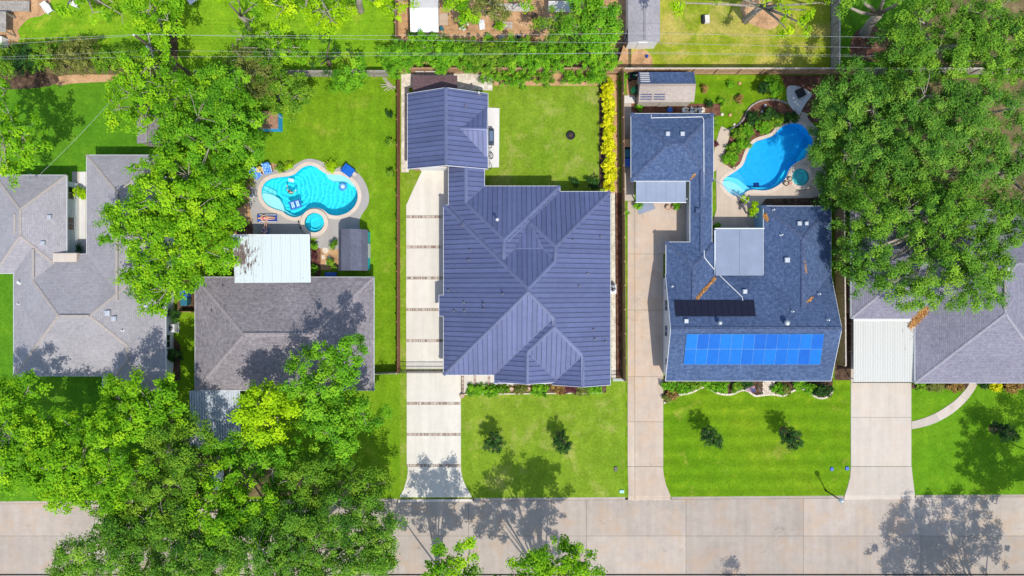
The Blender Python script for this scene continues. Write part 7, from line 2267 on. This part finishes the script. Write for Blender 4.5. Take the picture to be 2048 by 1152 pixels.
# ---- the wood along the street, lower left
g_s = 'street trees of the lower left'
tree('street_tree', 'lime green tree at the left edge below the far left house', (20, 860), [(15,800,45,8),(55,780,30,7.4),(20,870,60,8.8),(75,850,50,8.6),(60,910,55,8.6),(5,940,40,8),(110,890,45,8.4),(100,940,40,8)], 'lime', 301, g_s)
tree('street_tree', 'wide lime tree in front of the far left house', (215, 900), [(150,930,55,9),(200,890,60,9.4),(150,860,45,8.6),(240,940,60,9.4),(190,970,50,9),(130,985,40,8.6),(245,985,48,8.8),(100,975,35,8)], 'lime', 302, g_s)
tree('street_tree', 'bright tree top against the far left roof edge', (280, 820), [(240,800,36,8),(290,790,42,8.4),(310,830,48,8.8),(260,840,42,8.6),(325,785,28,7.8),(220,780,22,7.4)], 'lime', 303, g_s)
tree('street_tree', 'mid green tree beside the shaded corrugated carport', (350, 880), [(350,850,42,8),(385,880,36,7.6),(330,900,50,8.6),(380,930,42,8),(300,930,40,8.4),(345,960,42,8.4),(390,970,30,7.6)], 'mid', 304, g_s)
tree('street_tree', 'compact yellow lime tree by the shaded corrugated carport', (520, 800), [(530,800,36,9.4),(505,830,34,9.2),(555,835,38,9.4),(525,860,38,9.4),(570,800,26,9),(495,800,24,8.8),(560,870,22,8.8)], 'yellow', 305, g_s, flat=0.75)
tree('street_tree', 'bright green tree overlapping the grey brown roof', (660, 760), [(640,720,36,9.4),(680,730,34,9.4),(610,740,28,9),(700,690,22,9.2),(725,690,12,8.8),(660,755,34,9.4),(700,745,24,9),(595,770,26,8.8),(620,790,36,9)], 'green', 306, g_s)
tree('street_tree', 'pale green tree with bare grey twigs on the left front lawn', (670, 860), [(640,830,40,7.4),(690,825,42,7.4),(730,835,30,7),(665,870,45,7.6),(765,835,16,6.4),(625,860,30,7),(690,890,32,7)], 'green', 307, g_s)
tree('street_tree', 'yellowish green open branched tree by the kerb', (700, 980), [(660,930,40,7.4),(620,950,36,7.4),(700,960,38,7.2),(740,970,30,6.8),(770,965,22,6.4),(640,985,36,7.2),(580,960,36,7.2),(600,1010,34,7),(740,1000,22,6.4),(560,1000,36,7.2)], 'mid', 308, g_s)
tree('street_tree', 'bright yellow green tree over the street, lower left', (470, 1000), [(455,960,38,9),(440,1000,45,9.4),(490,1010,50,9.4),(430,1045,45,9.2),(480,1055,45,9.2),(520,1045,34,8.8),(400,1030,32,8.8),(530,1000,30,8.6)], 'lime', 309, g_s)
tree('street_tree', 'green tree half hiding the white parked trailer', (440, 910), [(440,890,28,6.6),(475,905,32,6.8),(500,935,30,6.8),(425,925,20,6.2),(520,905,24,6.6),(560,912,32,6.6),(592,905,26,6.4),(545,940,30,6.6)], 'green', 310, g_s)
tree('street_tree', 'dark green tree in the shade behind the kerb trees', (330, 1000), [(320,985,45,8.6),(370,1000,36,8),(280,1015,45,8.6),(345,1030,40,8.4),(300,1050,42,8.4),(250,1030,36,8.4)], 'mid', 311, g_s)
tree('oak_tree', 'feathery grey green oak across the street, bottom left', (320, 1180), [(160,1130,48,9.4),(215,1100,48,9.6),(260,1140,55,10),(310,1090,55,10),(360,1130,55,10),(300,1165,50,10),(140,1160,40,9),(400,1090,40,9.4),(420,1140,45,9.6),(240,1070,34,9),(225,1035,36,8.6),(270,1050,36,9),(330,1060,42,9),(385,1055,42,9)], 'oakdense', 312, g_s, r0=0.4)
tree('oak_tree', 'feathery dark oak at the bottom left of the street', (600, 1180), [(450,1115,50,10),(520,1100,50,10),(570,1070,45,9.6),(560,1140,52,10),(630,1100,55,10),(700,1080,50,9.6),(660,1145,52,10),(750,1100,45,9.4),(730,1150,50,9.6),(770,1060,30,8.6),(600,1040,36,9),(680,1030,36,8.6),(640,1060,40,9),(740,1050,34,8.6),(455,1075,38,9),(520,1052,36,9),(560,1032,34,8.6),(720,1015,30,8),(650,1010,30,8)], 'oakdense', 313, g_s, r0=0.42)
tree('street_tree', 'lime tree rising from the bottom edge beside the oak', (900, 1230), [(890,1125,30,10),(915,1110,28,10),(930,1135,32,10),(880,1150,34,10),(940,1100,16,9.6),(920,1165,40,10.4),(880,1205,50,10.4),(950,1215,52,10.4),(900,1260,50,10.4),(820,1215,45,10)], 'lime', 314, dens=1.15)
tree('street_tree', 'lime tree over the street at the bottom middle', (1120, 1260), [(1070,1100,28,10),(1105,1120,42,10.6),(1150,1110,36,10.6),(1165,1135,32,10.4),(1085,1140,36,10.6),(1140,1155,40,10.8),(1060,1130,22,10),(1020,1135,24,9.6),(1020,1160,26,9.8),(1140,1090,20,10),(1030,1215,52,10.4),(1100,1220,55,10.6),(1175,1215,52,10.6),(1070,1275,52,10.6),(1150,1280,50,10.6)], 'lime', 315, dens=1.2)
# trees just outside the picture, whose shade falls on the street and lawns
tree('street_tree', 'street tree south of the road at the lower right', (2010, 1300), [(1990,1290,65,10),(2060,1270,70,10.4),(2130,1290,70,10.4),(2050,1330,65,10.6),(2150,1235,60,10),(2110,1360,65,10.6),(2200,1290,65,10.4),(2010,1235,55,9.6),(2080,1225,60,9.8),(1960,1340,50,10)], 'mid', 316, dens=1.15)
tree('street_tree', 'street tree beyond the right hand front lawn', (2200, 1010), [(2130,1060,50,8.6),(2170,1020,55,9),(2210,1080,50,9),(2150,1110,50,8.6),(2230,960,45,8.6)], 'mid', 317)
tree('street_tree', 'small street tree below the middle of the road', (1640, 1385), [(1600,1350,28,9),(1632,1352,28,9)], 'mid', 318)
# ---- small ornamental trees on the front lawns
g_f = 'young trees on the front lawns'
tree('young_tree', 'young bright green tree near the pale driveway on the centre lawn', (984, 868), [(986,880,15,2.2),(994,890,13,2.0),(978,890,12,2.0),(990,898,9,1.8)], 'sapling', 401, g_f, r0=0.05, flat=0.8)
tree('young_tree', 'young dark green tree right of its twin on the centre lawn', (1117, 866), [(1124,878,14,2.2),(1130,888,14,2.1),(1118,886,10,2.0),(1126,897,10,1.8)], 'sapling', 402, g_f, r0=0.05, flat=0.8)
tree('young_tree', 'young dark tree at the left of the striped lawn', (1408, 860), [(1418,868,14,2.4),(1428,876,14,2.4),(1415,880,11,2.2),(1432,886,10,2.2)], 'sapling', 403, g_f, r0=0.05, flat=0.85)
tree('young_tree', 'young dark tree at the right of the striped lawn', (1566, 860), [(1578,868,14,2.4),(1588,876,15,2.4),(1578,884,12,2.2),(1594,886,11,2.2)], 'sapling', 404, g_f, r0=0.05, flat=0.85)
tree('young_tree', 'young tree in a mulch ring on the far right lawn', (1984, 855), [(1999,858,14,2.3),(2013,862,14,2.3),(2028,868,12,2.1),(2008,872,10,2.0)], 'sapling', 405, g_f, r0=0.05, flat=0.8)
# ---- hedges and shrubs
def hedge_row(name, labels, pts, r, z, kind, seed, group, n_l=4, step=12, **kw):
    for i, (lab, (x, y)) in enumerate(zip(labels, pts)):
        rr = random.Random(seed+i)
        lobes = [(x+rr.uniform(-step, step), y+rr.uniform(-r*0.5, r*0.5), r*rr.uniform(0.75, 1.1), z*rr.uniform(0.8, 1.1)) for _ in range(n_l)]
        shrub(name, lab, lobes, kind if isinstance(kind, str) else kind[i % len(kind)], seed*10+i, group, **kw)
hg = 'tall hedge shrubs along the back lane'
hedge_row('hedge_shrub', ['dark hedge shrub at the far left end of the back lane', 'dark green hedge shrub second from the left end of the lane', 'mottled hedge shrub in the back lane beside the far left lawn', 'yellow green hedge shrub below the top left lawn', 'yellow green hedge shrub third from the utility pole', 'olive hedge shrub second from the utility pole', 'dark hedge shrub next to the utility pole'],
          [(5, 120), (45, 118), (85, 118), (130, 115), (175, 112), (220, 112), (262, 112)], 24, 2.6, ['mid', 'dark', 'mid', 'olive', 'olive', 'mid', 'mid'], 500, hg, 6, 20, cl=0.3, L=0.17, per=40, dens=1.2)
sg = 'shrubs of the thicket behind the metal roofed garage'
hedge_row('thicket_shrub', ['leafy shrub at the left end of the thicket by the brown fence', 'flowering shrub with pale blossom in the thicket', 'green shrub right of the blossom shrub in the thicket', 'dark shrub in the middle of the thicket', 'dark green shrub above the centre lawn fence', 'green shrub right of the middle of the thicket', 'bright shrub near the right end of the thicket', 'bright shrub at the right end of the thicket by the slanting fence'],
          [(800, 118), (862, 98), (905, 112), (955, 112), (1005, 112), (1060, 110), (1120, 108), (1190, 108)], 27, 2.3, ['green', 'green', 'green', 'mid', 'mid', 'green', 'green', 'green'], 520, sg, 8, 26, cl=0.3, L=0.19, per=38, dens=1.1)
shrub('thicket_shrub', 'broad leaved shrub leaning on the white roofed shed', [(835, 70, 14, 1.6), (852, 74, 12, 1.6), (868, 62, 9, 1.8)], 'dark', 541, sg, cl=0.28, L=0.24)
shrub('thicket_shrub', 'blossom covered bush below the white roofed shed', [(870, 92, 20, 2.0), (890, 84, 16, 2.0), (855, 100, 16, 2.0)], 'mid', 542, sg, extra=('bloom', 34, 0.14))
hedge_row('fence_shrub', ['green shrub against the back fence, left end of centre lawn', 'green shrub against the back fence, second on the centre lawn', 'green shrub against the back fence, third on the centre lawn', 'green shrub against the back fence, fourth on the centre lawn', 'green shrub against the back fence beside the golden hedge'],
          [(992, 156), (1035, 156), (1085, 156), (1135, 156), (1185, 155)], 14, 1.1, ['green', 'green', 'mid', 'green', 'green'], 550, 'shrubs against the back fence of the centre lawn', 5, 22, cl=0.24, L=0.17)
for i, y in enumerate(range(176, 386, 21)):
    rr = random.Random(600+i)
    nth = ['first', 'second', 'third', 'fourth', 'fifth', 'sixth', 'seventh', 'eighth', 'ninth', 'tenth'][i]
    shrub('golden_shrub', f'golden yellow hedge shrub, {nth} counted from the back fence', [(1216+rr.uniform(-3, 3)+i*0.4, y+dy, 9.5, 1.0) for dy in (-8, 0, 8)], 'gold', 600+i, 'golden hedge beside the centre lawn', cl=0.22, L=0.17, per=46, dens=2.0)
# front beds
def bed_plants(name, items, group, **kw):
    for i, (lab, x, y, r, z, kind, sd) in enumerate(items):
        rr = random.Random(sd)
        lobes = [(x+rr.uniform(-r, r)*0.7, y+rr.uniform(-r, r)*0.25, r*0.75, z) for _ in range(4)]
        shrub(name, lab, lobes, kind, sd, group, cl=kw.get('cl', 0.19), L=kw.get('L', 0.15), per=34, dens=1.6)
bed_plants('border_shrub', [
 ('low green border plants by the pale driveway corner', 950, 779, 14, 0.35, 'green', 701), ('low green border plants under the front walk', 982, 778, 14, 0.35, 'green', 702),
 ('low border plants left of the first terracotta pot', 1008, 778, 10, 0.35, 'mid', 703), ('low border plants between the two terracotta pots', 1040, 778, 12, 0.35, 'olive', 704),
 ('low border plants right of the terracotta pots', 1078, 778, 16, 0.35, 'green', 705), ('reddish border shrubs under the centre house gable', 1120, 775, 14, 0.5, 'rust', 706),
 ('purple border shrubs under the centre house gable', 1140, 774, 14, 0.5, 'purple', 707), ('olive border shrubs under the right gable', 1165, 777, 14, 0.45, 'olive', 708),
 ('bright green border shrub at the house corner', 1192, 776, 14, 0.5, 'green', 709)], 'plants of the centre house front bed')
bed_plants('flower_shrub', [
 ('green shrub at the left end of the wavy flower bed', 1338, 772, 12, 0.6, 'green', 720), ('orange flowering plant in the wavy bed by the long driveway', 1345, 788, 11, 0.4, 'rust', 721),
 ('yellow green plant in the low corner of the wavy bed', 1336, 796, 9, 0.35, 'olive', 722), ('green plant right of the orange flowers in the wavy bed', 1364, 776, 13, 0.55, 'green', 723),
 ('dark shrub in the second bay of the wavy bed', 1388, 770, 11, 0.6, 'mid', 724), ('green shrub at the first inward curve of the wavy bed', 1418, 768, 11, 0.6, 'green', 725),
 ('leafy shrub left of the flag in the wavy bed', 1442, 776, 14, 0.6, 'green', 726), ('dark leafy shrub next to the flag', 1468, 772, 13, 0.6, 'mid', 727),
 ('shrub behind the flag in the wavy bed', 1492, 768, 10, 0.6, 'dark', 728), ('white flowering plant right of the brick step', 1556, 778, 12, 0.5, 'green', 729),
 ('yellow dotted plant right of the brick step', 1572, 780, 10, 0.45, 'olive', 730), ('green shrub at the second inward curve of the wavy bed', 1598, 768, 12, 0.6, 'green', 731),
 ('leafy shrub near the right end of the wavy bed', 1622, 776, 12, 0.7, 'green', 732), ('dark round shrub at the right end of the wavy bed', 1646, 780, 14, 0.9, 'dark', 733)], 'plants of the wavy front bed')
bed_plants('border_shrub', [
 ('dark border plants beside the right driveway', 1838, 770, 12, 0.4, 'mid', 740), ('yellow green border plants under the lavender roof', 1868, 770, 14, 0.4, 'olive', 741),
 ('brown tipped border plants left of the curved walk', 1905, 770, 14, 0.4, 'rust', 742), ('dark border plants right of the curved walk', 1966, 769, 9, 0.5, 'dark', 743),
 ('golden bush right of the curved walk', 1996, 772, 13, 0.6, 'gold', 744), ('brown leaved border plants by the right edge', 2032, 770, 16, 0.5, 'rust', 745)], 'plants under the lavender roof eave')
gg = 'plants of the garden bed beside the deep blue pool'
bed_plants('garden_shrub', [
 ('leafy plant at the low end of the pool garden bed', 1460, 318, 13, 0.6, 'green', 750), ('grey green plant beside the pool garden path', 1463, 300, 12, 0.6, 'mid', 751),
 ('bright plant in the pool garden bed by the stone disc', 1482, 290, 13, 0.6, 'green', 752), ('dark plant left of the round stone disc', 1478, 268, 13, 0.7, 'mid', 753),
 ('leafy plant in the middle of the pool garden bed', 1500, 262, 14, 0.7, 'green', 754), ('dark plant along the back edging of the pool garden', 1506, 236, 14, 0.7, 'dark', 755),
 ('leafy plant above the pool rim in the garden bed', 1528, 256, 14, 0.7, 'green', 756), ('dark plant at the top of the pool garden bed', 1540, 226, 14, 0.7, 'dark', 757),
 ('plant near the upper pool curve in the garden bed', 1555, 240, 13, 0.6, 'mid', 758), ('shaded plant at the end of the pool garden bed', 1582, 236, 12, 0.6, 'dark', 759)], gg, cl=0.2, L=0.15)
for lab, x, y, r, z, k, sd in (('large leafy shrub north of the pool garden', 1552, 172, 18, 1.6, 'green', 770), ('dark shrub in the shade near the white fire pit pad', 1530, 180, 14, 1.2, 'dark', 771), ('small shrub on the lawn east of the striped shed', 1410, 175, 7, 0.5, 'rust', 772), ('small green shrub on the lawn near the clothes line', 1443, 202, 7, 0.5, 'green', 773),
    ('tiny green shrub near the back fence on the pool lawn', 1460, 168, 5, 0.4, 'green', 774), ('pink tinged shrub on the pool lawn', 1478, 200, 7, 0.5, 'rust', 775), ('dark spiky shrub north of the blue garage', 1421, 208, 9, 0.6, 'dark', 776), ('slim shrub at the corner of the blue garage', 1432, 240, 8, 0.6, 'mid', 777), ('purple shrub beside the blue garage wall', 1429, 288, 5, 0.5, 'purple', 778),
    ('small leafy plant between striped shed and blue garage', 1280, 212, 6, 0.4, 'green', 779), ('leafy plant in the corner by the black cart', 1249, 150, 8, 0.6, 'green', 780), ('green plant on the side path near the back fence', 1243, 168, 7, 0.5, 'green', 781),
    ('potted fern at the carport corner', 1274, 411, 7, 0.5, 'green', 782), ('fern beside the two round pots on the drive', 1356, 412, 8, 0.7, 'green', 783), ('small weed beside the long driveway', 1250, 424, 5, 0.3, 'green', 784),
    ('climbing vine at the blue house corner', 1506, 418, 12, 2.0, 'yellow', 785), ('vine reaching toward the pool steps', 1490, 402, 8, 1.6, 'yellow', 786), ('small bush by the narrow patio of the blue house', 1440, 452, 9, 0.6, 'green', 787),
    ('round yellow green bush in the left courtyard', 160, 384, 13, 1.0, 'yellow', 788), ('golden clump beside the turquoise pool seat', 664, 334, 12, 0.6, 'yellow', 789), ('yellow green clump left of the turquoise pool', 579, 332, 9, 0.5, 'yellow', 790), ('dark clump beside the two blue chairs', 560, 338, 9, 0.5, 'mid', 791),
    ('small bush left of the patterned chairs', 498, 362, 12, 0.6, 'olive', 792), ('loose bush in the mulch left of the pool', 480, 400, 14, 0.8, 'mid', 793), ('bush at the left end of the mulch bed', 474, 450, 10, 0.7, 'green', 794), ('leafy bush between patio cover and stepping stones', 628, 492, 8, 0.8, 'green', 795), ('second leafy bush beside the patio cover', 626, 540, 10, 0.8, 'green', 796), ('pink flowering bush beside the patio cover', 630, 515, 6, 0.6, 'purple', 797),
    ('dark bush at the upper shed corner', 668, 488, 7, 0.8, 'mid', 798), ('dark bush at the lower shed corner', 664, 530, 9, 0.8, 'mid', 799), ('shaded bush below the left air conditioner', 350, 710, 14, 1.2, 'dark', 800), ('shaded bush above the left air conditioner', 348, 630, 12, 1.2, 'dark', 801), ('dark shrub against the red lot line fence', 781, 228, 8, 1.0, 'dark', 802), ('thin climber on the lot line fence', 780, 285, 5, 0.8, 'mid', 803), ('small climber low on the lot line fence', 781, 345, 8, 0.9, 'mid', 804),
    ('green clump under the north eave of the metal roof', 1150, 365, 9, 0.7, 'dark', 805), ('dark clump at the corner of the metal roofed house', 1185, 366, 12, 0.9, 'dark', 806), ('little lime bush in the dirt yard', 1002, 52, 11, 0.9, 'lime', 807), ('small green weed bush beside the junk pile', 976, 78, 9, 0.7, 'green', 808), ('brown twiggy bush in the dirt yard', 1058, 80, 12, 0.8, 'rust', 809), ('green bush below the grey twiggy bush', 1048, 88, 8, 0.7, 'green', 810)):
    rr = random.Random(sd)
    shrub('garden_shrub', lab, [(x+rr.uniform(-r, r)*0.45, y+rr.uniform(-r, r)*0.45, r*0.68, z) for _ in range(3)], k, sd, None, cl=0.22, L=0.17, per=36, dens=1.6)
# leaf litter lying in the roof valleys
def litter(R, label, a, b, w, n, seed, L=0.14):
    r = np.random.default_rng(seed)
    C = []
    for i in range(n):
        t = r.random(); q = R.pt(a[0]+(b[0]-a[0])*t + r.normal()*w, a[1]+(b[1]-a[1])*t + r.normal()*w, 0.03+abs(r.normal())*0.03)
        C.append(tuple(q))
    C = np.array(C); o0 = C.mean(axis=0)
    me = leaves_mesh('leaf_litter', C, r.normal(size=(n, 3))*0.35+np.array([0, 0, 1]), L, r.random(n), r, LEAF['litter'], o0)
    o = bpy.data.objects.new('leaf_litter', me); COL.objects.link(o); o.location = o0; ORG[o.name] = Vector(o0)
    tag(o, label, 'leaf litter', None, 'stuff')
litter(RD, 'orange leaf litter in the valley above the black mat', (1394, 597), (1430, 556), 1.6, 420, 901)
litter(RD, 'orange leaf litter beside the climbing vine', (1530, 430), (1533, 440), 2.2, 160, 902)
litter(RD, 'short streak of leaf litter on the east valley', (1616, 604), (1624, 594), 1.2, 90, 903)
litter(RD, 'patch of leaf litter on the ridge of the blue roof', (1608, 520), (1612, 545), 1.2, 60, 904)
litter(RD, 'leaf litter at the foot of the blue garage valley', (1383, 357), (1390, 348), 1.2, 50, 905)
litter(RE, 'tan leaf pile spilling from the valley onto the white carport', (1822, 652), (1852, 618), 3.4, 900, 906, 0.16)
